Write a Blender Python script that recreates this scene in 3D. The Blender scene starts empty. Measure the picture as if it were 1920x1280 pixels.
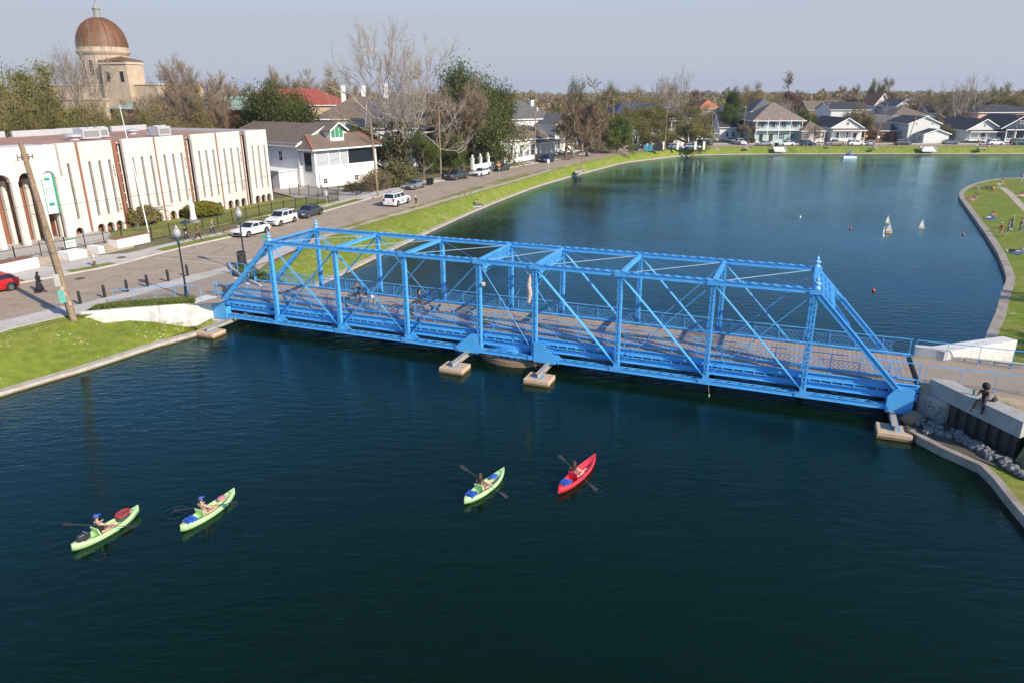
import bpy, math, random
import numpy as np
from mathutils import Vector, Matrix
from mathutils.geometry import tessellate_polygon
R = math.radians
S = bpy.context.scene
C = bpy.context.scene.collection
random.seed(7)
# ------------------------------------------------------------------ camera, world, sun
CAM_H = 17.5; FPX = 1340.0; PITCH = math.atan(468/FPX); ROLL = R(-0.19)
cd = bpy.data.cameras.new('camera'); cam = bpy.data.objects.new('camera', cd); C.objects.link(cam)
cd.sensor_width = 36; cd.lens = FPX/1920*36; cd.clip_start = .3; cd.clip_end = 9000
cam.matrix_world = Matrix.Translation((0, 0, CAM_H)) @ Matrix.Rotation(R(90)-PITCH, 4, 'X') @ Matrix.Rotation(ROLL, 4, 'Z')
S.camera = cam
SUN_EL = 31; SUN_AZ = 47   # the sun stands to the right of and behind the drone; SUN_AZ = angle east of straight back (-Y)
sdir = Vector((math.sin(R(SUN_AZ))*math.cos(R(SUN_EL)), -math.cos(R(SUN_AZ))*math.cos(R(SUN_EL)), math.sin(R(SUN_EL))))
sd = bpy.data.lights.new('sun', 'SUN'); sun = bpy.data.objects.new('sun', sd); C.objects.link(sun)
sd.energy = 4.5; sd.angle = R(.53); sd.color = (1.0, .88, .71)
sun.rotation_euler = sdir.to_track_quat('Z', 'Y').to_euler(); sun.location = sdir*200
W = bpy.data.worlds.new('World'); S.world = W; W.use_nodes = True
nt = W.node_tree; nt.nodes.clear()
wo = nt.nodes.new('ShaderNodeOutputWorld'); bg = nt.nodes.new('ShaderNodeBackground'); sk = nt.nodes.new('ShaderNodeTexSky')
sk.sky_type = 'NISHITA'; sk.sun_disc = False; sk.sun_elevation = R(SUN_EL)
sk.sun_rotation = math.atan2(sdir.x, sdir.y)
sk.altitude = 0; sk.air_density = 1.0; sk.dust_density = .2; sk.ozone_density = 6.5
# pale winter haze low in the sky, the same all round the horizon, thinning upwards
tg = nt.nodes.new('ShaderNodeTexCoord'); sx = nt.nodes.new('ShaderNodeSeparateXYZ'); nt.links.new(tg.outputs['Generated'], sx.inputs[0])
mr0 = nt.nodes.new('ShaderNodeMapRange'); mr0.interpolation_type = 'SMOOTHSTEP'; mr0.inputs[1].default_value = .08; mr0.inputs[2].default_value = .21; mr0.inputs[3].default_value = .97; mr0.inputs[4].default_value = 0; nt.links.new(sx.outputs[2], mr0.inputs[0])
tm = nt.nodes.new('ShaderNodeMix'); tm.data_type = 'RGBA'; HK_ = 1/(1.366*.15); tm.inputs[7].default_value = (.505*HK_,.535*HK_,.615*HK_,1)
nt.links.new(mr0.outputs[0], tm.inputs[0]); nt.links.new(sk.outputs[0], tm.inputs[6]); nt.links.new(tm.outputs[2], bg.inputs[0]); nt.links.new(bg.outputs[0], wo.inputs[0]); bg.inputs[1].default_value = .15
S.view_settings.view_transform = 'Standard'; S.view_settings.look = 'None'
S.view_settings.exposure = 0.45; S.view_settings.gamma = 1.0; S.view_settings.use_curve_mapping = False
S.render.engine = 'CYCLES'

# ------------------------------------------------------------------ survey helper: a sight line meets a level plane
def G(px, py, z=2.0):
    X = px-960; Y = py-640; c, s = math.cos(ROLL), math.sin(ROLL)
    a = c*X+s*Y; v = s*X-c*Y
    d = (a, FPX*math.cos(PITCH)+v*math.sin(PITCH), -FPX*math.sin(PITCH)+v*math.cos(PITCH))
    t = (z-CAM_H)/d[2]
    return Vector((t*d[0], t*d[1], z))
def D(px, Y, z=2.0):            # a point at ground distance Y seen in column px
    lo = G(px, 900, 0); 
    a0 = G(px, 300, z); a1 = G(px, 310, z)
    k = (Y-a0.y)/(a1.y-a0.y)
    return Vector((a0.x+k*(a1.x-a0.x), Y, z))
def Dray(px, py, Y, z=2.0):     # a point at ground distance Y under what is seen at pixel (px, py)
    a = G(px, py, CAM_H-10) if py > 640-FPX*math.tan(PITCH)+1 else G(px, py, CAM_H+10)
    return Vector((a.x*Y/a.y, Y, z))
def Zat(px, py, P):             # height seen at row py above the ground point P
    lo, hi = -5., 90.
    def row(z):
        zz = z-CAM_H; d = P[1]*math.cos(PITCH)-zz*math.sin(PITCH); u = P[1]*math.sin(PITCH)+zz*math.cos(PITCH)
        return 640-FPX*u/d + math.sin(ROLL)*(px-960)
    for _ in range(40):
        m = (lo+hi)/2
        if row(m) > py: lo = m
        else: hi = m
    return lo
# ------------------------------------------------------------------ mesh builder
class MB:
    def __init__(s): s.v = []; s.f = []; s.m = []
    def add(s, vs, fs, mi=0):
        n = len(s.v); s.v += [tuple(p) for p in vs]; s.f += [tuple(n+i for i in f) for f in fs]; s.m += [mi]*len(fs); return s
    def box(s, c, d, rz=0, mi=0):
        x, y, z = [k/2 for k in d]; vs = []
        cr, sr = math.cos(rz), math.sin(rz)
        for a, b, e in ((-1,-1,-1),(1,-1,-1),(1,1,-1),(-1,1,-1),(-1,-1,1),(1,-1,1),(1,1,1),(-1,1,1)):
            vs.append((c[0]+a*x*cr-b*y*sr, c[1]+a*x*sr+b*y*cr, c[2]+e*z))
        return s.add(vs, [(0,3,2,1),(4,5,6,7),(0,1,5,4),(1,2,6,5),(2,3,7,6),(3,0,4,7)], mi)
    def bx(s, x0, x1, y0, y1, z0, z1, mi=0):
        return s.box(((x0+x1)/2,(y0+y1)/2,(z0+z1)/2), (abs(x1-x0),abs(y1-y0),abs(z1-z0)), 0, mi)
    def bar(s, p, q, w, h, up=(0,0,1), mi=0):
        p = Vector(p); q = Vector(q); d = (q-p).normalized(); sd_ = d.cross(Vector(up))
        if sd_.length < 1e-4: sd_ = d.cross(Vector((0,1,0)))
        sd_.normalize(); u = sd_.cross(d)
        vs = []
        for b in (p, q):
            for i, j in ((-1,-1),(1,-1),(1,1),(-1,1)): vs.append(b+sd_*(i*w/2)+u*(j*h/2))
        return s.add(vs, [(0,1,2,3)[::-1],(4,5,6,7),(0,1,5,4),(1,2,6,5),(2,3,7,6),(3,0,4,7)], mi)
    def tube(s, p, q, r, r2=None, n=8, cap=True, mi=0):
        p = Vector(p); q = Vector(q); r2 = r if r2 is None else r2
        d = (q-p).normalized(); a = d.orthogonal().normalized(); b = d.cross(a); vs = []
        for o, rr in ((p, r), (q, r2)):
            for i in range(n): t = 2*math.pi*i/n; vs.append(o+a*(rr*math.cos(t))+b*(rr*math.sin(t)))
        fs = [(i,(i+1)%n,n+(i+1)%n,n+i) for i in range(n)]
        if cap: fs += [tuple(range(n))[::-1], tuple(range(n,2*n))]
        return s.add(vs, fs, mi)
    def path(s, pts, r, n=6, mi=0, closed=False):
        pts = [Vector(p) for p in pts]
        for a, b in zip(pts, pts[1:]+([pts[0]] if closed else [])): s.tube(a, b, r, None, n, True, mi)
        return s
    def lathe(s, prof, c=(0,0,0), n=16, mi=0, flip=False):
        vs = []; fs = []
        for r, z in prof:
            for i in range(n): t = 2*math.pi*i/n; vs.append((c[0]+r*math.cos(t), c[1]+r*math.sin(t), c[2]+z))
        for k in range(len(prof)-1):
            for i in range(n): fs.append((k*n+i, k*n+(i+1)%n, (k+1)*n+(i+1)%n, (k+1)*n+i))
        fs.append(tuple(range(n))[::-1]); fs.append(tuple(range((len(prof)-1)*n, len(prof)*n)))
        return s.add(vs, fs, mi)
    def ball(s, c, r, n=10, m=7, mi=0):
        if not hasattr(r, '__len__'): r = (r, r, r)
        vs = [(c[0],c[1],c[2]-r[2])]; fs = []
        for j in range(1, m):
            ph = math.pi*j/m-math.pi/2
            for i in range(n): t = 2*math.pi*i/n; vs.append((c[0]+r[0]*math.cos(ph)*math.cos(t), c[1]+r[1]*math.cos(ph)*math.sin(t), c[2]+r[2]*math.sin(ph)))
        vs.append((c[0],c[1],c[2]+r[2])); L = len(vs)-1
        for i in range(n):
            fs.append((0, 1+(i+1)%n, 1+i)); fs.append((L, L-n+i, L-n+(i+1)%n))
            for j in range(m-2): a = 1+j*n; fs.append((a+i, a+(i+1)%n, a+n+(i+1)%n, a+n+i))
        return s.add(vs, fs, mi)
    def prism(s, pts, z0, z1, mi=0):
        n = len(pts)
        A = sum(pts[i][0]*pts[(i+1)%n][1]-pts[(i+1)%n][0]*pts[i][1] for i in range(n))
        if A < 0: pts = pts[::-1]
        vs = [(p[0],p[1],z0) for p in pts]+[(p[0],p[1],z1) for p in pts]
        tr = tessellate_polygon([[Vector((p[0],p[1],0)) for p in pts]])
        fs = []
        for t in tr:
            a, b, c = t
            ar = (pts[b][0]-pts[a][0])*(pts[c][1]-pts[a][1])-(pts[c][0]-pts[a][0])*(pts[b][1]-pts[a][1])
            if ar < 0: a, c = c, a
            fs.append((a+n, b+n, c+n)); fs.append((c, b, a))
        fs += [(i,(i+1)%n,n+(i+1)%n,n+i) for i in range(n)]
        return s.add(vs, fs, mi)
    def sheet(s, pts, z=None, mi=0):
        n = len(pts); P = [Vector((p[0],p[1],(p[2] if z is None else z))) for p in pts]
        fs = []
        for a, b, c in tessellate_polygon([P]):
            ar = (P[b].x-P[a].x)*(P[c].y-P[a].y)-(P[c].x-P[a].x)*(P[b].y-P[a].y)
            fs.append((a,b,c) if ar > 0 else (c,b,a))
        return s.add(P, fs, mi)
    def quad(s, a, b, c, d, mi=0): return s.add([a,b,c,d], [(0,1,2,3)], mi)
    def build(s, name, mats, parent=None, smooth=False, loc=None, rz=0):
        me = bpy.data.meshes.new(name); me.from_pydata([tuple(p) for p in s.v], [], s.f)
        if not isinstance(mats, (list, tuple)): mats = [mats]
        for m_ in mats: me.materials.append(m_)
        if len(mats) > 1: me.polygons.foreach_set('material_index', s.m)
        if smooth: me.polygons.foreach_set('use_smooth', [True]*len(me.polygons))
        me.update()
        o = bpy.data.objects.new(name, me); C.objects.link(o)
        if parent: o.parent = parent
        if loc is not None: o.location = loc
        if rz: o.rotation_euler.z = rz
        return o
def npmesh(name, V, F, mat_, parent=None, nper=3):
    me = bpy.data.meshes.new(name); V = np.asarray(V, dtype=np.float32); F = np.asarray(F, dtype=np.int32)
    me.vertices.add(len(V)); me.vertices.foreach_set('co', V.ravel())
    me.loops.add(F.size); me.loops.foreach_set('vertex_index', F.ravel())
    me.polygons.add(len(F)); me.polygons.foreach_set('loop_start', np.arange(0, F.size, nper, dtype=np.int32))
    me.update(calc_edges=True); me.materials.append(mat_)
    o = bpy.data.objects.new(name, me); C.objects.link(o)
    if parent: o.parent = parent
    return o
def tag(o, label=None, cat=None, group=None, kind=None):
    if label: o['label'] = label
    if cat: o['category'] = cat
    if group: o['group'] = group
    if kind: o['kind'] = kind
    return o
def thing(name, label, cat, loc=(0,0,0), rz=0, group=None):
    o = bpy.data.objects.new(name, None); C.objects.link(o); o.location = loc; o.rotation_euler = (0,0,rz)
    o.empty_display_size = .3
    return tag(o, label, cat, group)
KIDS = {}
def kids(o): return [c for c in bpy.data.objects if c.parent == o]
def copy_tree(root, ks, loc, rz=0, scale=None, label=None, group=None):
    r = root.copy(); C.objects.link(r); r.location = loc; r.rotation_euler = (0,0,rz)
    if scale: r.scale = scale
    if label: r['label'] = label
    if group: r['group'] = group
    for ch, sub in ks:
        c = ch.copy(); C.objects.link(c); c.parent = r
        for g in sub:
            d = g.copy(); C.objects.link(d); d.parent = c
    return r
def tree_of(root): return [(c, kids(c)) for c in kids(root)]
# ------------------------------------------------------------------ materials
MATS = {}
def mat(name, col, rough=.65, metal=0., var=.12, scale=1.5, bump=0., bscale=25., col2=None, fac2=.5, rnd=0., spec=.5, coat=0., detail=6., sharp=.12, trans=0.):
    if name in MATS: return MATS[name]
    m = bpy.data.materials.new(name); m.use_nodes = True; n = m.node_tree; N = n.nodes; L = n.links
    b = N['Principled BSDF']; tc = N.new('ShaderNodeTexCoord')
    nz = N.new('ShaderNodeTexNoise'); nz.inputs['Scale'].default_value = scale; nz.inputs['Detail'].default_value = detail; nz.inputs['Roughness'].default_value = .62
    L.new(tc.outputs['Object'], nz.inputs['Vector'])
    cr = N.new('ShaderNodeValToRGB')
    a = [max(0, c*(1-var)) for c in col]; z = [min(1, c*(1+var)) for c in col]
    if col2:
        cr.color_ramp.elements[0].position = max(0, fac2-sharp); cr.color_ramp.elements[1].position = min(1, fac2+sharp)
        cr.color_ramp.elements[0].color = (*col, 1); cr.color_ramp.elements[1].color = (*col2, 1)
    else:
        cr.color_ramp.elements[0].position = .3; cr.color_ramp.elements[1].position = .7
        cr.color_ramp.elements[0].color = (*a, 1); cr.color_ramp.elements[1].color = (*z, 1)
    L.new(nz.outputs[0], cr.inputs[0]); out = cr.outputs[0]
    if col2 and var:
        n2 = N.new('ShaderNodeTexNoise'); n2.inputs['Scale'].default_value = scale*7; n2.inputs['Detail'].default_value = 5
        L.new(tc.outputs['Object'], n2.inputs['Vector'])
        mr = N.new('ShaderNodeMapRange'); mr.inputs[1].default_value = .3; mr.inputs[2].default_value = .7; mr.inputs[3].default_value = 1-var; mr.inputs[4].default_value = 1+var
        L.new(n2.outputs[0], mr.inputs[0]); mx = N.new('ShaderNodeMix'); mx.data_type = 'RGBA'; mx.blend_type = 'MULTIPLY'; mx.inputs[0].default_value = 1
        L.new(out, mx.inputs[6]); cb = N.new('ShaderNodeCombineColor')
        for i in range(3): L.new(mr.outputs[0], cb.inputs[i])
        L.new(cb.outputs[0], mx.inputs[7]); out = mx.outputs[2]
    if rnd:
        oi = N.new('ShaderNodeObjectInfo'); hs = N.new('ShaderNodeHueSaturation'); m1 = N.new('ShaderNodeMapRange'); m1.inputs[3].default_value = 1-rnd; m1.inputs[4].default_value = 1+rnd
        L.new(oi.outputs['Random'], m1.inputs[0]); L.new(m1.outputs[0], hs.inputs['Value']); L.new(out, hs.inputs['Color'])
        m2 = N.new('ShaderNodeMapRange'); m2.inputs[3].default_value = .5-rnd*.05; m2.inputs[4].default_value = .5+rnd*.05
        ml = N.new('ShaderNodeMath'); ml.operation = 'FRACT'; mm = N.new('ShaderNodeMath'); mm.operation = 'MULTIPLY'; mm.inputs[1].default_value = 7.3
        L.new(oi.outputs['Random'], mm.inputs[0]); L.new(mm.outputs[0], ml.inputs[0]); L.new(ml.outputs[0], m2.inputs[0]); L.new(m2.outputs[0], hs.inputs['Hue'])
        out = hs.outputs[0]
    L.new(out, b.inputs['Base Color'])
    b.inputs['Roughness'].default_value = rough; b.inputs['Metallic'].default_value = metal
    b.inputs['Specular IOR Level'].default_value = spec; b.inputs['Coat Weight'].default_value = coat
    if trans:
        b.inputs['Subsurface Weight'].default_value = 0
        ts = N.new('ShaderNodeBsdfTranslucent'); L.new(out, ts.inputs[0]); ms = N.new('ShaderNodeMixShader'); ms.inputs[0].default_value = trans
        L.new(b.outputs[0], ms.inputs[1]); L.new(ts.outputs[0], ms.inputs[2]); L.new(ms.outputs[0], N['Material Output'].inputs[0])
    if bump:
        bp = N.new('ShaderNodeBump'); bp.inputs['Strength'].default_value = bump; bp.inputs['Distance'].default_value = .05
        nb = N.new('ShaderNodeTexNoise'); nb.inputs['Scale'].default_value = bscale; nb.inputs['Detail'].default_value = 4
        L.new(tc.outputs['Object'], nb.inputs['Vector']); L.new(nb.outputs[0], bp.inputs['Height']); L.new(bp.outputs[0], b.inputs['Normal'])
    MATS[name] = m; return m
def weather(m, col, amount=.5, sc=(2.2,2.2,.22), lo=.52, hi=.72, spots=False):
    """run-off streaks, grime or rust spots laid over a paint or plaster colour (fixed to the thing)"""
    n = m.node_tree; N = n.nodes; L = n.links; b = N['Principled BSDF']; src = b.inputs['Base Color'].links[0].from_socket
    tc = N.new('ShaderNodeTexCoord'); mp = N.new('ShaderNodeMapping'); mp.inputs['Scale'].default_value = sc; L.new(tc.outputs['Object'], mp.inputs[0])
    nz = N.new('ShaderNodeTexNoise'); nz.inputs['Scale'].default_value = 1; nz.inputs['Detail'].default_value = 7; nz.inputs['Roughness'].default_value = .65; L.new(mp.outputs[0], nz.inputs['Vector'])
    mr = N.new('ShaderNodeMapRange'); mr.inputs[1].default_value = lo; mr.inputs[2].default_value = hi; mr.inputs[4].default_value = amount; L.new(nz.outputs[0], mr.inputs[0])
    mx = N.new('ShaderNodeMix'); mx.data_type = 'RGBA'; L.new(mr.outputs[0], mx.inputs[0]); L.new(src, mx.inputs[6]); mx.inputs[7].default_value = (*col,1); L.new(mx.outputs[2], b.inputs['Base Color']); return m
def srgb(r, g, b, k=1.):
    f = lambda c: ((c/255+.055)/1.055)**2.4 if c > 10 else c/255/12.92
    return (f(r)*k, f(g)*k, f(b)*k)
BLUE = mat('bridge_blue_paint', (.085,.395,.78), .42, var=.10, scale=1.1, bump=.08, bscale=30, col2=(.065,.335,.70), fac2=.58, sharp=.2)
weather(BLUE, (.19,.41,.62), .4, (1.3,1.3,.5), .5, .75); weather(BLUE, (.17,.09,.05), .8, (5,5,2.2), .655, .70)
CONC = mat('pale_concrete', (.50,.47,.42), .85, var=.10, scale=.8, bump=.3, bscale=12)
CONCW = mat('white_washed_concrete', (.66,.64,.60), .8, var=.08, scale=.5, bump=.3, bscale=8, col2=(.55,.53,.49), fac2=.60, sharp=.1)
weather(CONCW, (.36,.33,.28), .7, (2.5,2.5,.6), .5, .72); weather(CONC, (.28,.25,.2), .6, (3,3,1.2), .52, .72)
WHITE = mat('white_paint', (.80,.79,.76), .6, var=.03, scale=2)
BLACKM = mat('black_painted_metal', (.018,.019,.020), .5, var=.2)
DARKW = mat('window_glass_dark', (.018,.022,.026), .08, var=.3, scale=.6)
BRICK = mat('red_brick', (.27,.115,.065), .85, var=.12, scale=3, bump=.3, bscale=30)
WOODP = mat('weathered_pole_wood', (.24,.15,.085), .85, var=.3, scale=6, bump=.4, bscale=40, col2=(.33,.25,.17), fac2=.52)
ASPH = mat('aged_asphalt', (.335,.255,.185), .9, var=.10, scale=.35, bump=.25, bscale=18, col2=(.395,.31,.23), fac2=.52, sharp=.18)
SIDEW = mat('sidewalk_concrete', (.52,.475,.425), .9, var=.08, scale=.5, bump=.2, bscale=15, col2=(.45,.405,.36), fac2=.55, sharp=.12)
weather(ASPH, (.22,.17,.13), .55, (.5,.5,.5), .54, .62); weather(ASPH, (.14,.11,.09), .45, (1.6,.16,1), .60, .66); weather(SIDEW, (.30,.26,.22), .5, (.9,.9,.9), .54, .66)
AGGR = mat('exposed_aggregate', (.33,.26,.195), .9, var=.10, scale=1.3, bump=.3, bscale=40)
DIRT = mat('dirt_path', (.46,.37,.28), .95, var=.12, scale=1, bump=.4, bscale=10, col2=(.30,.24,.14), fac2=.6, sharp=.1)
KERBM = mat('kerb_concrete', (.47,.42,.36), .9, var=.10, scale=1, bump=.25, bscale=14, col2=(.36,.29,.21), fac2=.56, sharp=.1)
CONCG = weather(mat('shade_toned_concrete', (.37,.36,.335), .85, var=.1, scale=.8, bump=.35, bscale=10), (.24,.22,.19), .6, (2.5,2.5,.8), .5, .7)  # right abutment concrete: its shade is put into the darker colour, grime on top
STAIN = mat('algae_stained_concrete', (.16,.12,.06), .8, var=.2, scale=2)
# ------------------------------------------------------------------ water, ground, banks, roads
def water_mat():
    m = bpy.data.materials.new('lake_water'); m.use_nodes = True; N = m.node_tree.nodes; L = m.node_tree.links; b = N['Principled BSDF']
    b.inputs['Roughness'].default_value = .035; b.inputs['IOR'].default_value = 1.333
    ge = N.new('ShaderNodeNewGeometry')
    nz = N.new('ShaderNodeTexNoise'); nz.inputs['Scale'].default_value = .035; nz.inputs['Detail'].default_value = 3
    L.new(ge.outputs['Position'], nz.inputs['Vector']); cr = N.new('ShaderNodeValToRGB')
    cr.color_ramp.elements[0].color = (.0012,.0085,.0006,1); cr.color_ramp.elements[1].color = (.0013,.0105,.0030,1)
    cr.color_ramp.elements[0].position = .35; cr.color_ramp.elements[1].position = .65
    L.new(nz.outputs[0], cr.inputs[0]); L.new(cr.outputs[0], b.inputs['Base Color'])
    def wave(scale, sx, sy, rot, det, dist):
        mp = N.new('ShaderNodeMapping'); mp.inputs['Scale'].default_value = (sx, sy, 1); mp.inputs['Rotation'].default_value = (0,0,rot)
        L.new(ge.outputs['Position'], mp.inputs['Vector'])
        n = N.new('ShaderNodeTexNoise'); n.inputs['Scale'].default_value = scale; n.inputs['Detail'].default_value = det; n.inputs['Roughness'].default_value = .55; n.inputs['Distortion'].default_value = dist
        L.new(mp.outputs[0], n.inputs['Vector']); return n.outputs[0]
    w1 = wave(1.15, .62, 1.6, R(12), 3, .3); w2 = wave(4.2, .7, 1.5, R(-8), 3, .2); w3 = wave(.045, .7, 1.4, .3, 2, 0)
    def mth(op, a, c=None, val=None):
        n = N.new('ShaderNodeMath'); n.operation = op; L.new(a, n.inputs[0])
        if c is not None: L.new(c, n.inputs[1])
        if val is not None: n.inputs[1].default_value = val
        return n.outputs[0]
    h = mth('ADD', w1, mth('MULTIPLY', w2, val=.30))
    # ring ripples spread from paddles and bows (a few places on the water), fading outwards
    sep = N.new('ShaderNodeSeparateXYZ'); L.new(ge.outputs['Position'], sep.inputs[0])
    for (px, py, lam, rad, amp) in RIPPLES:
        P = G(px, py, 0)
        vm = N.new('ShaderNodeVectorMath'); vm.operation = 'DISTANCE'; L.new(ge.outputs['Position'], vm.inputs[0]); vm.inputs[1].default_value = P
        dist = vm.outputs['Value']
        sn = mth('SINE', mth('MULTIPLY', dist, val=2*math.pi/lam)); fd = N.new('ShaderNodeMapRange'); fd.inputs[1].default_value = 0; fd.inputs[2].default_value = rad; fd.inputs[3].default_value = amp; fd.inputs[4].default_value = 0
        L.new(dist, fd.inputs[0]); h = mth('ADD', h, mth('MULTIPLY', sn, fd.outputs[0]))
    # calm and ruffled patches
    st = N.new('ShaderNodeMapRange'); st.inputs[1].default_value = .35; st.inputs[2].default_value = .65; st.inputs[3].default_value = .55; st.inputs[4].default_value = 1.25
    L.new(w3, st.inputs[0])
    hm = mth('MULTIPLY', h, st.outputs[0])
    bp = N.new('ShaderNodeBump'); bp.inputs['Strength'].default_value = 1.; bp.inputs['Distance'].default_value = .042
    L.new(hm, bp.inputs['Height'])
    # lake water: tinted surface reflection over a dark green body
    fr = N.new('ShaderNodeFresnel'); fr.inputs[0].default_value = 1.34; gl = N.new('ShaderNodeBsdfGlossy'); gl.inputs['Color'].default_value = (.60,.88,.98,1); gl.inputs['Roughness'].default_value = .05
    df = N.new('ShaderNodeBsdfDiffuse'); mx_ = N.new('ShaderNodeMixShader'); L.new(bp.outputs[0], fr.inputs[1]); L.new(bp.outputs[0], gl.inputs['Normal']); L.new(cr.outputs[0], df.inputs[0])
    L.new(fr.outputs[0], mx_.inputs[0]); L.new(df.outputs[0], mx_.inputs[1]); L.new(gl.outputs[0], mx_.inputs[2]); L.new(mx_.outputs[0], N['Material Output'].inputs[0]); N.remove(b)
    return m
RIPPLES = [(330,962,.40,1.3,.35),(990,912,.62,2.6,.12),(1118,917,.3,.9,.4),(160,1100,.7,5,.09),(800,1010,.8,5,.06),(90,985,.6,3.5,.09),(1040,965,.7,4,.07)]
WATER = water_mat()
w = MB()
w.quad((-3500,-300,0),(3500,-300,0),(3500,4500,0),(-3500,4500,0))
tag(w.build('lake_water', WATER), kind='structure')

def line(pts, z): return [G(x, y, z) for x, y in pts]
def smooth_line(P, n):
    # Catmull-Rom then even resampling
    P = [Vector(p) for p in P]; Q = []
    for i in range(len(P)-1):
        p0 = P[max(i-1,0)]; p1 = P[i]; p2 = P[i+1]; p3 = P[min(i+2,len(P)-1)]
        for k in range(12):
            t = k/12
            Q.append(.5*((2*p1)+(p2-p0)*t+(2*p0-5*p1+4*p2-p3)*t*t+(3*p1-p0-3*p2+p3)*t**3))
    Q.append(P[-1])
    d = [0]
    for a, b in zip(Q, Q[1:]): d.append(d[-1]+(b-a).length)
    out = []; j = 0
    for k in range(n+1):
        s_ = d[-1]*k/n
        while j < len(Q)-2 and d[j+1] < s_: j += 1
        t = (s_-d[j])/max(1e-9, d[j+1]-d[j]); out.append(Q[j].lerp(Q[j+1], min(1, t)))
    return out
def polyresample(Q, n):
    d = [0]
    for a, b in zip(Q, Q[1:]): d.append(d[-1]+(b-a).length)
    out = []; j = 0
    for k in range(n+1):
        s_ = d[-1]*k/n
        while j < len(Q)-2 and d[j+1] < s_: j += 1
        t = (s_-d[j])/max(1e-9, d[j+1]-d[j]); out.append(Q[j].lerp(Q[j+1], min(1, t)))
    return out
def offset(L, d, z=None):
    out = []
    for i, p in enumerate(L):
        a = L[max(i-1,0)]; b = L[min(i+1,len(L)-1)]; t = (b-a); t.z = 0; t.normalize(); n = Vector((-t.y, t.x, 0))
        q = p+n*d
        if z is not None: q.z = z
        out.append(q)
    return out
def lift(L, z): return [Vector((p.x, p.y, z)) for p in L]
def strip(mb, A, B, mi=0, rows=1, zf=None):
    n = len(A); base = len(mb.v)
    for r in range(rows+1):
        t = r/rows
        for a, b in zip(A, B):
            q = a.lerp(b, t)
            if zf: q.z = a.z+(b.z-a.z)*zf(t)
            mb.v.append(tuple(q))
    for r in range(rows):
        for i in range(n-1):
            k = base+r*n+i; mb.f.append((k, k+1, k+n+1, k+n)); mb.m.append(mi)
    return mb
# ---- left/far bank (travelling away from the camera the water lies to the right)
E0 = G(0,735,.3); dirn = (E0-G(295,644,.3)).normalized()
shoreL = [E0+dirn*70, E0+dirn*25, E0] + line([(104,705),(200,675),(295,644),(369,624)], .3) + \
  line([(430,602),(520,566),(610,527),(720,474),(790,441),(875,402),(950,371),(1028,343),(1135,314),(1175,304.5),(1237,296.8),(1281,291.8),(1330,290),(1381,289),(1460,288.3),(1560,288),(1700,287.8),(1800,287.8),(1920,287.8)], .3)
last = shoreL[-1]; shoreL += [last+Vector((60,-2,0)), last+Vector((140,-8,0))]
NS = 260
SL = smooth_line(shoreL, NS)
KW = .62
SLi = offset(SL, KW)                                # inner edge of the kerb stone
k = MB(); strip(k, lift(SL,.30), lift(SLi,.30)); strip(k, lift(SL,-.6), lift(SL,.30)); strip(k, lift(SLi,.30), lift(SLi,.1))
tag(k.build('bank_kerb', KERBM), kind='structure')
st_ = MB(); strip(st_, lift(offset(SL,-.012),-.3), lift(offset(SL,-.012),.10)); tag(st_.build('waterline_stain', STAIN), kind='structure')
# joints in the bulkhead cap
GR_GREEN = (.165,.215,.030); GR_DRY = (.22,.20,.075)
def grass_mat(name, c1, c2, fac, sc=.18, c3=None, dots=False):
    m = mat(name, c1, .9, var=.22, scale=sc, col2=c2, fac2=fac, sharp=.14, bump=.9, bscale=6)
    n = m.node_tree; N = n.nodes; L = n.links; b = N['Principled BSDF']
    b.inputs['Specular IOR Level'].default_value = .15
    if dots:   # small white clover heads in drifts
        tc = N['Texture Coordinate'] if 'Texture Coordinate' in N else N.new('ShaderNodeTexCoord')
        vo = N.new('ShaderNodeTexVoronoi'); vo.inputs['Scale'].default_value = 3.6; L.new(tc.outputs['Object'], vo.inputs['Vector'])
        lt = N.new('ShaderNodeMath'); lt.operation = 'LESS_THAN'; lt.inputs[1].default_value = .20; L.new(vo.outputs['Distance'], lt.inputs[0])
        nz = N.new('ShaderNodeTexNoise'); nz.inputs['Scale'].default_value = .28; nz.inputs['Detail'].default_value = 3; L.new(tc.outputs['Object'], nz.inputs['Vector'])
        g = N.new('ShaderNodeMath'); g.operation = 'GREATER_THAN'; g.inputs[1].default_value = .54; L.new(nz.outputs[0], g.inputs[0])
        mu = N.new('ShaderNodeMath'); mu.operation = 'MULTIPLY'; L.new(lt.outputs[0], mu.inputs[0]); L.new(g.outputs[0], mu.inputs[1])
        mx = N.new('ShaderNodeMix'); mx.data_type = 'RGBA'; L.new(mu.outputs[0], mx.inputs[0])
        src = b.inputs['Base Color'].links[0].from_socket; L.new(src, mx.inputs[6]); mx.inputs[7].default_value = (.55,.54,.36,1); L.new(mx.outputs[2], b.inputs['Base Color'])
    return m
GRASS = grass_mat('bank_grass', GR_GREEN, (.22,.235,.045), .56, .22, dots=True)
weather(GRASS, (.33,.26,.15), .75, (.42,.42,.42), .62, .67)
GRASSV = grass_mat('verge_grass', (.17,.20,.035), (.32,.26,.14), .52, .35)
LAWN = grass_mat('lawn_grass', (.24,.235,.07), (.17,.20,.045), .55, .3)
GRASSR = grass_mat('peninsula_grass', (.15,.205,.022), (.22,.215,.05), .54, .25)
weather(GRASSR, (.36,.28,.17), .7, (.3,.3,.3), .60, .66); weather(GRASSV, (.42,.34,.24), .8, (.35,.35,.35), .56, .62)
GROUNDM = grass_mat('open_ground', (.13,.125,.06), (.20,.17,.10), .5, .05)
# top of the slope (near the camera: meets the sidewalk; beyond the bridge: meets the dirt path)
ZS = 2.0
A0_ = G(0,624,ZS); ddn = (A0_-G(112,594,ZS)).normalized()
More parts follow.
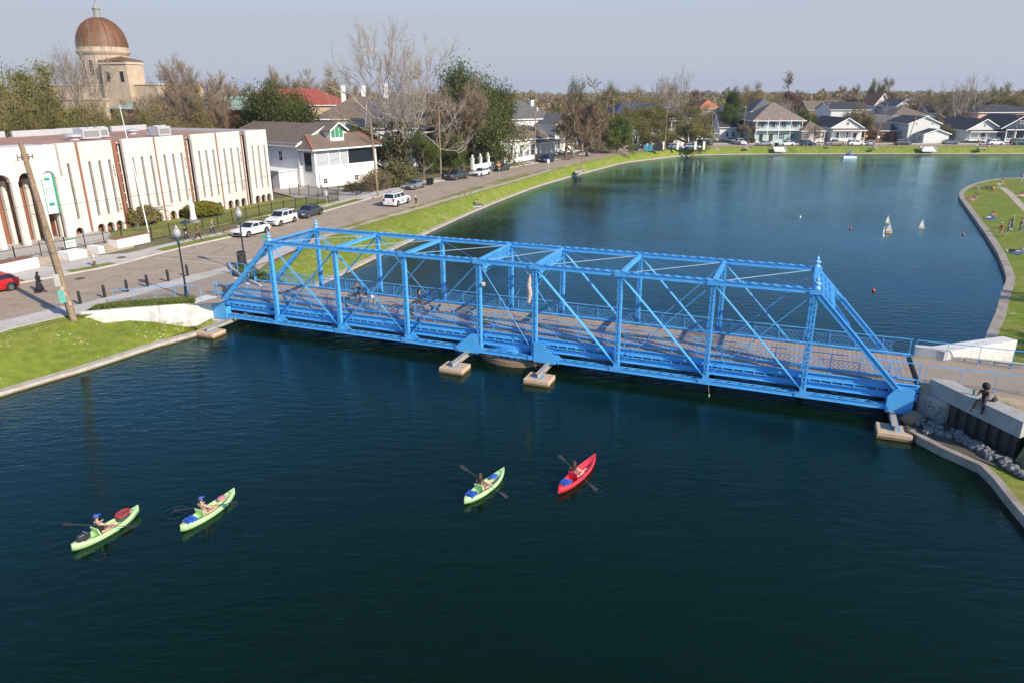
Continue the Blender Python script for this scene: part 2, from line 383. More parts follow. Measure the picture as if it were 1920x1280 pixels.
# part 1, left of the bridge
topN = [A0_+ddn*60, A0_+ddn*20, A0_] + line([(32,614),(80,603),(125,593),(146,590)], ZS) + line([(200,598),(290,604)], 1.2) + line([(350,613),(372,616)], .6)
N1 = 60
iN = [p for p in SLi if p.y < G(372,620,.3).y+.5]
bankN = MB(); TN = polyresample(topN, N1); BN = lift(polyresample(iN, N1), .27)
strip(bankN, BN, TN, rows=6, zf=lambda t: 1-(1-t)**1.5)
# part 2, beyond the bridge
pathpts = [(472,520),(500,500),(548,475),(600,452),(650,434),(700,418),(765,399.5),(820,384.5),(859,372),(951,346),(1010,329),(1061,313.5),(1120,300.8),(1166,290.3),(1210,285.3),(1281,279.8),(1330,277.6),(1400,276.1),(1460,275.5),(1560,275.2),(1700,275.1),(1800,275.1),(1920,275.1)]
topF = line(pathpts, ZS-.05); lf = topF[-1]; topF += [lf+Vector((60,-2,0)), lf+Vector((140,-8,0))]
jS = min(range(len(SLi)), key=lambda i: (SLi[i]-G(500,575,.3)).length)
iF = SLi[jS:]
N2 = 220
TFs = smooth_line(topF, N2)
BF = lift(polyresample(iF, N2), .27)
# pair each kerb point with nearest station of slope top
def pair(B, T):
    out = []; j = 0
    for b in B:
        best = min(range(max(0,j-2), min(j+40, len(T))), key=lambda q: (T[q].xy-b.xy).length); j = best; out.append(T[best].copy())
    return out
strip(bankN, BF, pair(BF, TFs), rows=6, zf=lambda t: 1-(1-t)**1.4)
# infill between the two parts below the bridge end
jm = min(range(len(SLi)), key=lambda i: (SLi[i]-G(372,620,.3)).length)
mid = lift(SLi[jm-2:jS+1], .27); T2 = polyresample([G(372,617,.4), G(440,560,1.0), TFs[0]], len(mid)-1)
strip(bankN, mid, T2, rows=3)
tag(bankN.build('bank_grass', GRASS, smooth=True), kind='structure')
# ---- land sheet (everything beyond the slope top)
land = MB()
outer = [Vector((420,150,0)), Vector((3300,60,0)), Vector((3300,4200,0)), Vector((-3300,4200,0)), Vector((-3300,-60,0))]
ring = lift(TN, ZS-.06) + [G(372,617,.4), G(440,560,1.0)] + lift(TFs, ZS-.06)
ring[N1+1].z = ZS-.06; ring[N1+2].z = ZS-.06
ring = [p for i, p in enumerate(ring) if not (N1-14 < i < N1+3)]
land.sheet([tuple(p) for p in ring]+[tuple(Vector((p.x,p.y,ZS-.06))) for p in outer], z=ZS-.06)
tag(land.build('ground', GROUNDM), kind='structure')
# ---- verge between path and road, path, road, kerbs
roadN = [A0_+ddn*60+Vector((-6,6,0)), G(0,605,ZS)+ddn*22] + line([(0,605),(60,591),(112,578),(150,570),(205,556),(260,541),(310,528),(357,516),(412,504),(432,498),(480,481),(530,461),(570,448),(610,435),(650,424),(690,412),(762,391.5),(820,374),(870,358),(929,340),(990,325),(1056,312.5),(1110,300),(1170,289),(1214,283.7),(1260,279.8),(1320,276.8),(1400,275),(1500,274.4),(1620,274.2),(1740,274.2),(1920,274.2)], ZS)
roadF = [G(0,540,ZS)+ddn*60+Vector((-6,10,0)), G(0,540,ZS)+ddn*22] + line([(0,540),(60,529),(125,516),(165,509),(205,501),(260,487),(317,472),(375,458),(435,445),(500,428),(560,411),(635,390),(710,369),(755,357),(820,341.5),(883,330),(960,314.5),(1039,300.5),(1072,294),(1136,283.5),(1180,278.5),(1237,274.3),(1300,271.8),(1346,271),(1400,270.8),(1500,270.8),(1620,270.8),(1740,270.8),(1920,270.8)], ZS)
for Lq in (roadN, roadF): l_ = Lq[-1]; Lq += [l_+Vector((60,-2,0)), l_+Vector((140,-8,0))]
NR = 240
RN = smooth_line(roadN, NR); RF = smooth_line(roadF, NR)
rd = MB(); strip(rd, RN, RF, rows=1); tag(rd.build('road', ASPH), kind='structure')
# verge: from slope top to the road edge
vg = MB(); TP = pair(RN, TFs); i0 = min(range(len(RN)), key=lambda i: (RN[i]-G(540,458,ZS)).length)
RNv = [Vector((p.x,p.y,ZS+.04)) for p in offset(RN, -.0)]
strip(vg, lift(TP[i0:], ZS-.05), RNv[i0:], rows=2); tag(vg.build('verge', GRASSV, smooth=True), kind='structure')
pt = MB(); A_ = lift(offset(TFs, .25), ZS-.02); B_ = lift(offset(TFs, 1.35), ZS+.012)
for i in range(len(A_)):    # the trodden edge wanders
    wv = .16*math.sin(i*1.7)+.12*math.sin(i*.61+2); A_[i].x += wv; B_[i].x += wv*.6
    if i > 150: B_[i] = A_[i].lerp(B_[i], .8)
strip(pt, A_, B_); tag(pt.build('dirt_path', DIRT), kind='structure')
# near sidewalk along the road at left and its kerb line
sw = MB(); SA = topN[:7]; 
SWi = polyresample([p.copy() for p in topN[:6]], 40); SWo = polyresample([p.copy() for p in roadN[:6]]+[G(132,574,ZS)], 40)
strip(sw, lift(SWi, ZS+.04), lift(SWo, ZS+.10)); strip(sw, lift(SWo, ZS+.10), lift(SWo, ZS-.02))
strip(sw, lift(SWi, ZS-.25), lift(SWi, ZS+.04))
tag(sw.build('sidewalk', SIDEW), kind='structure')
# light concrete band and bridge plaza
pl = MB()
bandA = line([(125,593),(146,590),(172,577),(212,565),(250,556),(290,545),(337,535),(380,523),(432,509),(470,500),(500,492),(552,470)], ZS+.10)
bandB = line([(112,578),(132,574),(150,570),(205,556),(260,541),(300,531),(357,516),(395,508),(432,498),(460,489),(490,478),(540,459)], ZS+.10)
strip(pl, bandA, bandB); strip(pl, bandB, [Vector((p.x,p.y,ZS-.02)) for p in bandB]); tag(pl.build('pavement_band', SIDEW), kind='structure')
plz = MB(); ZP = 2.14
plz.sheet([tuple(p) for p in line([(172,577),(212,565),(250,556),(290,545),(337,535),(380,523),(432,509),(436,520),(452,528),(470,536),(486,541),(490,549),(440,556),(412,568),(372,570),(300,571),(216,578)], ZP)])
tag(plz.build('bridge_plaza', AGGR), kind='structure')
def nearest(L, P): return min(range(len(L)), key=lambda i: (L[i].xy-P.xy).length)
# far sidewalk (school side) and lawn
sf = MB(); iw = nearest(RF, G(250,490)); F2 = lift([q if i > iw else a_.lerp(q, 1.75) for i, (a_, q) in enumerate(zip(RF, offset(RF, 2.9)))], ZS+.14)
strip(sf, lift(RF, ZS-.02), lift(RF, ZS+.12)); strip(sf, lift(RF, ZS+.12), F2); tag(sf.build('far_sidewalk', SIDEW), kind='structure')
gs = MB()
def verge_patch(xa, ya, xb, yb, d0=.2, d1=1.2):
    i = nearest(RF, G(xa,ya)); j = nearest(RF, G(xb,yb)); seg = RF[i:j+1]
    if len(seg) < 2: return
    strip(gs, lift(offset(seg, d0), ZS+.155), lift(offset(seg, d1), ZS+.16))
verge_patch(0,540,42,533); verge_patch(120,517,205,501); verge_patch(300,476,440,443,.2,1.5); verge_patch(600,400,690,375,.2,1.6); verge_patch(925,322,1000,307,.2,1.3); verge_patch(1010,306,1080,293,.2,1.2)
tag(gs.build('kerbside_grass', GRASS), kind='structure')
# painted and cast markings on the road
mk = MB()
def mark(x0, y0, x1, y1, wd=.12, z=ZS+.006): a = G(x0,y0,z); b = G(x1,y1,z); d = (b-a).normalized(); n = Vector((-d.y,d.x,0))*wd/2; mk.quad(a-n, b-n, b+n, a+n)
mark(290,484,425,497,.28); mark(300,478,440,483,.28)
mark(410,455,470,457,.3)
PAINT = mat('worn_road_paint', (.45,.40,.34), .9, var=.15, scale=4)
tag(mk.build('crosswalk_marking', PAINT), kind='structure')
mk = MB(); mark(0,585,212,524,.13); mark(0,589,150,547,.13)
tag(mk.build('centre_line', mat('worn_yellow_paint', (.38,.25,.10), .9, var=.25, scale=3)), kind='structure')
mh = MB()
for x, y in ((150,522.5),(228,485.5)): P = G(x,y,ZS+.012); mh.lathe([(.42,0),(.42,.008)], (P.x,P.y,ZS+(.006 if x<200 else .15)), 14)
tag(mh.build('manhole_covers', mat('rusty_iron', (.10,.06,.045), .7)), kind='structure')
# ---- right-hand peninsula
rp = line([(2120,331),(1980,332),(1920,333),(1880,334.5),(1852,337.5),(1820,346),(1803,356),(1798,364),(1800,372),(1822,402),(1847,437),(1870,473),(1883,505),(1887,520),(1885,530),(1877,550),(1867,586),(1852,619),(1845,640)], .45)
rp = [rp[0]+Vector((400,0,0))] + rp
# continue under the far parapet round to the near-right kerb
rp += [Vector((23.9,40.3,.45)), Vector((22.6,37.5,.45)), Vector((21.6,35.2,.45))] + line([(1705,806),(1721,816),(1763,838),(1838,871),(1864,897),(1890,931),(1920,966)], .45)
d_ = (rp[-1]-rp[-3]).normalized(); rp += [rp[-1]+d_*15, rp[-1]+d_*60]
# orientation: walking this line the land is on the left
PR = []
for a, b in zip(rp, rp[1:]):
    PR.append(a)
    L_ = (b-a).length
    if L_ > 3 and L_ < 90:
        for q in range(1, int(L_/2)): PR.append(a.lerp(b, q/int(L_/2)))
PR.append(rp[-1])
PRi = offset(PR, .72)
for i, p in enumerate(PR):
    if p.y < 42: PRi[i] = p.lerp(PRi[i], .45)
PRi = PRi; PRs = offset(PR, 3.6)
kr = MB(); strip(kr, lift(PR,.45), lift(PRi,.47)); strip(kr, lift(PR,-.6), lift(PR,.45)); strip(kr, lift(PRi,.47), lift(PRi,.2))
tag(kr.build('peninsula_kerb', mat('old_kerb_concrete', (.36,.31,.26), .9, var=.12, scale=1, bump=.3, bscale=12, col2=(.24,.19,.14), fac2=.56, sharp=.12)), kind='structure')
rb = MB(); poly = [tuple(p) for p in lift(PRi, .42)]
sl = MB()
in2 = []
for i, p in enumerate(PRi):
    in2.append(p)
land2 = [tuple(Vector((p.x,p.y,.42))) for p in PRi]+[(120,-60,.42),(900,-60,.42),(900,116,.42)]
rb.sheet(land2)
tag(rb.build('peninsula_ground', GRASSR), kind='structure')
# trodden path across the peninsula
pp = polyresample([G(x,y,.6) for x,y in ((1872,349),(1882,352),(1895,362),(1910,378),(1935,402))], 24); q = MB()
strip(q, lift(offset(pp,-.55),.435), lift(offset(pp,.55),.435)); tag(q.build('trodden_path', DIRT), kind='structure')
# ------------------------------------------------------------------ the bridge, built in its own frame: x along, y across (away), z above water
BAZ = R(-22.08); BO = Vector((-17.962, 52.394, 0))
BR = thing('truss_bridge', 'bright blue steel through truss swing bridge crossing the lake', 'bridge', BO, BAZ)
def BW(s, n, z): return Vector((BO.x+s*math.cos(BAZ)-n*math.sin(BAZ), BO.y+s*math.sin(BAZ)+n*math.cos(BAZ), z))
SP = [0, 5.74, 11.4, 17.03, 21.0, 26.55, 32.07, 37.59]; ZB = .86; ZT = 7.12; BWID = 5.68; DZ = 2.2
SE0, SE1 = -5.75, 42.9
def lace_zig(mb, p, q, half, off, step, th=.05, wd=.05, double=False):
    """flat zig-zag lacing bars between two flanges; half = half width vector, off = offset vector of the face"""
    p = Vector(p); q = Vector(q); L_ = (q-p).length; n = max(2, int(L_/step)); half = Vector(half); off = Vector(off); up = off.normalized()
    for i in range(n):
        a = p.lerp(q, i/n); b = p.lerp(q, (i+1)/n); sg = 1 if i % 2 == 0 else -1
        mb.bar(a+half*sg+off, b-half*sg+off, wd, .02, up)
        if double: mb.bar(a-half*sg+off*.96, b+half*sg+off*.96, wd, .02, up)
BLUE2 = mat('bridge_blue_lacing', (.08,.36,.74), .45, var=.1, scale=2)
for yy in (0., BWID):
    out = -1 if yy == 0 else 1
    # top chord : box with lacing on its upper face, one piece per panel
    for a, b in zip(SP, SP[1:]):
        m = MB(); 
        for s_ in (-1, 1):
            m.bx(a+.005, b-.005, yy+s_*.135-.018, yy+s_*.135+.018, ZT-.22, ZT-.02)
            m.bx(a+.005, b-.005, yy+s_*.16-.03, yy+s_*.16+.03, ZT-.02, ZT+.005)
            m.bx(a+.005, b-.005, yy+s_*.16-.035, yy+s_*.16+.035, ZT-.235, ZT-.222)
        m.bx(a+.005, b-.005, yy-.13, yy+.13, ZT-.10, ZT-.075)
        o = m.build('top_chord', BLUE, BR)
        m = MB(); lace_zig(m, (a,yy,ZT), (b,yy,ZT), (0,.17,0), (0,0,.022), .30, wd=.07)
        n_ = int((b-a)/.6)
        for i in range(n_): x = a+(i+.5)*(b-a)/n_; m.bx(x-.11, x+.11, yy-.215, yy+.215, ZT+.034, ZT+.046)
        tag(m.build('chord_lacing', BLUE2, o), kind='stuff')
    # bottom chord
    segs = [(SE0+.6, SP[0])]+list(zip(SP, SP[1:]))+[(SP[-1], SE1-.5)]
    for a, b in segs:
        m = MB()
        for s_ in (-1, 1):
            m.bx(a+.005, b-.005, yy+s_*.15-.018, yy+s_*.15+.018, ZB-.12, ZB+.10)
            m.bx(a+.005, b-.005, yy+s_*.19-.05, yy+s_*.19+.05, ZB-.135, ZB-.121)
            m.bx(a+.005, b-.005, yy+s_*.18-.04, yy+s_*.18+.04, ZB+.101, ZB+.115)
        o = m.build('bottom_chord', BLUE, BR)
        m = MB(); lace_zig(m, (a,yy,ZB+.12), (b,yy,ZB+.12), (0,.15,0), (0,0,.015), .34, wd=.06); tag(m.build('chord_lacing', BLUE2, o), kind='stuff')
    # verticals : two channels laced on front and back
    for i, s in enumerate(SP):
        hw = .135 if i not in (3, 4) else .15
        m = MB()
        for s_ in (-1, 1):
            m.bx(s+s_*hw-.018, s+s_*hw+.018, yy-.11, yy+.11, ZB+.116, ZT-.28)
            for f in (-1, 1): m.bx(s+s_*(hw-.045)-.045, s+s_*(hw-.045)+.045, yy+f*.118-.008, yy+f*.118+.008, ZB+.116, ZT-.28)
        m.bx(s-hw-.03, s+hw+.03, yy-.14, yy+.14, ZT-.46, ZT-.285); m.bx(s-hw-.04, s+hw+.04, yy-.15, yy+.15, ZB+.13, ZB+.42)
        o = m.build('vertical_post', BLUE, BR)
        m = MB()
        for f in (-1, 1): lace_zig(m, (s,yy,ZB+.45), (s,yy,ZT-.5), (hw*.72,0,0), (0,f*.137,0), .26, wd=.05)
        tag(m.build('post_lacing', BLUE2, o), kind='stuff')
        # gussets
        m = MB(); g = .36
        pl_ = [(s-.38,yy+out*.20,ZB+.05),(s+.38,yy+out*.20,ZB+.05),(s+.22,yy+out*.20,ZB+.48),(s-.22,yy+out*.20,ZB+.48)]
        m.bar((s-.40,yy+out*.215,ZB+.0),(s+.40,yy+out*.215,ZB+.0),.02,.30,(0,0,1)); m.build('gusset_plate', BLUE, BR); m = MB(); m.bar((s-.34,yy+out*.24,ZT-.13),(s+.34,yy+out*.24,ZT-.13),.02,.24,(0,0,1))
        m.build('gusset_plate', BLUE, BR)
    # big triangular plates over the pivot
    for s, sg in ((SP[3], -1), (SP[4], 1)):
        m = MB()
        for yo in (out*.24, -out*.24):
            q = [(s+sg*.02, ZB-.22), (s+sg*1.55, ZB-.22), (s+sg*1.75, ZB+.12), (s+sg*.55, ZB+1.15), (s+sg*.02, ZB+1.15)]
            vs = [(x, yy+yo-.015, z) for x, z in q]+[(x, yy+yo+.015, z) for x, z in q]
            n_ = len(q); m.add(vs, [tuple(range(n_)), tuple(range(2*n_-1, n_-1, -1))]+[(i,(i+1)%n_,n_+(i+1)%n_,n_+i) for i in range(n_)])
        m.bx(s+sg*1.72-.03, s+sg*1.72+.03, yy-.24, yy+.24, ZB-.2, ZB+.12)
        m.build('corner_gusset', BLUE, BR)
    # inclined end posts
    for s, e in ((SP[0], SE0), (SP[-1], SE1)):
        zb_ = 1.55; m = MB(); sgn = 1 if s > e else -1
        p = Vector((s, yy, ZT-.14)); q = Vector((e+sgn*.2, yy, zb_)); d = (q-p).normalized(); nrm = Vector((-d.z, 0, d.x)); 
        if nrm.z < 0: nrm = -nrm
        for s_ in (-1, 1):
            m.bar(p+Vector((0,s_*.16,0)), q+Vector((0,s_*.16,0)), .04, .26, nrm)
            m.bar(p+Vector((0,s_*.19,0))+nrm*.14, q+Vector((0,s_*.19,0))+nrm*.14, .09, .018, nrm)
        m.bar(p+nrm*.10, q+nrm*.10, .28, .015, nrm)
        o = m.build('end_post', BLUE, BR)
        m = MB(); lace_zig(m, p, q, (0,.15,0), tuple(nrm*-.14), .34, wd=.06); tag(m.build('post_lacing', BLUE2, o), kind='stuff')
        m = MB(); b0, b1 = sorted((e-sgn*.35, e+sgn*.95))
        for yo in (-.25, .25):
            q4 = [(b0, ZB-.30), (b1, ZB-.30), (b1, ZB+.70), (b1-.35 if sgn>0 else b1, ZB+1.15), (b0 if sgn>0 else b0+.35, ZB+1.15), (b0, ZB+.7)]
            vs = [(x, yy+yo-.015, z) for x, z in q4]+[(x, yy+yo+.015, z) for x, z in q4]; n_ = len(q4)
            m.add(vs, [tuple(range(n_)), tuple(range(2*n_-1, n_-1, -1))]+[(i,(i+1)%n_,n_+(i+1)%n_,n_+i) for i in range(n_)])
        m.bx(b0, b0+.03, yy-.235, yy+.235, ZB-.28, ZB+.68); m.bx(b1-.03, b1, yy-.235, yy+.235, ZB-.28, ZB+.68); m.bx(b0+.04,b1-.04,yy-.23,yy+.23,ZB-.29,ZB-.26)
        m.build('end_bearing_box', BLUE, BR)
    # finials
    for s in (SP[0], SP[-1]):
        m = MB(); m.lathe([(.20,0),(.21,.05),(.10,.10),(.08,.15),(.20,.23),(.22,.30),(.09,.37),(.05,.40),(.11,.46),(.11,.52),(.04,.58),(.02,.66),(.0,.68)], (s,yy,ZT+.06), 12)
        m.bx(s-.2, s+.2, yy-.2, yy+.2, ZT+.01, ZT+.08)
        m.build('finial', mat('finial_pale_blue', (.20,.42,.70), .5), BR, smooth=True)
    # diagonals
    def diag(a, za, b, zb2, kind):
        p = Vector((a, yy, ZT-.2 if za else ZB+.2)); q = Vector((b, yy, ZT-.2 if zb2 else ZB+.2)); m = MB(); d = (q-p).normalized(); p += d*.15; q -= d*.15
        if kind == 'bar':
            for s_ in (-1, 1): m.bar(p+Vector((0,s_*.075,0)), q+Vector((0,s_*.075,0)), .03, .15, (0,1,0))
            m.bar(p, q, .155, .02, Vector((-d.z,0,d.x)))
            nm = 'diagonal_brace'
        elif kind == 'pair':
            for s_ in (-1, 1): m.bar(p+Vector((0,s_*.07,0)), q+Vector((0,s_*.07,0)), .03, .05, (0,1,0))
            nm = 'paired_tie_rod'
        else:
            m.tube(p, q, .026, None, 6); nm = 'tie_rod'
        m.build(nm, BLUE, BR)
    diag(SP[0],0,SP[1],1,'bar'); diag(SP[0],1,SP[1],0,'pair')
    diag(SP[1],0,SP[2],1,'bar'); diag(SP[1],1,SP[2],0,'rod')
    diag(SP[2],0,SP[3],1,'bar')
    diag(SP[3],0,SP[4],1,'rod'); diag(SP[3],1,SP[4],0,'rod')
    diag(SP[4],1,SP[5],0,'bar')
    diag(SP[5],1,SP[6],0,'bar'); diag(SP[5],0,SP[6],1,'rod')
    diag(SP[6],1,SP[7],0,'bar'); diag(SP[6],0,SP[7],1,'rod')
    # gusset foot plates
    for i in (0,1,2):
        m = MB(); s = SP[i]
        q = [(s+.2, ZB+.12), (s+.95, ZB+.18), (s+.55, ZB+.5), (s+.2, ZB+.62)]
        vs = [(x, yy-.018, z) for x, z in q]+[(x, yy+.018, z) for x, z in q]; n_ = 4
        m.add(vs, [tuple(range(n_)), tuple(range(2*n_-1, n_-1, -1))]+[(i_,(i_+1)%n_,n_+(i_+1)%n_,n_+i_) for i_ in range(n_)]); m.build('foot_plate', BLUE, BR)
    # side girder: upper fascia, tabs, lower stringer
    y1 = .34 if yy == 0 else BWID-.34; o_ = out
    for a, b in segs:
        a2 = a-.75 if a == segs[0][0] else a; b2 = b+1.1 if b == segs[-1][1] else b
        m = MB(); m.bx(a2+.01, b2-.01, y1-.04, y1+.04, 1.80, 2.16); m.bx(a2+.01, b2-.01, y1+o_*.06-.10, y1+o_*.06+.10, 2.162, 2.18); m.bx(a2+.01,b2-.01,y1+o_*.05-.09,y1+o_*.05+.09,1.775,1.798)
        o = m.build('deck_fascia', BLUE, BR)
        m = MB(); m.bx(a2+.01, b2-.01, y1-.02, y1+.02, 1.28, 1.62); m.bx(a2+.01, b2-.01, y1+o_*.07-.11, y1+o_*.07+.11, 1.622, 1.64); m.bx(a2+.01, b2-.01, y1+o_*.07-.11, y1+o_*.07+.11, 1.26, 1.278)
        m.build('side_stringer', BLUE, BR)
        m = MB(); n_ = max(1, round((b2-a2)/.62))
        for i in range(n_):
            x = a2+(i+.5)*(b2-a2)/n_; m.bx(x-.045, x+.045, y1-.10, y1+.14*o_+.0, 1.642, 1.773); m.bx(x-.02, x+.02, min(y1,y1+o_*.15), max(y1,y1+o_*.15), 1.64, 1.72)
        tag(m.build('stringer_tabs', BLUE, BR), kind='stuff')
    # bridge railing
    yr = .62 if yy == 0 else BWID-.62
    x0, x1 = SE0-.6, 43.5
    m = MB(); m.bx(x0, x1, yr-.035, yr+.035, DZ+1.08, DZ+1.12); m.build('handrail', BLUE, BR)
    m = MB(); m.tube((x0,yr,DZ+.16),(x1,yr,DZ+.16),.055,None,8); m.build('toe_rail', BLUE, BR)
    n_ = 33
    for i in range(n_+1):
        x = x0+.1+(x1-x0-.2)*i/n_; m = MB(); m.bx(x-.025, x+.025, yr-.02+.05*o_, yr+.02+.05*o_, DZ+.0, DZ+1.078); m.bx(x-.06,x+.06,yr-.05+.05*o_,yr+.05+.05*o_,DZ,DZ+.02); m.build('rail_post', BLUE, BR)
    for a, b in segs:      # lattice band hung on the truss posts
        a2 = a+.2; b2 = b-.2
        if a == segs[0][0]: a2 = a-.1
        if b == segs[-1][1]: b2 = b+.1
        m = MB(); ya = yr-.10*(-o_)
        z0, z1 = DZ+.28, DZ+.80
        m.bx(a2,b2,ya-.02,ya+.02,z0-.03,z0); m.bx(a2,b2,ya-.02,ya+.02,z1,z1+.03)
        n2 = int((b2-a2)/.26)
        for i in range(n2):
            xa = a2+(b2-a2)*i/n2; xb = a2+(b2-a2)*min(n2, i+2)/n2
            if i > n2-2: xb = a2+(b2-a2); 
            m.bar((xa,ya,z0),(xb,ya,z1),.012,.035,(0,1,0)); m.bar((xa,ya+.014,z1),(xb,ya+.014,z0),.012,.035,(0,1,0))
        tag(m.build('lattice_railing', BLUE2, BR), kind='stuff')
    m = MB()
    for kx in range(6): z = DZ+.30+kx*.125; m.tube((x0,yr+.02*o_,z),(x1,yr+.02*o_,z),.006,None,4,False)
    tag(m.build('rail_cables', mat('steel_cable', (.25,.30,.36), .4, .8), BR), kind='stuff')
# floor beams and inner stringers
for s in [SE0+.3]+SP+[SE1-.3]:
    m = MB(); m.bx(s-.015, s+.015, .2, BWID-.2, 1.05, 1.62); m.bx(s-.12, s+.12, .2, BWID-.2, 1.03, 1.05); m.bx(s-.12, s+.12, .2, BWID-.2, 1.60, 1.619); m.build('floor_beam', BLUE, BR)
for y in (1.5, 2.84, 4.2):
    m = MB(); m.bx(SE0-.2, 43.3, y-.02, y+.02, 1.68, 2.04); m.build('inner_stringer', BLUE, BR)
# deck planks: laid across, 0.28 m pitch; the 300 nearest each a board of their own
DECK = mat('weathered_deck_timber', (.335,.265,.21), .85, var=.16, scale=5, bump=.3, bscale=60, rnd=.07)
bd = MB(); bd.box((0,0,0), (.262, BWID-1.02, .07)); b0 = bd.build('deck_board', DECK, BR)
x0 = -6.25; nB = int((43.45-x0)/.275); random.seed(3); b0.location = (x0+.14, BWID/2, DZ-.04)
for i in range(1, nB):
    c = b0.copy(); C.objects.link(c); c.location = (x0+.14+i*.275, BWID/2+random.uniform(-.015,.015), DZ-.04+random.uniform(-.004,.004)); c.parent = BR
# top bracing
for i, s in enumerate(SP):
    if i in (1, 2, 5, 6):
        m = MB(); m.bx(s-.11, s+.11, .23, BWID-.23, ZT-.24, ZT-.225); m.bx(s-.11, s+.11, .23, BWID-.23, ZT-.02, ZT-.005); m.bx(s-.02, s+.02, .23, BWID-.23, ZT-.224, ZT-.021); m.build('top_strut', BLUE, BR)
    else:
        end = i in (0, 7); m = MB(); zt = ZT-.01; zb_ = ZT-(1.0 if end else .75)
        sl_ = {0:-1,7:1}.get(i, 0)
        m.bx(s-.12, s+.12, .2, BWID-.2, zt-.05, zt+.02)
        m.bx(s-.10+sl_*1.0, s+.10+sl_*1.0, .2, BWID-.2, zb_, zb_+.05)
        for y_ in (.7, BWID-.7): 
            m.bar((s+sl_*1.0, y_+ (.6 if y_<2 else -.6), zb_), (s+sl_*1.9, (.18 if y_<2 else BWID-.18), zb_-.9), .12, .05, (0,1,0))
        [m.bar((s,BWID*k2,zt-.02),(s+sl_*1.0,BWID*k2,zb_+.04),.16,.06,(0,1,0)) for k2 in (.36,.64)]
        o = m.build('portal_frame', BLUE, BR)
        m = MB(); n_ = 18
        for k in range(n_):
            ya = .3+(BWID-.6)*k/n_; yb = .3+(BWID-.6)*(k+2)/n_
            if k > n_-2: yb = BWID-.3
            m.bar((s, ya, zt), (s+sl_*1.0, yb, zb_+.05), .05, .02, (1,0,.6)); m.bar((s+sl_*1.0+.02, ya, zb_+.05), (s+.02, yb, zt), .05, .02, (1,0,.6))
        tag(m.build('portal_lattice', BLUE2, o), kind='stuff')
ROD = mat('pale_tie_rod_paint', (.30,.42,.52), .4, var=.1)
for a, b in zip(SP, SP[1:]):
    m = MB(); m.tube((a+.1,.2,ZT-.12),(b-.1,BWID-.2,ZT-.12),.022,None,6); m.build('lateral_rod', ROD, BR)
    m = MB(); m.tube((a+.1,BWID-.2,ZT-.15),(b-.1,.2,ZT-.15),.018,None,6); m.build('lateral_rod', BLUE, BR)
# pivot drum with its ring of rollers
m = MB(); m.bx(SP[3]+.2, SP[4]-.2, .46, .50, 1.05, 1.66); m.bx(SP[3]+.2, SP[4]-.2, .40, .56, 1.03, 1.048)
for x in (SP[3]+1.0, SP[3]+2.6): m.bx(x-.02, x+.02, .38, .458, 1.05, 1.65)
m.build('pivot_girder', BLUE, BR)
PC = ((SP[3]+SP[4])/2, BWID/2)
m = MB(); m.lathe([(2.72,.96),(2.72,1.25),(2.6,1.25)], (PC[0],PC[1],0), 40); m.build('turntable_drum', BLUE, BR)
ROLL_M = mat('roller_blue_dark', (.05,.16,.36), .5, var=.3, scale=4)
for i in range(34):
    t = 2*math.pi*i/34; c = Vector((PC[0],PC[1],.70)); d = Vector((math.cos(t), math.sin(t), 0)); m = MB()
    m.tube(c+d*2.52, c+d*2.72, .235, .235, 14); m.tube(c+d*2.70, c+d*2.80, .09, .05, 8); m.build('roller', ROLL_M, BR)
# pivot pier, standing in the water
pv = thing('pivot_pier', 'round concrete pier under the middle of the blue bridge', 'bridge pier', BW(PC[0], PC[1], 0), BAZ)
PIERM = mat('wet_pier_concrete', (.23,.15,.09), .8, var=.15, scale=1.5, bump=.3)
m = MB(); m.lathe([(3.05,-.8),(3.05,.34),(2.98,.40),(0,.40)], (0,0,0), 48); m.build('pier_drum', PIERM, pv)
m = MB(); m.lathe([(2.86,.402),(2.86,.462),(2.40,.462),(2.40,.402)], (0,0,0), 48); m.build('track_ring', mat('worn_steel_rail', (.35,.40,.42), .4, .6), pv)
# steel beams laid under the bridge on concrete footing blocks
STEEL = mat('galvanised_beam', (.40,.38,.35), .6, .15, var=.2, scale=2, col2=(.28,.22,.17), fac2=.62)
FOOT = mat('footing_concrete', (.52,.38,.26), .85, var=.12, scale=2, bump=.3)
FOOTW = mat('footing_wet_band', (.20,.12,.035), .7, var=.2)
for lab, s, nb, ny in (('leftmost concrete footing block at the street end of the bridge', -4.45, -2.45, 4), ('concrete footing block left of the round pivot pier', 16.15, -2.15, 4), ('concrete footing block right of the round pivot pier', 22.05, -1.95, 4), ('rightmost concrete footing block beside the riprap rocks', 42.3, -1.95, 4)):
    f = thing('footing_block', lab, 'footing', BW(s, nb, 0), BAZ, 'footing blocks in the water below the bridge')
    m = MB(); m.bx(-.85,.85,-.68,.68,.10,.36); o = m.build('block', FOOT, f)
    bv = o.modifiers.new('bevel','BEVEL'); bv.width = .04; bv.segments = 2
    m = MB(); m.bx(-.85,.85,-.68,.68,-.5,.099); m.build('submerged_base', FOOTW, f)
    m = MB(); m.bx(-.28,.28,-.32,.32,.362,.385); m.build('bearing_plate', BLUE, f)
    bm = tag(MB().build('tmp', STEEL), 'x'); bpy.data.objects.remove(bm)
    L0 = -.35; L1 = 5.2
    m = MB(); m.bx(-.16,.16,L0,L1,.387,.40); m.bx(-.012,.012,L0,L1,.40,.66); m.bx(-.16,.16,L0,L1,.66,.675)
    sb = m.build('support_beam', STEEL); sb.location = BW(s, nb, 0); sb.rotation_euler.z = BAZ
    if ny:
        tag(sb, lab.replace('concrete footing block', 'grey steel I-beam on the footing'), 'beam', 'steel beams under the bridge')
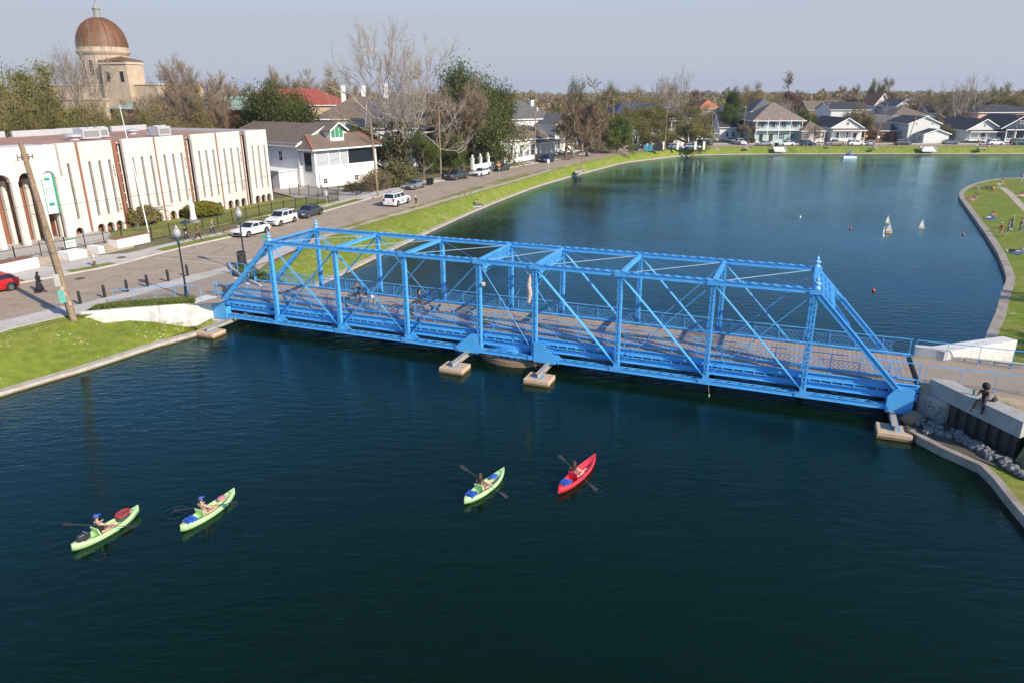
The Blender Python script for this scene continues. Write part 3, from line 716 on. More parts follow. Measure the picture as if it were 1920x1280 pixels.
# approach railings with cables
def rail_run(pts, z, lab, gap=2.3, h=1.1, cat='railing', cables=8):
    pts = [Vector((p[0],p[1],z if len(p)<3 else p[2])) for p in pts]; P0 = pts[0].copy(); t = thing('cable_railing', lab, cat, P0, 0, 'blue cable railings at the bridge ends')
    loc = [p-P0 for p in pts]; m = MB()
    for a, b in zip(loc, loc[1:]): m.bar(a+Vector((0,0,h)), b+Vector((0,0,h)), .06, .035)
    m.build('handrail', BLUE, t); m = MB()
    for a, b in zip(loc, loc[1:]):
        for k_ in range(cables): z_ = .12+k_*(h-.2)/cables; m.tube(a+Vector((0,0,z_)), b+Vector((0,0,z_)), .006, None, 4, False)
    tag(m.build('rail_cables', mat('steel_cable', (.25,.30,.36), .4, .8), t), kind='stuff')
    for i, (a, b) in enumerate(zip(loc, loc[1:])):
        n_ = max(1, round((b-a).length/gap)); d = (b-a).normalized()
        for k_ in range(n_+(1 if i == len(loc)-2 else 0)):
            p = a.lerp(b, k_/n_); m = MB(); m.bar(p, p+Vector((0,0,h-.02)), .06, .02, d); m.bar(p, p+Vector((0,0,.02)), .14, .10, d); m.build('rail_post', BLUE, t)
    return t
rail_run([G(215,571,ZP), G(330,560,ZP), G(378,561,ZP)], ZP, 'blue cable railing above the planted white wing wall', 1.25)
rail_run([G(403,556,ZP), BW(-6.3,.62,ZP)], ZP, 'short blue railing piece closing the corner by the left bridge end')
rail_run([G(434,514,ZP), G(461,518,ZP), G(479,532,ZP), BW(-6.3,5.05,ZP)], ZP, 'blue cable railing curving round the far planter and bin', .95)
rail_run([BW(43.7,.62,DZ), BW(52,.62,DZ), BW(62,.9,DZ)], DZ, 'nearer blue cable railing on the right-hand approach', 1.75)
rail_run([BW(43.7,5.05,DZ), BW(52,5.05,DZ), BW(62,5.3,DZ)], DZ, 'farther blue cable railing on the right-hand approach', 1.55)
# ------------------------------------------------------------------ left abutment, planter and wing wall
def wall_prism(name, label, cat, poly2, z0, z1, m_, group=None, ztop=None):
    """vertical wall from a plan polygon; ztop = list of top heights per corner"""
    c = Vector((sum(p[0] for p in poly2)/len(poly2), sum(p[1] for p in poly2)/len(poly2), z0)); n = len(poly2)
    A = sum(poly2[i][0]*poly2[(i+1)%n][1]-poly2[(i+1)%n][0]*poly2[i][1] for i in range(n))
    idx = list(range(n)) if A > 0 else list(range(n))[::-1]
    zt = ztop or [z1]*n
    vs = [(poly2[i][0]-c.x, poly2[i][1]-c.y, 0) for i in idx]+[(poly2[i][0]-c.x, poly2[i][1]-c.y, zt[i]-z0) for i in idx]
    mb = MB(); mb.add(vs, [tuple(range(n))[::-1], tuple(range(n,2*n))]+[(i,(i+1)%n,n+(i+1)%n,n+i) for i in range(n)])
    o = mb.build(name, m_); o.location = c; return tag(o, label, cat, group)
wa = G(147,588,2.05); wb = G(369,568,2.16); wc = G(383,569,2.16)
t_ = offset([wa, wb, wc], .32)
wall_prism('wing_wall', 'long white concrete wing wall above the near grass bank', 'retaining wall', [wa.xy, wb.xy, t_[1].xy, t_[0].xy], .3, 2.16, CONCW, ztop=[2.12,2.17,2.17,2.12])
ab = [t_[1].xy, wb.xy, BW(-6.32,-1.15,0).xy, BW(-6.12,.32,0).xy, BW(-6.12,6.0,0).xy, BW(-9.6,6.0,0).xy]
wall_prism('bridge_abutment', 'whitewashed concrete abutment under the left end of the blue bridge', 'abutment', ab, -.5, 2.10, CONCW)
wall_prism('abutment_cap', 'projecting concrete ledge at the corner of the left abutment', 'ledge', [G(368,572,2.0).xy, BW(-6.22,-1.35,0).xy, BW(-5.98,.27,0).xy, BW(-7.2,.35,0).xy, BW(-7.4,-.6,0).xy], 1.80, 2.152, CONCW)
seat_ = wall_prism('bearing_shelf', 'low concrete bearing shelf below the left end of the bridge', 'ledge', [BW(-6.3,-.6,0).xy, BW(-5.0,-.6,0).xy, BW(-5.0,6.2,0).xy, BW(-6.3,6.2,0).xy], -.5, .50, CONC)
# ------------------------------------------------------------------ right abutment and approach
ap = MB(); q = [BW(43.55,.35,0), BW(44.3,.3,0), BW(45.2,.5,0), BW(47,.3,0), BW(52,.1,0), BW(64,-.3,0), BW(64,6.2,0), BW(52,5.6,0), BW(43.55,5.4,0)]
ap.prism([(p.x,p.y) for p in q], .2, DZ-.005); tag(ap.build('approach_path', AGGR), kind='structure')
em = MB()
nearE = [BW(45.0,.3,2.1), BW(46.0,-1.4,2.1), BW(47.4,-3.2,2.05), BW(47.7,-4.0,1.7), BW(50,-6,1.3), BW(56,-9,.9), BW(64,-12,.5)]
nearI = [BW(45.2,.51,2.17), BW(47,.31,2.17), BW(48.3,.26,2.17), BW(50.0,.2,2.17), BW(52,.11,2.17), BW(58,-.1,2.17), BW(64,-.29,2.17)]
strip(em, nearE, nearI, rows=3)
lowE = [BW(47.35,-4.0,.41), BW(47.4,-5.5,.41), BW(49,-8.5,.41), BW(56,-12,.41)]
strip(em, lowE, [BW(47.7,-4.0,1.7), BW(48.6,-4.9,1.5), BW(50,-6,1.3), BW(56,-9,.9)], rows=2)
farI = [BW(43.6,5.39,2.17), BW(47,5.5,2.17), BW(50,5.58,2.17), BW(56,5.9,2.17), BW(64,6.19,2.17)]
farE = [BW(43.7,6.6,1.6), BW(46,7.6,1.5), BW(50,10.2,.43), BW(56,13,.43), BW(64,15,.43)]
strip(em, farI, farE, rows=4)
tag(em.build('approach_embankment', mat('dry_embankment', (.40,.31,.20), .95, var=.15, scale=.8, bump=.6, bscale=8, col2=(.17,.17,.06), fac2=.55, sharp=.1), smooth=True), kind='structure')
for i in range(7):
    a = 44.9+i*1.55; m = MB(); m.bx(-.74,.74,-.17,.17,0,.30); o = m.build('edge_stone', CONC); o.location = BW(a+.75, 5.75+.03*i, 2.02); o.rotation_euler.z = BAZ+random.uniform(-.03,.03)
    tag(o, ['pale edging block nearest the far white parapet','second edging block beside the far railing','third edging block beside the far railing','fourth edging block beside the far railing','fifth edging block beside the far railing','sixth edging block near the right picture edge','last edging block at the right picture edge'][i], 'stone block', 'edging blocks beside the right-hand approach')
# far parapet: wedge-shaped white wall
wall_prism('far_parapet', 'long wedge-shaped white concrete parapet beyond the right bridge end', 'parapet', [BW(43.74,5.44,0).xy, BW(45.26,5.13,0).xy, BW(49.78,9.16,0).xy, BW(49.1,9.7,0).xy, BW(44.7,5.95,0).xy, BW(43.74,5.9,0).xy], .2, 2.75, CONCW, ztop=[2.75,2.75,2.75,2.75,2.75,2.75])
# near parapet
npoly = [BW(43.96,.48,0).xy, BW(45.02,.73,0).xy, BW(45.84,-.69,0).xy, BW(48.1,-3.2,0).xy, BW(47.3,-4.1,0).xy, BW(44.25,.05,0).xy]
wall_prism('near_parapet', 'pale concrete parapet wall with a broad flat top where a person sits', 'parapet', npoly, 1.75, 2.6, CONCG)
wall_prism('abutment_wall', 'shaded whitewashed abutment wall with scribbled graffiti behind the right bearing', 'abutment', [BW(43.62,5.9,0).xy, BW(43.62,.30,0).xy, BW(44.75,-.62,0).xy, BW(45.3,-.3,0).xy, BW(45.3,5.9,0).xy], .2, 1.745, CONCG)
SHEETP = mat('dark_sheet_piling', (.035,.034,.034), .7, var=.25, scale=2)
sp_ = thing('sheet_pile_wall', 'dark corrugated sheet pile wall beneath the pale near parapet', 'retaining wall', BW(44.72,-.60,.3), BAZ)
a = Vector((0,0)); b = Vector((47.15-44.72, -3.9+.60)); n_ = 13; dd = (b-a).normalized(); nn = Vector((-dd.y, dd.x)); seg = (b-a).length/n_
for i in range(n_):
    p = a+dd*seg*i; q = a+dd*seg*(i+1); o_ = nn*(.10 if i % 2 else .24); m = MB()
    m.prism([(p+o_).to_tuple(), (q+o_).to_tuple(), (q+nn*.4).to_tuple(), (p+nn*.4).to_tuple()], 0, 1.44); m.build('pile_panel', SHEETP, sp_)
# graffiti scrawl (paint) on the abutment face looking at the camera
gf = MB(); fa = BW(43.62,.30,1.05); fb = BW(44.75,-.62,1.05); fd = (fb-fa).normalized(); fn = Vector((fd.y,-fd.x,0))*.006
def gp(u, v): return fa+fd*u+Vector((0,0,v))+fn
def gcirc(cu, cv, r, a0=0, a1=6.28, n=14):
    P = [gp(cu+r*math.cos(a0+(a1-a0)*i/n), cv+r*math.sin(a0+(a1-a0)*i/n)) for i in range(n+1)]
    for p, q in zip(P, P[1:]): gf.bar(p, q, .018, .004, fn)
gcirc(.55,.15,.27); gf.bar(gp(.3,.15),gp(.8,.17),.03,.004,fn); gf.bar(gp(.5,-.1),gp(.6,.5),.03,.004,fn)
gcirc(1.05,.1,.2,.5,5); gcirc(1.3,.15,.18); gcirc(1.15,-.15,.15,0,4); gf.bar(gp(1.0,-.3),gp(1.45,.35),.03,.004,fn); gf.bar(gp(1.2,.35),gp(1.5,-.25),.03,.004,fn)
tag(gf.build('graffiti', BLACKM), 'black spray-painted scribble with circles on the abutment wall', 'graffiti')
# riprap rocks
ROCK = mat('riprap_rock', (.17,.17,.17), .9, var=.35, scale=3, bump=.6, bscale=8, rnd=.2)
random.seed(11); RK = []
for v in range(7):
    m = MB(); m.ball((0,0,0), (.36,.28,.2), 7, 5); rr = random.Random(v)
    m.v = [(x*rr.uniform(.72,1.25), y*rr.uniform(.72,1.25), z*rr.uniform(.7,1.3)) for x, y, z in m.v]; me = m.build('rock', ROCK); RK.append(me)
# the ledge the rocks lie on
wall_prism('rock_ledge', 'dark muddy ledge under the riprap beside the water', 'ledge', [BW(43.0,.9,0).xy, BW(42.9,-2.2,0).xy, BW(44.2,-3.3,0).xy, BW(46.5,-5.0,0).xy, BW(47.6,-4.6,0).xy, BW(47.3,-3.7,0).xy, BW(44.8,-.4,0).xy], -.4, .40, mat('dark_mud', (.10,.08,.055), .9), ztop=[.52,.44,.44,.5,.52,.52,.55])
cnt = 0
for i in range(90):
    u = random.random(); v_ = random.random()
    s = 43.6+u*3.8; base_n = -.6-(s-44.7)*1.36 if s > 44.7 else -.7; n = base_n-.35-v_*1.25; s -= (1-v_)*.3
    src = RK[i % 7]; o = src if i < 7 else src.copy()
    if i >= 7: C.objects.link(o)
    o.location = BW(s, n, .55+(1-v_)*.18); o.rotation_euler = (random.uniform(-.5,.5), random.uniform(-.5,.5), random.uniform(0,6.3)); k_ = random.uniform(.38,.8); o.scale = (k_,k_,k_)
    tag(o, 'grey riprap rock in the shaded heap below the dark sheet pile wall', 'rock', 'riprap rocks below the right abutment')
m = MB(); m.ball((0,0,0), (.65,.55,.5), 9, 6); m.v = [(x*random.uniform(.85,1.1), y*random.uniform(.85,1.1), z*random.uniform(.85,1.1)) for x, y, z in m.v]
o = m.build('boulder', mat('brown_boulder', (.22,.17,.12), .9, var=.2, scale=3, bump=.6, bscale=8)); o.location = BW(43.35,-.75,.55); tag(o, 'big brown boulder between the right bearing and the abutment wall', 'boulder')
# ------------------------------------------------------------------ school building
STUC = mat('warm_white_stucco', (.66,.625,.57), .85, var=.05, scale=.6, bump=.15, bscale=20, col2=(.53,.49,.43), fac2=.60, sharp=.14)
ROOFM = mat('brown_roof_membrane', (.38,.20,.14), .9, var=.12, scale=.15, col2=(.44,.27,.19), fac2=.55)
SO = G(511,376,2.2); SDIR = Vector((-.399,-.917,0)); SAZ = math.atan2(-.917,-.399)
SB = thing('school_building', 'long white two-storey school with tall slotted concrete panels and arched bases', 'school', (SO.x,SO.y,2.15), SAZ)
# local frame: x from the far end towards the camera, y = to the right of x is the street => street side is +y? computed below
# street normal (0.917,-0.399) expressed in the local frame is +y rotated: local y axis = (-sin,cos)(SAZ) = (.917,-.399)
HT = 10.25
weather(STUC, (.42,.38,.33), .55, (1.6,1.6,.12), .52, .70); weather(ROOFM, (.20,.15,.12), .6, (.25,.25,.25), .5, .64)
SLOTG = mat('bronze_tinted_glass', (.035,.028,.022), .35, spec=.25)
def arch_panel(x0, x1, slots, arches, parent, pane=True, y=0.):
    """front slab with rounded tall slots and arched foot openings, 0.35 thick; front face at y"""
    m = MB(); th = .38; zs0, zs1 = 2.05, 8.15; sw_ = .17; za = 1.35
    edges = [x0]+sum([[s-sw_, s+sw_] for s in slots], [])+[x1]
    for a, b in zip(edges[0::2], edges[1::2]): m.bx(a, b, y-th, y, zs0, zs1)
    m.bx(x0, x1, y-th, y, zs1, HT); m.bx(x0, x1, y-th, y, za, zs0)
    for s in slots:      # rounded heads of the slots
        for k_ in (-1, 1): m.add([(s+k_*sw_, y-.003, zs1-.18), (s+k_*sw_, y-.003, zs1), (s, y-.003, zs1), (s+k_*.1, y-.003, zs1-.06)], [(0,1,2,3)])
    # arched band
    r = .50; cur = x0
    for c in arches:
        m.bx(cur, c-r, y-th, y, 0, za); cur = c+r
        n_ = 8; P = [(c-r*math.cos(math.pi*i/n_), .55+r*math.sin(math.pi*i/n_)*1.2) for i in range(n_+1)]
        for (xa, z_a), (xb, z_b) in zip(P, P[1:]):
            vs = [(xa,y,z_a),(xb,y,z_b),(xb,y,za),(xa,y,za),(xa,y-th,z_a),(xb,y-th,z_b),(xb,y-th,za),(xa,y-th,za)]
            m.add(vs, [(3,2,1,0),(4,5,6,7),(0,1,5,4)])
        # dark cellar light behind each arch
    m.bx(cur, x1, y-th, y, 0, za)
    o = m.build('facade_panel', STUC, parent)
    for s in slots:
        w_ = MB(); w_.bx(s-sw_, s+sw_, y-th-.01, y-th+.05, zs0, zs1); o2 = w_.build('slot_window', SLOTG, o)
    return o
def slots3(a, b): L_ = b-a; return [a+L_*.15, a+L_*.45, a+L_*.75]
panels = [(-.12,3.94),(5.12,9.36),(9.66,13.7),(14.94,19.3),(19.58,23.9),(25.34,29.5)]
for a, b in panels:
    L_ = b-a; arch_panel(a, b, slots3(a,b), [a+L_*.18, a+L_*.47, a+L_*.76], SB)
arch_panel(29.85, 33.3, [31.0,32.3], [31.2, 32.6], SB)
# recessed brick wall and strip windows between panels
m = MB(); m.bx(-.3, 33.3, -1.6, -.9, 0, HT-.25); m.build('brick_wall', BRICK, SB)
for a, b in ((3.94,5.12),(13.7,14.94),(23.9,25.34)):
    m = MB(); m.bx(a+.55, b-.02, -.88, -.38, .0, HT-.12); m.build('brick_pier', BRICK, SB)
    m = MB(); m.bx(a+.10, a+.45, -.88, -.80, .6, HT-.3); f = m.build('strip_window', DARKW, SB)
    m = MB()
    for k_ in range(9): m.bx(a+.08, a+.47, -.79, -.77, .6+k_*1.15, .68+k_*1.15)
    m.bx(a+.02, a+.10, -.88, -.72, 0, HT-.3); m.build('window_mullion', WHITE, f)
for a, b in ((9.36,9.66),(19.3,19.58),(29.5,29.85)):
    m = MB(); m.bx(a, b, -.88, -.10, 0, HT-.06); m.build('brick_pier', BRICK, SB)
m = MB(); m.bx(-.3,0-.125,-1.6,-.1,0,HT-.05); m.build('end_wall', STUC, SB)
# body, roof, parapets
m = MB(); m.bx(-.35, 48, -24, -1.62, 0, HT-.55); m.build('main_body', BRICK, SB)
m = MB(); m.bx(-.4, 48, -24.2, -.4, HT-.50, HT-.42); m.build('flat_roof', ROOFM, SB)
GREYP = mat('grey_metal_coping', (.52,.52,.53), .5, .2, var=.08)
for i, (a, b, y0) in enumerate([(-.3,6,-24.0),(7,14,-24.6),(14.4,21,-23.8),(21.6,28,-24.4),(28.5,34,-23.6),(34.4,40,-24.4),(40.5,48,-23.8)]):
    m = MB(); m.bx(a, b, y0-.4, y0, HT-.42, HT+.35); m.build('roof_coping', GREYP, SB)
m = MB(); m.bx(-.42,-.02,-24,-.4,HT-.41,HT-.05); m.build('roof_coping', GREYP, SB)
# names and numbers on the facade
def text_on(name, txt, size, mat_, M, parent=None, ext=.02, sp=1.):
    cu = bpy.data.curves.new(name, 'FONT'); cu.body = txt; cu.size = size; cu.extrude = ext; cu.align_x = 'CENTER'; cu.align_y = 'CENTER'; cu.space_character = sp; cu.resolution_u = 2
    o = bpy.data.objects.new(name, cu); C.objects.link(o); bpy.context.view_layer.update()
    dg = bpy.context.evaluated_depsgraph_get(); me = bpy.data.meshes.new_from_object(o.evaluated_get(dg)); bpy.data.objects.remove(o)
    me.materials.clear(); me.materials.append(mat_); o = bpy.data.objects.new(name, me); C.objects.link(o); o.matrix_world = M
    if parent: o.parent = parent
    return o
# text plane: reading direction is local -x (viewer stands at +y), up z
def facing(x, y, z, roll=0): return Matrix.Translation((x,y,z)) @ Matrix(((-1,0,0),(0,0,1),(0,1,0))).to_4x4() @ Matrix.Rotation(roll,4,'Z')
BRONZE = mat('bronze_lettering', (.10,.06,.04), .5)
for (a, b), n1, n2 in zip(panels[::-1], ('209','211','213','215','217','219'), ('109','111','113','115','117','119')):
    if b-a < 4.1 and a > 9 and a < 14: pass
    for txt, z in ((n1, 6.75), (n2, 2.85)):
        if (a, b) in (panels[5], panels[3], panels[1]):
            for k_, ch in enumerate(txt): text_on('room_number', ch, .56, BRONZE, facing(a+.24, .012, z+.55-k_*.50), SB)
# entrance portico: columns carrying a wall with round arches, word above
PX = [33.0, 35.35, 37.75, 40.2, 42.7, 45.2]; PY = 1.05; PZ0 = .45
m = MB()
x0_, x1_ = 33.3-.5, 46; th = .55; zsp = 6.9; ztop = HT
prev = x0_
m2 = MB()
for i, (a, b) in enumerate(zip(PX, PX[1:])):
    c = (a+b)/2; r = (b-a)/2-.42; n_ = 12
    P = [(c-r*math.cos(math.pi*k_/n_), zsp+r*math.sin(math.pi*k_/n_)) for k_ in range(n_+1)]
    for (xa, za_), (xb, zb_) in zip(P, P[1:]):
        vs = [(xa,PY,za_),(xb,PY,zb_),(xb,PY,ztop),(xa,PY,ztop),(xa,PY-th,za_),(xb,PY-th,zb_),(xb,PY-th,ztop),(xa,PY-th,ztop)]
        m.add(vs, [(3,2,1,0),(4,5,6,7),(0,1,5,4),(3,7,6,2)])
for x in PX:
    m.bx(x-.42, x+.42, PY-th, PY, zsp, ztop)
m.bx(x0_-.25, x0_+.05, -.4, PY, PZ0, ztop)
m.build('portico_wall', STUC, SB)
for x in PX:
    m = MB(); m.bx(x-.30, x+.30, PY-th+.02, PY-.02, PZ0, zsp-.001); m.bx(x-.36,x-.301,PY-.42,PY-.12,PZ0,zsp-.002); m.bx(x+.301,x+.36,PY-.42,PY-.12,PZ0,zsp-.002); m.build('portico_column', STUC, SB)
    m = MB(); m.bx(x-.22, x+.22, -1.35, -.9, PZ0, zsp); m.build('portico_column', STUC, SB)
m = MB(); m.bx(33.32, 47, -3.6, -3.3, PZ0, ztop-.4); m.build('brick_wall', BRICK, SB)
m = MB(); m.bx(33.3, 47, -3.29, PY-th-.01, ztop-.30, ztop-.05); m.build('portico_roof', STUC, SB)
for x in (34.6, 37.4, 40.2, 43):
    m = MB(); m.bx(x-1.0, x+1.0, -3.29, -3.2, PZ0, 6.8); o = m.build('entrance_glazing', DARKW, SB)
    m = MB(); 
    for xx in (-1,0,1): m.bx(x+xx-.04, x+xx+.04, -3.19, -3.12, PZ0, 6.8)
    for zz in (2.6, 4.8, 6.8): m.bx(x-1,x+1,-3.19,-3.13,zz-.04,zz+.04)
    m.build('mullion', WHITE, o)
for k_, ch in enumerate('HIGH'): text_on('sign_letter', ch, .86, BRONZE, facing((36.75,36.42,36.08,35.62)[k_], PY+.015, 9.2), SB)
o = MB(); o.lathe([(.62,-.04),(.62,.04)], (0,0,0), 24); o = o.build('round_emblem', WHITE, SB); o.matrix_world = facing(37.6, PY+.05, 7.4); o.parent = SB
em_ = MB(); em_.lathe([(.2,0),(.2,.02)], (0,.12,.06), 3); em_.bx(-.3,.3,-.28,-.2,.045,.06); o = em_.build('emblem_mark', mat('emblem_red', (.35,.08,.08), .5), SB); o.matrix_world = facing(37.6, PY+.10, 7.4)
# banner hanging in the arch
bn = thing('school_banner', 'white and green vertical banner with a ring emblem hanging in the entrance arch', 'banner', (0,0,0))
def sl(x, y, z): c, s_ = math.cos(SAZ), math.sin(SAZ); return Vector((SO.x+x*c-y*s_, SO.y+x*s_+y*c, 2.15+z))
bn.location = sl(34.2, PY-.35, 3.2); bn.rotation_euler.z = SAZ
GREENB = mat('banner_green', (.02,.28,.17), .7)
m = MB(); m.bx(-.55,.55,-.012,.012,0,4.6); m.build('banner_cloth', mat('banner_white', (.66,.68,.68), .8), bn)
for x in (-.66,.66): m = MB(); m.bx(x-.11,x+.11,-.012,.012,0,4.6); m.build('banner_edge', GREENB, bn)
m = MB(); pts = [(.38*math.cos(t), .02, 2.3+.38*math.sin(t)) for t in [i*.42 for i in range(15)]]; m.path(pts, .04, 4, closed=True); m.build('banner_ring', GREENB, bn)
for z in (1.0, 3.6): m = MB(); m.bx(-.3,.3,.013,.02,z-.15,z+.15); m.build('banner_print', GREENB, bn)
# rooftop plant
GRILM = mat('grille_grey', (.25,.25,.25), .6)
def roofbox(x, y, sx, sy, h, lab, cat='air conditioner', fan=False):
    P = G(x, y, HT+1.73); t = thing('rooftop_unit' if not fan else 'roof_vent', lab, cat, P, SAZ)
    m = MB()
    if fan: m.lathe([(sx*.5,0),(sx*.5,.35),(sx*.8,.42),(sx*.8,.62),(sx*.3,.75)], (0,0,0), 16); m.build('vent_hood', GREYP, t); return
    m.bx(-sx/2,sx/2,-sy/2,sy/2,.12,h); m.build('casing', GREYP, t)
    for k_ in range(2):
        m = MB(); m.lathe([(.42,h),(.42,h+.12)], (-sx/4+k_*sx/2,0,0), 14); m.build('fan_housing', GREYP, t)
    m = MB(); m.bx(-sx/2+.2,sx/2-.2,sy/2+.001,sy/2+.03,.35,h-.3); m.build('side_grille', GRILM, t)
roofbox(165,262,2.4,1.7,1.35,'big grey air conditioning unit on the left part of the school roof')
roofbox(191,259,1.3,1.3,1.3,'smaller cube-shaped unit beside the big one on the school roof')
roofbox(302,256,2.0,1.6,1.3,'grey air conditioning unit on the middle of the school roof')
roofbox(288,256,1.1,1.0,.9,'low unit beside the middle air conditioner on the school roof')
roofbox(140,263,1.4,1.4,1,'mushroom roof vent left of the air conditioners','vent',True); roofbox(249,252,1.2,1.2,1,'mushroom roof vent on the middle of the school roof','vent',True)
# ---- forecourt: terrace, steps, white cheek walls
tr = MB(); q = [sl(33.3,PY-.9,0), sl(29.4,-.05,0), sl(29.2,2.2,0), sl(32.5,5.6,0), sl(48,7.2,0), sl(48,-3.3,0), sl(33.3,-3.3,0)]
tr.prism([(p.x,p.y) for p in q], 1.9, 2.60); o = tr.build('entrance_terrace', SIDEW); tag(o, kind='structure')
lw = MB(); q = [sl(-4,-.4,0), sl(-4,9.2,0), sl(12,8.0,0), sl(25,7.4,0), sl(30.8,6.6,0), sl(32.4,5.6,0), sl(29.2,2.2,0), sl(29.4,-.4,0)]
lw.prism([(p.x,p.y) for p in q], 1.7, 2.20); tag(lw.build('school_lawn', LAWN), kind='structure')
STEPM = mat('sandy_steps', (.40,.33,.26), .9, var=.15, scale=1.2)
stp = thing('entrance_steps', 'weathered sandstone coloured steps between white cheek walls before the school', 'steps', sl(33.5, 0, -.15), SAZ)
for k_ in range(4):
    m = MB(); y0 = 7.35+k_*.42; m.bx(-1.5, 14, y0, y0+.42 if k_ < 3 else y0+.5, -.1, .50-k_*.13); m.build('step', STEPM, stp)
m = MB(); m.bx(-2.9,14,5.2,7.35,-.1,.52); m.build('landing', STEPM, stp)
def wbox(x0, x1, y0, y1, z1, lab, soil=False):
    t = thing('cheek_wall', lab, 'low wall', sl((x0+x1)/2, (y0+y1)/2, 0)-Vector((0,0,.1)), SAZ, 'white cheek walls along the school steps')
    hx, hy = (x1-x0)/2, (y1-y0)/2; m = MB(); m.bx(-hx,hx,-hy,hy,0,z1); m.build('wall_block', WHITE, t)
    if soil: m = MB(); m.bx(-hx+.06,hx-.06,-hy+.06,hy-.25,z1,z1+.02); m.build('soil_top', mat('rusty_soil', (.24,.11,.06), .95), t)
wbox(29.6,33.6,7.3,8.8,.9,'long white planter wall at the right end of the school steps', True)
wbox(35.6,36.2,7.6,9.3,.75,'narrow white cheek wall right of the hydrant')
wbox(37.6,39.5,7.8,9.4,.8,'square white cheek wall in the middle of the steps')
wbox(42.5,48,7.6,9.4,1.0,'long white planter wall behind the dark-robed pedestrian', True)
# ---- black picket fence
def picket_fence(pts, h, lab, gap=2.4, z=None, group='black iron picket fences by the school'):
    P0 = pts[0].copy(); t = thing('picket_fence', lab, 'fence', P0, 0, group); loc = [p-P0 for p in pts]; rails = MB(); pk = MB()
    for i, (a, b) in enumerate(zip(loc, loc[1:])):
        for z_ in (.22, h-.25): rails.bar(a+Vector((0,0,z_)), b+Vector((0,0,z_)), .035, .045)
        n_ = max(1, round((b-a).length/gap)); d = (b-a).normalized()
        for k_ in range(n_+(1 if i == len(loc)-2 else 0)):
            p = a.lerp(b, k_/n_); m = MB(); m.bar(p, p+Vector((0,0,h+.08)), .07, .07, d); m.build('fence_post', BLACKM, t)
        n_ = int((b-a).length/.15)
        for k_ in range(n_): p = a.lerp(b, (k_+.5)/n_); pk.bar(p+Vector((0,0,.08)), p+Vector((0,0,h)), .016, .016, d)
    rails.build('fence_rails', BLACKM, t); tag(pk.build('pickets', BLACKM, t), kind='stuff')
picket_fence([sl(48,6.9,.45), sl(38,6.95,.40), sl(31.5,6.9,.30)], 1.35, 'black picket fence along the top of the school steps')
picket_fence([sl(31.5,6.9,.05), sl(29.4,8.9,.0), sl(12,8.3,0), sl(-3.6,9.3,.0)], 1.5, 'black picket fence between the school lawn and the sidewalk')
picket_fence([sl(-3.6,9.3,0), sl(-6.0,2.0,0), sl(-6.3,-2.0,0)], 1.7, 'black picket gate section at the corner beyond the parked sedan')
# statue, sign, hydrant
st = thing('statue', 'white robed religious statue on the school lawn', 'statue', G(363,413,2.2))
m = MB(); m.lathe([(.42,0),(.42,.35),(.34,.38)], (0,0,0), 12); m.build('plinth', WHITE, st)
m = MB(); m.lathe([(.33,.38),(.36,.5),(.30,1.2),(.34,1.7),(.36,1.95),(.26,2.15),(.12,2.28),(.10,2.32),(.17,2.42),(.19,2.58),(.14,2.75),(.03,2.84)], (0,0,0), 14)
m.bar((.1,-.28,1.75),(.02,-.42,1.65),.12,.12); m.build('figure', WHITE, st, smooth=True)
sg = thing('lawn_sign', 'small white notice board fixed to the fence by the steps', 'sign', G(133,470,2.5)); m = MB(); m.box((0,0,.75),(1.3,.04,.9), SAZ); m.build('board', WHITE, sg)
m = MB(); m.box((.03,-.03,1.12),(1.3,.02,.12), SAZ); m.build('green_strip', GREENB, sg); m = MB(); m.box((.03,-.03,.75),(.8,.02,.12), SAZ); m.box((.03,-.03,.5),(.6,.02,.10), SAZ); m.build('printed_lines', mat('print_grey', (.35,.38,.36), .7), sg)
hy = thing('fire_hydrant', 'silver fire hydrant with brown base on the far sidewalk', 'hydrant', G(178,499,2.15))
SILV = mat('silver_paint', (.55,.54,.50), .4, .4); m = MB(); m.lathe([(.17,0),(.17,.12),(.12,.14),(.12,.5)], (0,0,0), 12); m.build('standpipe', mat('brown_pipe', (.14,.08,.05), .7), hy)
m = MB(); m.lathe([(.15,.5),(.15,.85),(.19,.87),(.19,.93),(.15,1.05),(.07,1.14),(.04,1.2)], (0,0,0), 12); m.build('barrel', SILV, hy)
for s_ in (-1,1): m = MB(); m.tube((0,0,.72),(s_*.27,0,.72),.07,None,10); m.build('nozzle', SILV, hy)
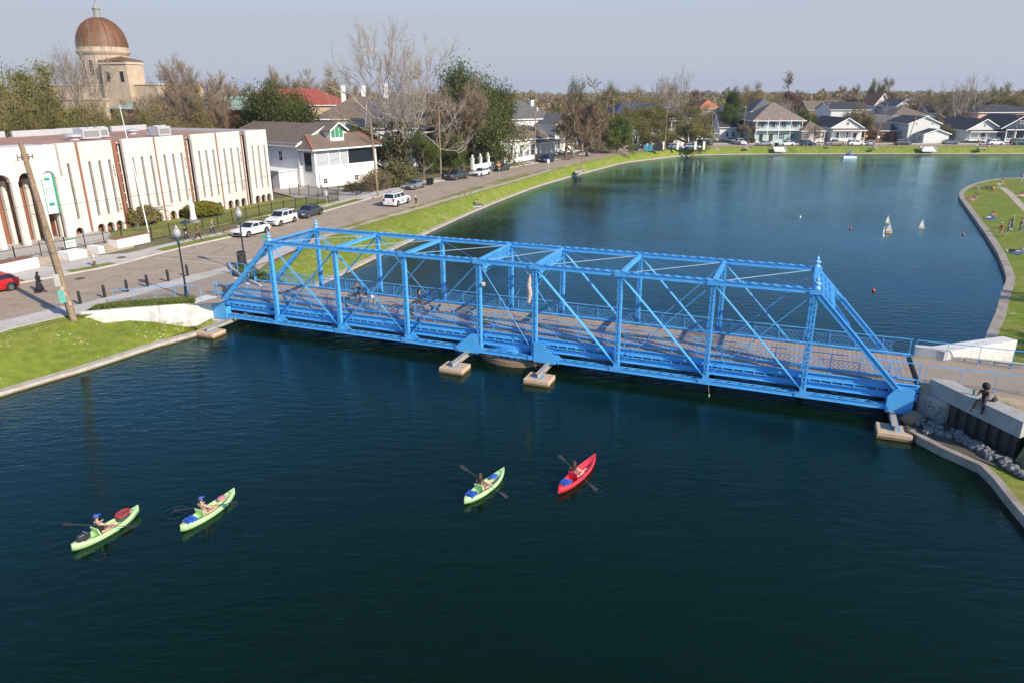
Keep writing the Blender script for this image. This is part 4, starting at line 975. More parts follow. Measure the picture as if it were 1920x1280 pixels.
# ------------------------------------------------------------------ houses
def roof_mat(name, c, c2=None): return mat(name, c, .85, var=.16, scale=.7, bump=.35, bscale=9, col2=c2 or tuple(k*1.25 for k in c), fac2=.55)
RBROWN = roof_mat('brown_shingles', (.155,.115,.085)); RDARK = roof_mat('charcoal_shingles', (.04,.04,.044)); RGREY = roof_mat('grey_shingles', (.11,.105,.10))
RTAN = roof_mat('tan_shingles', (.20,.16,.125)); RRED = roof_mat('red_tile_roof', (.34,.07,.045), (.28,.085,.055)); RORANGE = roof_mat('orange_tile_roof', (.42,.15,.07)); RNAVY = roof_mat('slate_blue_roof', (.05,.055,.11), (.04,.045,.085))
RCOPPER = roof_mat('green_copper_roof', (.30,.42,.34), (.25,.37,.31))
def siding(name, col, w_=.16):
    m = mat(name, col, .65, var=.05, scale=.8)
    n = m.node_tree; N = n.nodes; L = n.links; b = N['Principled BSDF']; ge = N.new('ShaderNodeNewGeometry'); sp = N.new('ShaderNodeSeparateXYZ'); L.new(ge.outputs['Position'], sp.inputs[0])
    a = N.new('ShaderNodeMath'); a.operation = 'DIVIDE'; a.inputs[1].default_value = w_; L.new(sp.outputs[2], a.inputs[0]); f = N.new('ShaderNodeMath'); f.operation = 'FRACT'; L.new(a.outputs[0], f.inputs[0])
    bp = N.new('ShaderNodeBump'); bp.inputs['Distance'].default_value = .03; bp.inputs['Strength'].default_value = .8; L.new(f.outputs[0], bp.inputs['Height']); L.new(bp.outputs[0], b.inputs['Normal']); return m
SWHITE = siding('white_siding', (.72,.71,.69)); SMINT = siding('mint_green_siding', (.36,.50,.46)); SNAVY = siding('navy_siding', (.045,.065,.12)); SBLUE = siding('pale_blue_siding', (.38,.48,.60)); SCREAM = siding('cream_siding', (.58,.52,.40)); SPEACH = siding('peach_siding', (.62,.42,.28))
weather(SWHITE, (.50,.48,.44), .4, (1.5,1.5,.4), .5, .7)
SGREY = siding('pale_grey_siding', (.50,.51,.52)); GLASS = mat('house_window_glass', (.03,.035,.04), .06, var=.3, scale=.5); SHUT = mat('green_shutters', (.03,.14,.08), .6); BLSH = mat('blue_shutters', (.06,.12,.22), .6); DOORM = mat('dark_door', (.06,.04,.03), .5)
def window(par, M, w_, h, frame=WHITE, shut=None, mull=True, glass=GLASS):
    """M maps local (u right, v up, n out) to the thing frame"""
    def bx_(mb, u0,u1,v0,v1,n0,n1): 
        vs = [M @ Vector(p) for p in ((u0,v0,n0),(u1,v0,n0),(u1,v1,n0),(u0,v1,n0),(u0,v0,n1),(u1,v0,n1),(u1,v1,n1),(u0,v1,n1))]
        mb.add(vs, [(3,2,1,0),(4,5,6,7),(0,1,5,4),(1,2,6,5),(2,3,7,6),(3,0,4,7)])
    f = .09; m = MB()
    bx_(m,-w_/2-f,w_/2+f,-f,0,.002,.07); bx_(m,-w_/2-f,w_/2+f,h,h+f,.002,.07); bx_(m,-w_/2-f,-w_/2,0,h,.002,.06); bx_(m,w_/2,w_/2+f,0,h,.002,.06)
    if mull: bx_(m,-w_/2,w_/2,h/2-.03,h/2+.03,.002,.05); bx_(m,-.02,.02,0,h,.002,.045)
    o = m.build('window', frame, par); g = MB(); bx_(g,-w_/2,w_/2,0,h,.004,.022); g.build('pane', glass, o)
    if shut:
        for s_ in (-1,1): q = MB(); c_ = s_*(w_/2+f+.2); bx_(q,c_-.18,c_+.18,-.05,h+.05,.003,.05); q.build('shutter', shut, o)
    return o
def face(side, W_, Dp):
    """local frames of the four walls; u runs to the right as seen from outside, origin at wall centre bottom"""
    if side == 'f': return Matrix(((1,0,0,W_/2),(0,0,-1,0),(0,1,0,0),(0,0,0,1)))
    if side == 'b': return Matrix(((-1,0,0,W_/2),(0,0,1,Dp),(0,1,0,0),(0,0,0,1)))
    if side == 'l': return Matrix(((0,0,-1,0),(-1,0,0,Dp/2),(0,1,0,0),(0,0,0,1)))
    if side == 'r': return Matrix(((0,0,1,W_),(1,0,0,Dp/2),(0,1,0,0),(0,0,0,1)))
def slab_roof(mb, polys, th=.16):
    for P in polys:
        P = [Vector(p) for p in P]; n = len(P); vs = P+[p-Vector((0,0,th)) for p in P]
        mb.add(vs, [tuple(range(n)), tuple(range(2*n-1,n-1,-1))]+[(i,(i+1)%n,n+(i+1)%n,n+i) for i in range(n)])
def house(label, A, B, depth, h, roof='hip', rh=2.5, wall=None, rmat=None, wins=(), porch=None, chimneys=(), group=None, over=.5, cat='house', name='house', z0=None, trim=WHITE, flatshut=None, doors=(), base=.0):
    """A,B: front-left and front-right base points (world). wins: (side,u,v,w,h[,shutter])"""
    wall = wall or SWHITE; rmat = rmat or RGREY
    A = Vector(A); B = Vector(B); W_ = (B-A).length; az = math.atan2(B.y-A.y, B.x-A.x); z = A.z if z0 is None else z0
    t = thing(name, label, cat, (A.x,A.y,z-.1), az, group); Dp = depth; h = h+.1
    m = MB()
    if roof == 'gable_f':      # ridge runs front to back, gables at front and back
        q = [(0,h),(W_/2,h+rh),(W_,h)]; m.bx(0,W_,0,Dp,0,h)
        m.add([(0,0,h),(W_/2,0,h+rh),(W_,0,h),(0,Dp,h),(W_/2,Dp,h+rh),(W_,Dp,h)], [(0,2,1),(3,4,5)])
    elif roof == 'gable_s':    # ridge runs left to right
        m.bx(0,W_,0,Dp,0,h); m.add([(0,0,h),(0,Dp,h),(0,Dp/2,h+rh),(W_,0,h),(W_,Dp,h),(W_,Dp/2,h+rh)], [(0,2,1),(3,4,5)])
    else: m.bx(0,W_,0,Dp,0,h)
    m.build('wall', wall, t)
    r = MB(); o = over; e = o*rh/(W_/2) if roof == 'gable_f' else (o*rh/(Dp/2) if roof == 'gable_s' else o*rh/(min(W_,Dp)/2)); zt = .16
    if roof == 'gable_f': slab_roof(r, [[(-o,-o,h-e+zt),(W_/2,-o,h+rh+zt),(W_/2,Dp+o,h+rh+zt),(-o,Dp+o,h-e+zt)], [(W_+o,Dp+o,h-e+zt),(W_/2,Dp+o,h+rh+zt),(W_/2,-o,h+rh+zt),(W_+o,-o,h-e+zt)]])
    elif roof == 'gable_s': slab_roof(r, [[(-o,-o,h-e+zt),(W_+o,-o,h-e+zt),(W_+o,Dp/2,h+rh+zt),(-o,Dp/2,h+rh+zt)], [(W_+o,Dp+o,h-e+zt),(-o,Dp+o,h-e+zt),(-o,Dp/2,h+rh+zt),(W_+o,Dp/2,h+rh+zt)]])
    elif roof == 'hip':
        ins = min(W_,Dp)/2; x0,x1,y0,y1 = -o,W_+o,-o,Dp+o; zz = h-e+zt; T = h+rh+zt
        if W_ >= Dp: a, b = (ins, Dp/2, T), (W_-ins, Dp/2, T)
        else: a, b = (W_/2, ins, T), (W_/2, Dp-ins, T)
        if W_ >= Dp: ps = [[(x0,y0,zz),(x1,y0,zz),b,a],[(x1,y1,zz),(x0,y1,zz),a,b],[(x0,y1,zz),(x0,y0,zz),a],[(x1,y0,zz),(x1,y1,zz),b]]
        else: ps = [[(x0,y0,zz),(x1,y0,zz),a],[(x1,y1,zz),(x0,y1,zz),b],[(x0,y1,zz),(x0,y0,zz),a,b],[(x1,y0,zz),(x1,y1,zz),b,a]]
        slab_roof(r, ps)
    elif roof == 'flat': r.bx(-.15,W_+.15,-.15,Dp+.15,h,h+.22)
    ro = r.build('roof', rmat, t)
    # trim along the eaves and gable
    tr_ = MB(); ez = h-e-.02
    if roof == 'gable_f':
        for y in (-o-.03, ): tr_.bar((-o,y,ez+.03),(W_/2,y,h+rh+.03),.05,.24,(0,0,1)); tr_.bar((W_+o,y,ez+.03),(W_/2,y,h+rh+.03),.05,.24,(0,0,1))
        for x in (-o-.03, W_+o+.03): tr_.bx(x-.03,x+.03,-o,Dp+o,ez-.02,ez+.17)
    elif roof == 'gable_s':
        tr_.bx(-o,W_+o,-o-.06,-o-.005,ez-.02,ez+.18)
        for x in (-o-.03, W_+o+.03): tr_.bar((x,-o,ez+.03),(x,Dp/2,h+rh+.03),.05,.24,(0,0,1)); tr_.bar((x,Dp+o,ez+.03),(x,Dp/2,h+rh+.03),.05,.24,(0,0,1))
    elif roof == 'hip': tr_.bx(-o,W_+o,-o-.06,-o-.005,ez-.06,ez+.17); tr_.bx(-o-.06,-o-.005,-o,Dp+o,ez-.06,ez+.17); tr_.bx(W_+o+.005,W_+o+.06,-o,Dp+o,ez-.06,ez+.17)
    else: tr_.bx(-.18,W_+.18,-.20,-.155,h-.1,h+.3)
    tr_.build('eaves_trim', trim, t)
    for wd in wins:
        sd_, u, v, ww, hh = wd[:5]; sh = wd[5] if len(wd) > 5 else flatshut
        window(t, face(sd_,W_,Dp) @ Matrix.Translation((u,v+.1,0)), ww, hh, trim, sh)
    for sd_, u, v, ww, hh in doors:
        M = face(sd_,W_,Dp); m = MB(); vs = [M @ Vector(p) for p in ((u-ww/2,v,.004),(u+ww/2,v,.004),(u+ww/2,v+hh,.004),(u-ww/2,v+hh,.004),(u-ww/2,v,.05),(u+ww/2,v,.05),(u+ww/2,v+hh,.05),(u-ww/2,v+hh,.05))]
        m.add(vs, [(4,5,6,7),(0,1,5,4),(1,2,6,5),(2,3,7,6),(3,0,4,7)]); m.build('door', DOORM, t)
    for cx, cy, cz, cw in chimneys:
        m = MB(); m.bx(cx-cw/2,cx+cw/2,cy-cw/2,cy+cw/2,h*.6,cz); m.bx(cx-cw/2-.06,cx+cw/2+.06,cy-cw/2-.06,cy+cw/2+.06,cz,cz+.15); m.build('chimney', WHITE if cw > .85 else BRICK, ro)
    if porch:   # dict(w0,w1,d,z,floors,ncol,roof)
        w0, w1, d, fl, nc = porch['w0'], porch['w1'], porch['d'], porch.get('floors',[.5]), porch.get('n',4); hz = porch.get('h', h-.35)
        for f_ in fl: m = MB(); m.bx(w0,w1,-d,-.01,f_-.18,f_); m.build('porch_floor', trim, t)
        for i in range(nc):
            x = w0+.15+(w1-w0-.3)*i/max(1,nc-1); m = MB(); r_ = porch.get('r',.11); m.lathe([(r_*1.4,fl[0]),(r_*1.4,fl[0]+.15),(r_,fl[0]+.2),(r_*.85,hz-.2),(r_*1.4,hz-.15),(r_*1.4,hz)], (x,-d+.2,0), 8); m.build('column', trim, t)
        if porch.get('rail', True):
            for f_ in fl[(0 if len(fl)==1 else 1):]:
                m = MB(); m.bx(w0,w1,-d+.1,-d+.15,f_+.85,f_+.92); m.bx(w0,w1,-d+.1,-d+.15,f_+.1,f_+.15)
                n_ = int((w1-w0)/.22)
                for i in range(n_): x = w0+(i+.5)*(w1-w0)/n_; m.bx(x-.02,x+.02,-d+.11,-d+.14,f_+.15,f_+.85)
                tag(m.build('balustrade', trim, t), kind='stuff')
        if porch.get('roof'):
            m = MB(); k_ = porch['roof']; slab_roof(m, [[(w0-.3,-d-.4,hz),(w1+.3,-d-.4,hz),(w1+.3,.0,hz+k_),(w0-.3,.0,hz+k_)]]); m.build('porch_roof', porch.get('rmat', rmat), t)
            m = MB(); m.bx(w0-.3,w1+.3,-d-.46,-d-.405,hz-.22,hz+.02); m.bx(w0,w1,-d+.1,-d+.3,hz-.3,hz-.05); m.build('porch_beam', trim, t)
        if fl[0] > .3:
            m = MB(); c_ = porch.get('step', (w0+w1)/2)
            for k_ in range(3): m.bx(c_-.7,c_+.7,-d-.3*(3-k_),-d-.3*(2-k_)-.005,0,(k_+1)*fl[0]/4)
            m.build('porch_steps', CONC, t)
    return t
def wrow(side, us, v, w_, h, sh=None): return [(side,u,v,w_,h)+((sh,) if sh else ()) for u in us]
# white side house next to the school
A = G(601,352,2.1); B = G(708,338,2.1)
dirAB = (B-A).normalized()
hL = thing('side_house', 'long white two-storey house with brown roof and a glazed corner porch beside the school', 'house', A-Vector((0,0,.1)), math.atan2(dirAB.y, dirAB.x))
Wd = (B-A).length
WALLH = Zat(601,270,A)-2.0
# local: x along the street front, y back.  Body lies to the left/back
m = MB(); m.bx(-1.5,Wd-1.2,3.2,27,0,WALLH); 
xr = (Wd-2.7)/2-0.0; xm = (-1.5+Wd-1.2)/2
m.add([(-1.5,3.2,WALLH),(xm,3.2,WALLH+2.9),(Wd-1.2,3.2,WALLH)], [(0,2,1)]); m.build('wall', siding('aged_white_siding', (.62,.62,.62), .2), hL)
m = MB(); o=.6; slab_roof(m, [[(-2.1,2.9,WALLH-.4),(xm,2.9,WALLH+3.0),(xm,24.5,WALLH+3.0),(-2.1,27.6,WALLH-.4)],[(Wd-.6,27.6,WALLH-.4),(xm,24.5,WALLH+3.0),(xm,2.9,WALLH+3.0),(Wd-.6,2.9,WALLH-.4)],[(-2.1,27.6,WALLH-.4),(xm,24.5,WALLH+3.0),(Wd-.6,27.6,WALLH-.4)]])
rfo = m.build('roof', RBROWN, hL)
m = MB(); m.bar((-2.1,2.85,WALLH-.45),(xm,2.85,WALLH+2.95),.06,.26,(0,0,1)); m.bar((Wd-.6,2.85,WALLH-.45),(xm,2.85,WALLH+2.95),.06,.26,(0,0,1)); m.bx(-2.16,-2.1,2.9,27,WALLH-.62,WALLH-.4); m.build('eaves_trim', WHITE, hL)
hp = WALLH-.9; m = MB(); m.bx(-.9,Wd-.1,-.2,3.19,0,2.6); m.bx(-.9,Wd-.1,-.2,3.19,2.6,3.6)
m.bx(-.9,-.5,-.2,3.19,3.6,hp); m.bx(Wd-.5,Wd-.1,-.2,3.19,3.6,hp); m.bx(-.9,Wd-.1,-.2,3.19,hp-.35,hp)
for x in (2.1,4.6,6.4): m.bx(x-.12,x+.12,-.2,0.1,3.6,hp-.35)
m.build('porch_block', WHITE, hL)
m = MB(); zz = hp+.05; e=.8; slab_roof(m, [[(-1.7,-1.0,zz),(Wd+.7,-1.0,zz),(Wd-1.2,3.0,zz+2.2),(.2,3.0,zz+2.2)],[(-1.7,3.2,zz),(-1.7,-1.0,zz),(.2,3.0,zz+2.2)],[(Wd+.7,-1.0,zz),(Wd+.7,3.2,zz),(Wd-1.2,3.0,zz+2.2)]]); prf = m.build('porch_roof', RBROWN, hL)
m = MB(); m.bx(-1.7,Wd+.7,-1.08,-1.01,zz-.25,zz-.02); m.bx(-1.78,-1.71,-1.0,3.2,zz-.25,zz-.02); m.build('eaves_trim', WHITE, hL)
REDT = mat('orange_ridge_tiles', (.55,.13,.05), .7); m = MB(); m.bar((-1.7,-1.0,zz+.06),(.2,3.0,zz+2.27),.16,.10); m.bar((Wd+.7,-1.0,zz+.06),(Wd-1.2,3.0,zz+2.27),.16,.10); m.build('ridge_tiles', REDT, hL)
# dormer
dm = MB(); cx = xm; dm.bx(cx-1.5,cx+1.5,.9,3.4,zz+.9,zz+3.0); dm.add([(cx-1.5,.9,zz+3.0),(cx,.9,zz+3.9),(cx+1.5,.9,zz+3.0)],[(0,2,1)]); do = dm.build('dormer', WHITE, hL)
m = MB(); slab_roof(m, [[(cx-2.1,.2,zz+2.75),(cx,.2,zz+4.1),(cx,5.5,zz+4.1),(cx-2.1,5.5,zz+2.75)],[(cx+2.1,5.5,zz+2.75),(cx,5.5,zz+4.1),(cx,.2,zz+4.1),(cx+2.1,.2,zz+2.75)]], .14); m.build('dormer_roof', RBROWN, do)
m = MB(); m.bar((cx-2.1,.15,zz+2.7),(cx,.15,zz+4.05),.06,.22,(0,0,1)); m.bar((cx+2.1,.15,zz+2.7),(cx,.15,zz+4.05),.06,.22,(0,0,1)); m.build('dormer_trim', WHITE, do)
for k_ in (-1,0,1): m = MB(); m.bx(cx+k_*.9-.38,cx+k_*.9+.38,.84,.895,zz+1.6,zz+(3.1 if k_ else 3.4)); m.build('louvre', mat('green_louvre', (.05,.24,.12), .6), do)
blind = mat('pale_blinds', (.42,.45,.46), .5, var=.1, scale=3)
for x0_, x1_, mt_ in ((-.45,1.95,blind),(2.25,4.45,blind),(4.75,6.25,blind),(6.6,Wd-.55,DARKW)): m = MB(); m.bx(x0_,min(x1_,Wd-.55),-.12,-.06,3.62,hp-.36); m.build('window', mt_, hL)
m = MB(); m.bx(-.96,-.9,.6,2.4,2.7,hp-.6); m.build('window', DARKW, hL)
def lface(y, z): return Matrix(((0,0,-1,-1.5),(-1,0,0,y),(0,1,0,z),(0,0,0,1)))
w1 = window(hL, lface(15.5,4.2), 1.1, 1.9); 
m = MB(); m.bx(-2.1,-1.52,15.2,16.2,3.55,4.15); m.build('window_air_conditioner', GREYP, hL)
window(hL, lface(20.5,.8), .9, 1.4); window(hL, lface(15.0,.8), .9, 1.4); window(hL, lface(8.0,4.3), .9, 1.6)
for x in (1.0, 8.0): window(hL, Matrix(((1,0,0,x),(0,0,-1,-.2),(0,1,0,.7),(0,0,0,1))), .8, .8)
m = MB(); m.tube((-1.6,22.5,.1),(-1.6,22.5,WALLH+.2),.09,None,8); m.build('downpipe', WHITE, hL)
# annex
m = MB(); m.bx(-5.2,-1.55,4.0,11.5,0,2.9); m.bx(-5.5,-1.52,3.7,11.8,2.9,3.1); m.build('annex', WHITE, hL); m = MB(); m.bx(-5.26,-5.2,6.0,7.1,.1,2.3); m.bx(-5.26,-5.2,7.6,8.7,.1,2.3); m.build('door', DARKW, hL)
# paved yard between school and side house
yd = MB(); q = [(596,384),(660,374),(703,371),(690,362),(640,352),(520,343),(512,360),(560,372)]; yd.sheet([tuple(G(x,y,2.11)) for x,y in q]); tag(yd.build('paved_yard', mat('yard_paving', (.40,.35,.31), .9, var=.1, scale=.4)), kind='structure')
picket_fence([G(604,366,2.1), G(668,368,2.1), G(690,357,2.1)], 1.5, 'dark open fence in front of the white side house', group=None)
YEL = mat('yellow_paint', (.65,.42,.05), .5)
for x, y, nm in ((527,352,'left'),(534,352.5,'right')):
    P = G(x,y,2.1); b_ = thing('guard_bollard', f'{nm}-hand yellow guard bollard beside the white side house', 'bollard', P, 0, 'yellow guard bollards'); m = MB(); m.tube((0,0,0),(0,0,1.1),.10,None,10); m.ball((0,0,1.1),.10,10,5); m.build('post', YEL, b_)
# ------------------------------------------------------------------ domed church
CY = 205.; P = Dray(189, 70, CY, 2); CHW = thing('church', 'sandstone coloured church with a great brown copper dome and small corner turret', 'church', (P.x, P.y, 2), R(-12))
zc = lambda py: Zat(190, py, P)-2
kx = lambda dpx: dpx*CY/FPX*.84
SAND = mat('sandy_church_brick', (.50,.39,.275), .85, var=.12, scale=.5, bump=.3, bscale=6); SANDL = mat('pale_stone_trim', (.62,.52,.40), .8, var=.08); DOMEM = mat('brown_copper_dome', (.155,.070,.030), .6, var=.12, scale=.35, col2=(.21,.105,.05), fac2=.55)
z1, z2, z3, z4, z5 = zc(158), zc(98), zc(90), zc(33), zc(17)
m = MB(); rad = kx(47); m.lathe([(rad*.98,z1-6),(rad*.98,z1),(rad*1.03,z1+.2),(rad*1.03,z1+.9),(rad*.98,z1+1.1),(rad*.98,z2-1),(rad*1.06,z2-.4),(rad*1.08,z2),(rad*1.02,z2+.3),(rad*1.02,z3)], (0,0,0), 40); m.build('drum', SAND, CHW)
m = MB(); n_ = 12; m.lathe([(rad*1.02,z3-.1)]+[(rad*1.01*math.cos(math.pi/2*(k_/n_)**1.05), z3+(z4-z3)*math.sin(math.pi/2*k_/n_)) for k_ in range(n_)]+[(kx(7),z4-.05)], (0,0,0), 40); dmo = m.build('dome', DOMEM, CHW, smooth=True)
m = MB()
for i in range(20):
    t = 2*math.pi*i/20; pp_ = [(rad*1.02*math.cos(math.pi/2*(k_/n_)**1.05)*math.cos(t), rad*1.02*math.cos(math.pi/2*(k_/n_)**1.05)*math.sin(t), z3+.04+(z4-z3)*math.sin(math.pi/2*k_/n_)) for k_ in range(n_)]; m.path(pp_, .09, 4)
m.build('dome_ribs', DOMEM, dmo)
m = MB(); m.lathe([(kx(8),z4-.2),(kx(7.5),z4+.1),(kx(6),z4+.3),(kx(6),z5-.3),(kx(8),z5),(kx(7),z5+.2),(kx(3),z5+.8),(kx(1),z5+1.4)], (0,0,0), 12); ln = m.build('lantern', mat('verdigris_stone', (.28,.29,.25), .7), CHW)
m = MB(); m.bx(-.06,.06,-.06,.06,z5+1.3,z5+3.9); m.bx(-.45,.45,-.05,.05,z5+2.9,z5+3.0); m.build('cross', mat('cross_metal', (.2,.18,.15), .5, .5), CHW)
for i in range(16):
    t = 2*math.pi*i/16+.1; M = Matrix.Rotation(t,4,'Z') @ Matrix(((0,0,1,rad*.985),(1,0,0,0),(0,1,0,z1+2.0),(0,0,0,1)))
    o = MB(); pts = [(-.55,0),(.55,0),(.55,3.4)]+[(.55*math.cos(a_),3.4+.55*math.sin(a_)) for a_ in [math.pi*k_/6 for k_ in range(1,6)]]+[(-.55,3.4)]
    vs = [M @ Vector((u,v,.05)) for u,v in pts]; o.add(vs, [tuple(range(len(vs)))]); wn = o.build('arched_window', DARKW, CHW)
    fr = MB(); PP = [M @ Vector((u*1.12,v,.06)) for u,v in pts]; fr.path(PP, .09, 4, closed=True)
    for k_ in range(4): fr.bar(M @ Vector((-.55,.8+k_*.8,.07)), M @ Vector((.55,.8+k_*.8,.07)), .06,.06)
    fr.build('window_surround', SANDL, wn)
# turret with low roof at right, block roofs
tx = kx(62); m = MB(); m.bx(tx-kx(26),tx+kx(33),-rad*1.25,-rad*.2,zc(160)-6,zc(118)); m.build('turret', SAND, CHW)
m = MB(); slab_roof(m, [[(tx-kx(28),-rad*1.3,zc(118)+.2),(tx+kx(35),-rad*1.3,zc(118)+.2),(tx+kx(3),-rad*.7,zc(108))],[(tx+kx(35),-rad*1.3,zc(118)+.2),(tx+kx(35),-rad*.15,zc(118)+.2),(tx+kx(3),-rad*.7,zc(108))],[(tx-kx(28),-rad*.15,zc(118)+.2),(tx-kx(28),-rad*1.3,zc(118)+.2),(tx+kx(3),-rad*.7,zc(108))]]); m.build('turret_roof', DOMEM, CHW)
m = MB(); m.bx(tx-kx(28),tx+kx(35),-rad*1.30,-rad*.2,zc(123),zc(121)); m.build('cornice', SANDL, CHW)
for u in (-kx(12), kx(20)):
    m = MB(); m.bx(tx+u-.5,tx+u+.5,-rad*1.25-.06,-rad*1.25-.01,zc(155),zc(137)); w_ = m.build('arched_window', DARKW, CHW); m = MB(); m.bx(tx+u-.8,tx+u+.8,-rad*1.25-.10,-rad*1.25-.061,zc(136),zc(135)+.2); m.build('window_hood', SANDL, w_)
m = MB(); m.bx(-kx(112),kx(150),-rad*1.0,rad*2.2,-1,zc(161)); m.bx(-kx(112),kx(40),-rad*1.6,-rad,-1,zc(186)); m.build('nave_walls', weather(SAND, (.34,.25,.17), .5, (.5,.5,.12), .5, .68), CHW)
m = MB(); m.bx(-kx(114),kx(152),-rad*1.03,rad*2.2,zc(161),zc(158.5)); m.bx(-kx(113),kx(42),-rad*1.64,-rad*.99,zc(187),zc(184)); m.build('stone_coping', SANDL, CHW)
# school wing with the green copper roof
A = Dray(205,202,176,2); B = Dray(462,202,160,2); zr = Zat(320,202,(A+B)/2)-2
gw = house('brick wing with a pale green copper roof between the bare trees', A, B, 16, zr-.2, 'hip', Zat(320,180,(A+B)/2+Vector((0,8,0)))-2-zr, BRICK, RCOPPER, wins=wrow('f',[-8,-4,0,4,8],1.2,1.4,2), cat='building', name='brick_wing')
hs = [
 # label, px left, px right, distance, eaves row, ridge row, depth, roof kind, wall, roof mat
 ('red tiled roof building behind the dark green magnolia', 430, 640, 215, 197, 168, 18, 'hip', SPEACH, RRED),
 ('white mansion with dark roof and white chimneys behind the big bare tree', 588, 760, 172, 222, 183, 16, 'hip', SWHITE, RBROWN),
 ('grey-roofed white mansion wing behind the sycamore trunk', 690, 800, 160, 238, 186, 14, 'gable_s', SWHITE, RGREY),
 ('small red roof glimpsed above the grey hip roof', 935, 992, 240, 200, 187, 12, 'hip', SWHITE, RRED),
]
for lab, xa, xb, Y, ye, yr_, dp, kind, wm, rm in hs:
    A = Dray(xa, ye, Y, 2); B = Dray(xb, ye, Y+1, 2); c_ = (A+B)/2; ze = Zat((xa+xb)/2, ye, c_)-2; zr = Zat((xa+xb)/2, yr_, c_+Vector((0,dp/2,0)))-2
    ch = [(6,7,zr+2.6,.95),((B-A).length-5,7,zr+3.2,1.1),((B-A).length/2,9,zr+2.6,1.0)] if 'chimneys' in lab else ()
    house(lab, A, B, dp, ze, kind, max(.8, zr-ze), wm, rm, wins=wrow('f',[-5,-2,1,4],ze*.5,.9,1.5), chimneys=ch)
# white houses behind the white balustraded wall
A = Dray(948,222,198,2); B = Dray(1042,222,206,2); c_=(A+B)/2
house('large white house with a grey hip roof behind the white pillared wall', A, B, 14, Zat(995,222,c_)-2, 'hip', 4.4, SWHITE, RGREY, wins=[('f',-2.5,5.6,.9,1.5),('f',2.5,5.6,.9,1.5),('l',0,4.6,.9,1.5)], chimneys=[((B-A).length*.7,5,13.2,1.0)])
A = Dray(938,250,176,2); B = Dray(1036,250,190,2); L_ = (B-A).length
house('long low white wing with brown hip roof and small gallery', A, B, 8, 4.6, 'hip', 2.6, SWHITE, RBROWN, wins=[('f',-L_*.32,1.2,.8,1.8,SHUT),('f',-L_*.1,1.2,.8,1.8,SHUT),('f',L_*.12,1.2,.8,1.8)], porch=dict(w0=L_*.66,w1=L_,d=1.8,n=4,floors=[.5],h=3.6,roof=.4))
A = Dray(1040,250,197,2); B = Dray(1086,250,203,2); L_ = (B-A).length
house('tall white three-bay house with columns half hidden by tan trees', A, B, 12, 7.2, 'gable_f', 2.6, SWHITE, RGREY, wins=wrow('f',[-3,0,3],1.0,.9,1.8)+wrow('f',[-3,0,3],4.4,.9,1.6), porch=dict(w0=.2,w1=L_-.2,d=2.0,n=5,floors=[.4,3.7],h=6.6,roof=.5))
A = D(1148,213,2); B = D(1292,224,2); L_ = (B-A).length
tt = house('white arcaded mansion with slate blue roof behind the spreading live oak', A, B, 14, 8.0, 'hip', 4.2, SWHITE, RNAVY, wins=wrow('f',[-9,-6,-3,0,3,6,9],4.9,1.2,2.2)+wrow('f',[-9,-6,6,9],1.0,1.1,2.0), porch=dict(w0=2,w1=L_-2,d=2.4,n=8,floors=[.4,4.1],h=7.4,roof=.4,rmat=RNAVY,r=.22))
m = MB()
for i in range(4):
    cx_ = 4.5+i*4.6; pts = [(1.7*math.cos(math.pi*k_/8), 2.2+1.7*math.sin(math.pi*k_/8)) for k_ in range(9)]
    for (xa,za),(xb,zb) in zip(pts, pts[1:]): m.add([(cx_+xa,-2.45,za),(cx_+xb,-2.45,zb),(cx_+xb,-2.45,4.1),(cx_+xa,-2.45,4.1),(cx_+xa,-2.2,za),(cx_+xb,-2.2,zb),(cx_+xb,-2.2,4.1),(cx_+xa,-2.2,4.1)], [(0,1,2,3),(7,6,5,4),(0,4,5,1)])
    m.bx(cx_-2.3,cx_-1.7,-2.45,-2.2,0,4.1)
m.bx(20.6,21.2,-2.45,-2.2,0,4.1); m.build('arcade', WHITE, tt)
# ---- far bank houses: label, xl, xr, Y, eave row, ridge row, depth, kind, wall, roof, extra
def far(lab, xl, xr, Y, ye, yr_, dp, kind, wm, rm, wins=(), porch=None, dY=0, chim=(), z=2.1, doors=()):
    A = D(xl, Y, z); B = D(xr, Y+dY, z); c_ = (A+B)/2; ze = Zat((xl+xr)/2, ye, c_)-z; off = dp/2 if kind in ('hip','gable_s') else 0
    zr = Zat((xl+xr)/2, yr_, c_+Vector((0,off,0)))-z; return house(lab, A, B, dp, ze, kind, max(.5,zr-ze), wm, rm, wins=wins, porch=porch, chimneys=chim, doors=doors), (B-A).length
K = FPX/240.
far('low white garage house with dark roof left of the mint green house', 1348, 1410, 246, 238, 212, 12, 'gable_s', SWHITE, RDARK, wins=wrow('f',[-3,-1],1.0,.8,1.5), doors=[('f',3,.1,2.6,2.3)])
far('dark grey hip-roofed house behind the low garage house', 1405, 1462, 262, 208, 186, 14, 'hip', SWHITE, RGREY)
Y=234; A=D(1413,Y,2.1); B=D(1497,Y,2.1); L_=(B-A).length
house('mint green two-storey gallery house with tan hip roof and white columns', A, B, 13, 7.3, 'hip', 4.3, SMINT, RTAN, over=1.3, wins=[('f',-L_/2+2.2,4.3,1.0,2.2,BLSH),('f',-1.5,4.3,1.3,2.2,BLSH),('f',1.6,4.3,1.2,2.2,BLSH),('f',L_/2-1.8,4.3,1.3,2.2,BLSH),('f',1.2,1.0,.9,1.5,BLSH),('f',L_/2-2.2,1.0,.9,1.5,BLSH),('l',-2,1.2,.8,1.4),('r',2,1.2,.8,1.4)], doors=[('f',-L_*.13,.3,1.1,2.3),('f',-L_*.35,.3,1.1,2.3)], porch=dict(w0=-.2,w1=L_+.2,d=1.5,n=5,floors=[.25,3.85],h=7.1,r=.12))
Y=231; A=D(1502,Y,2.1); B=D(1541,Y,2.1); L_=(B-A).length
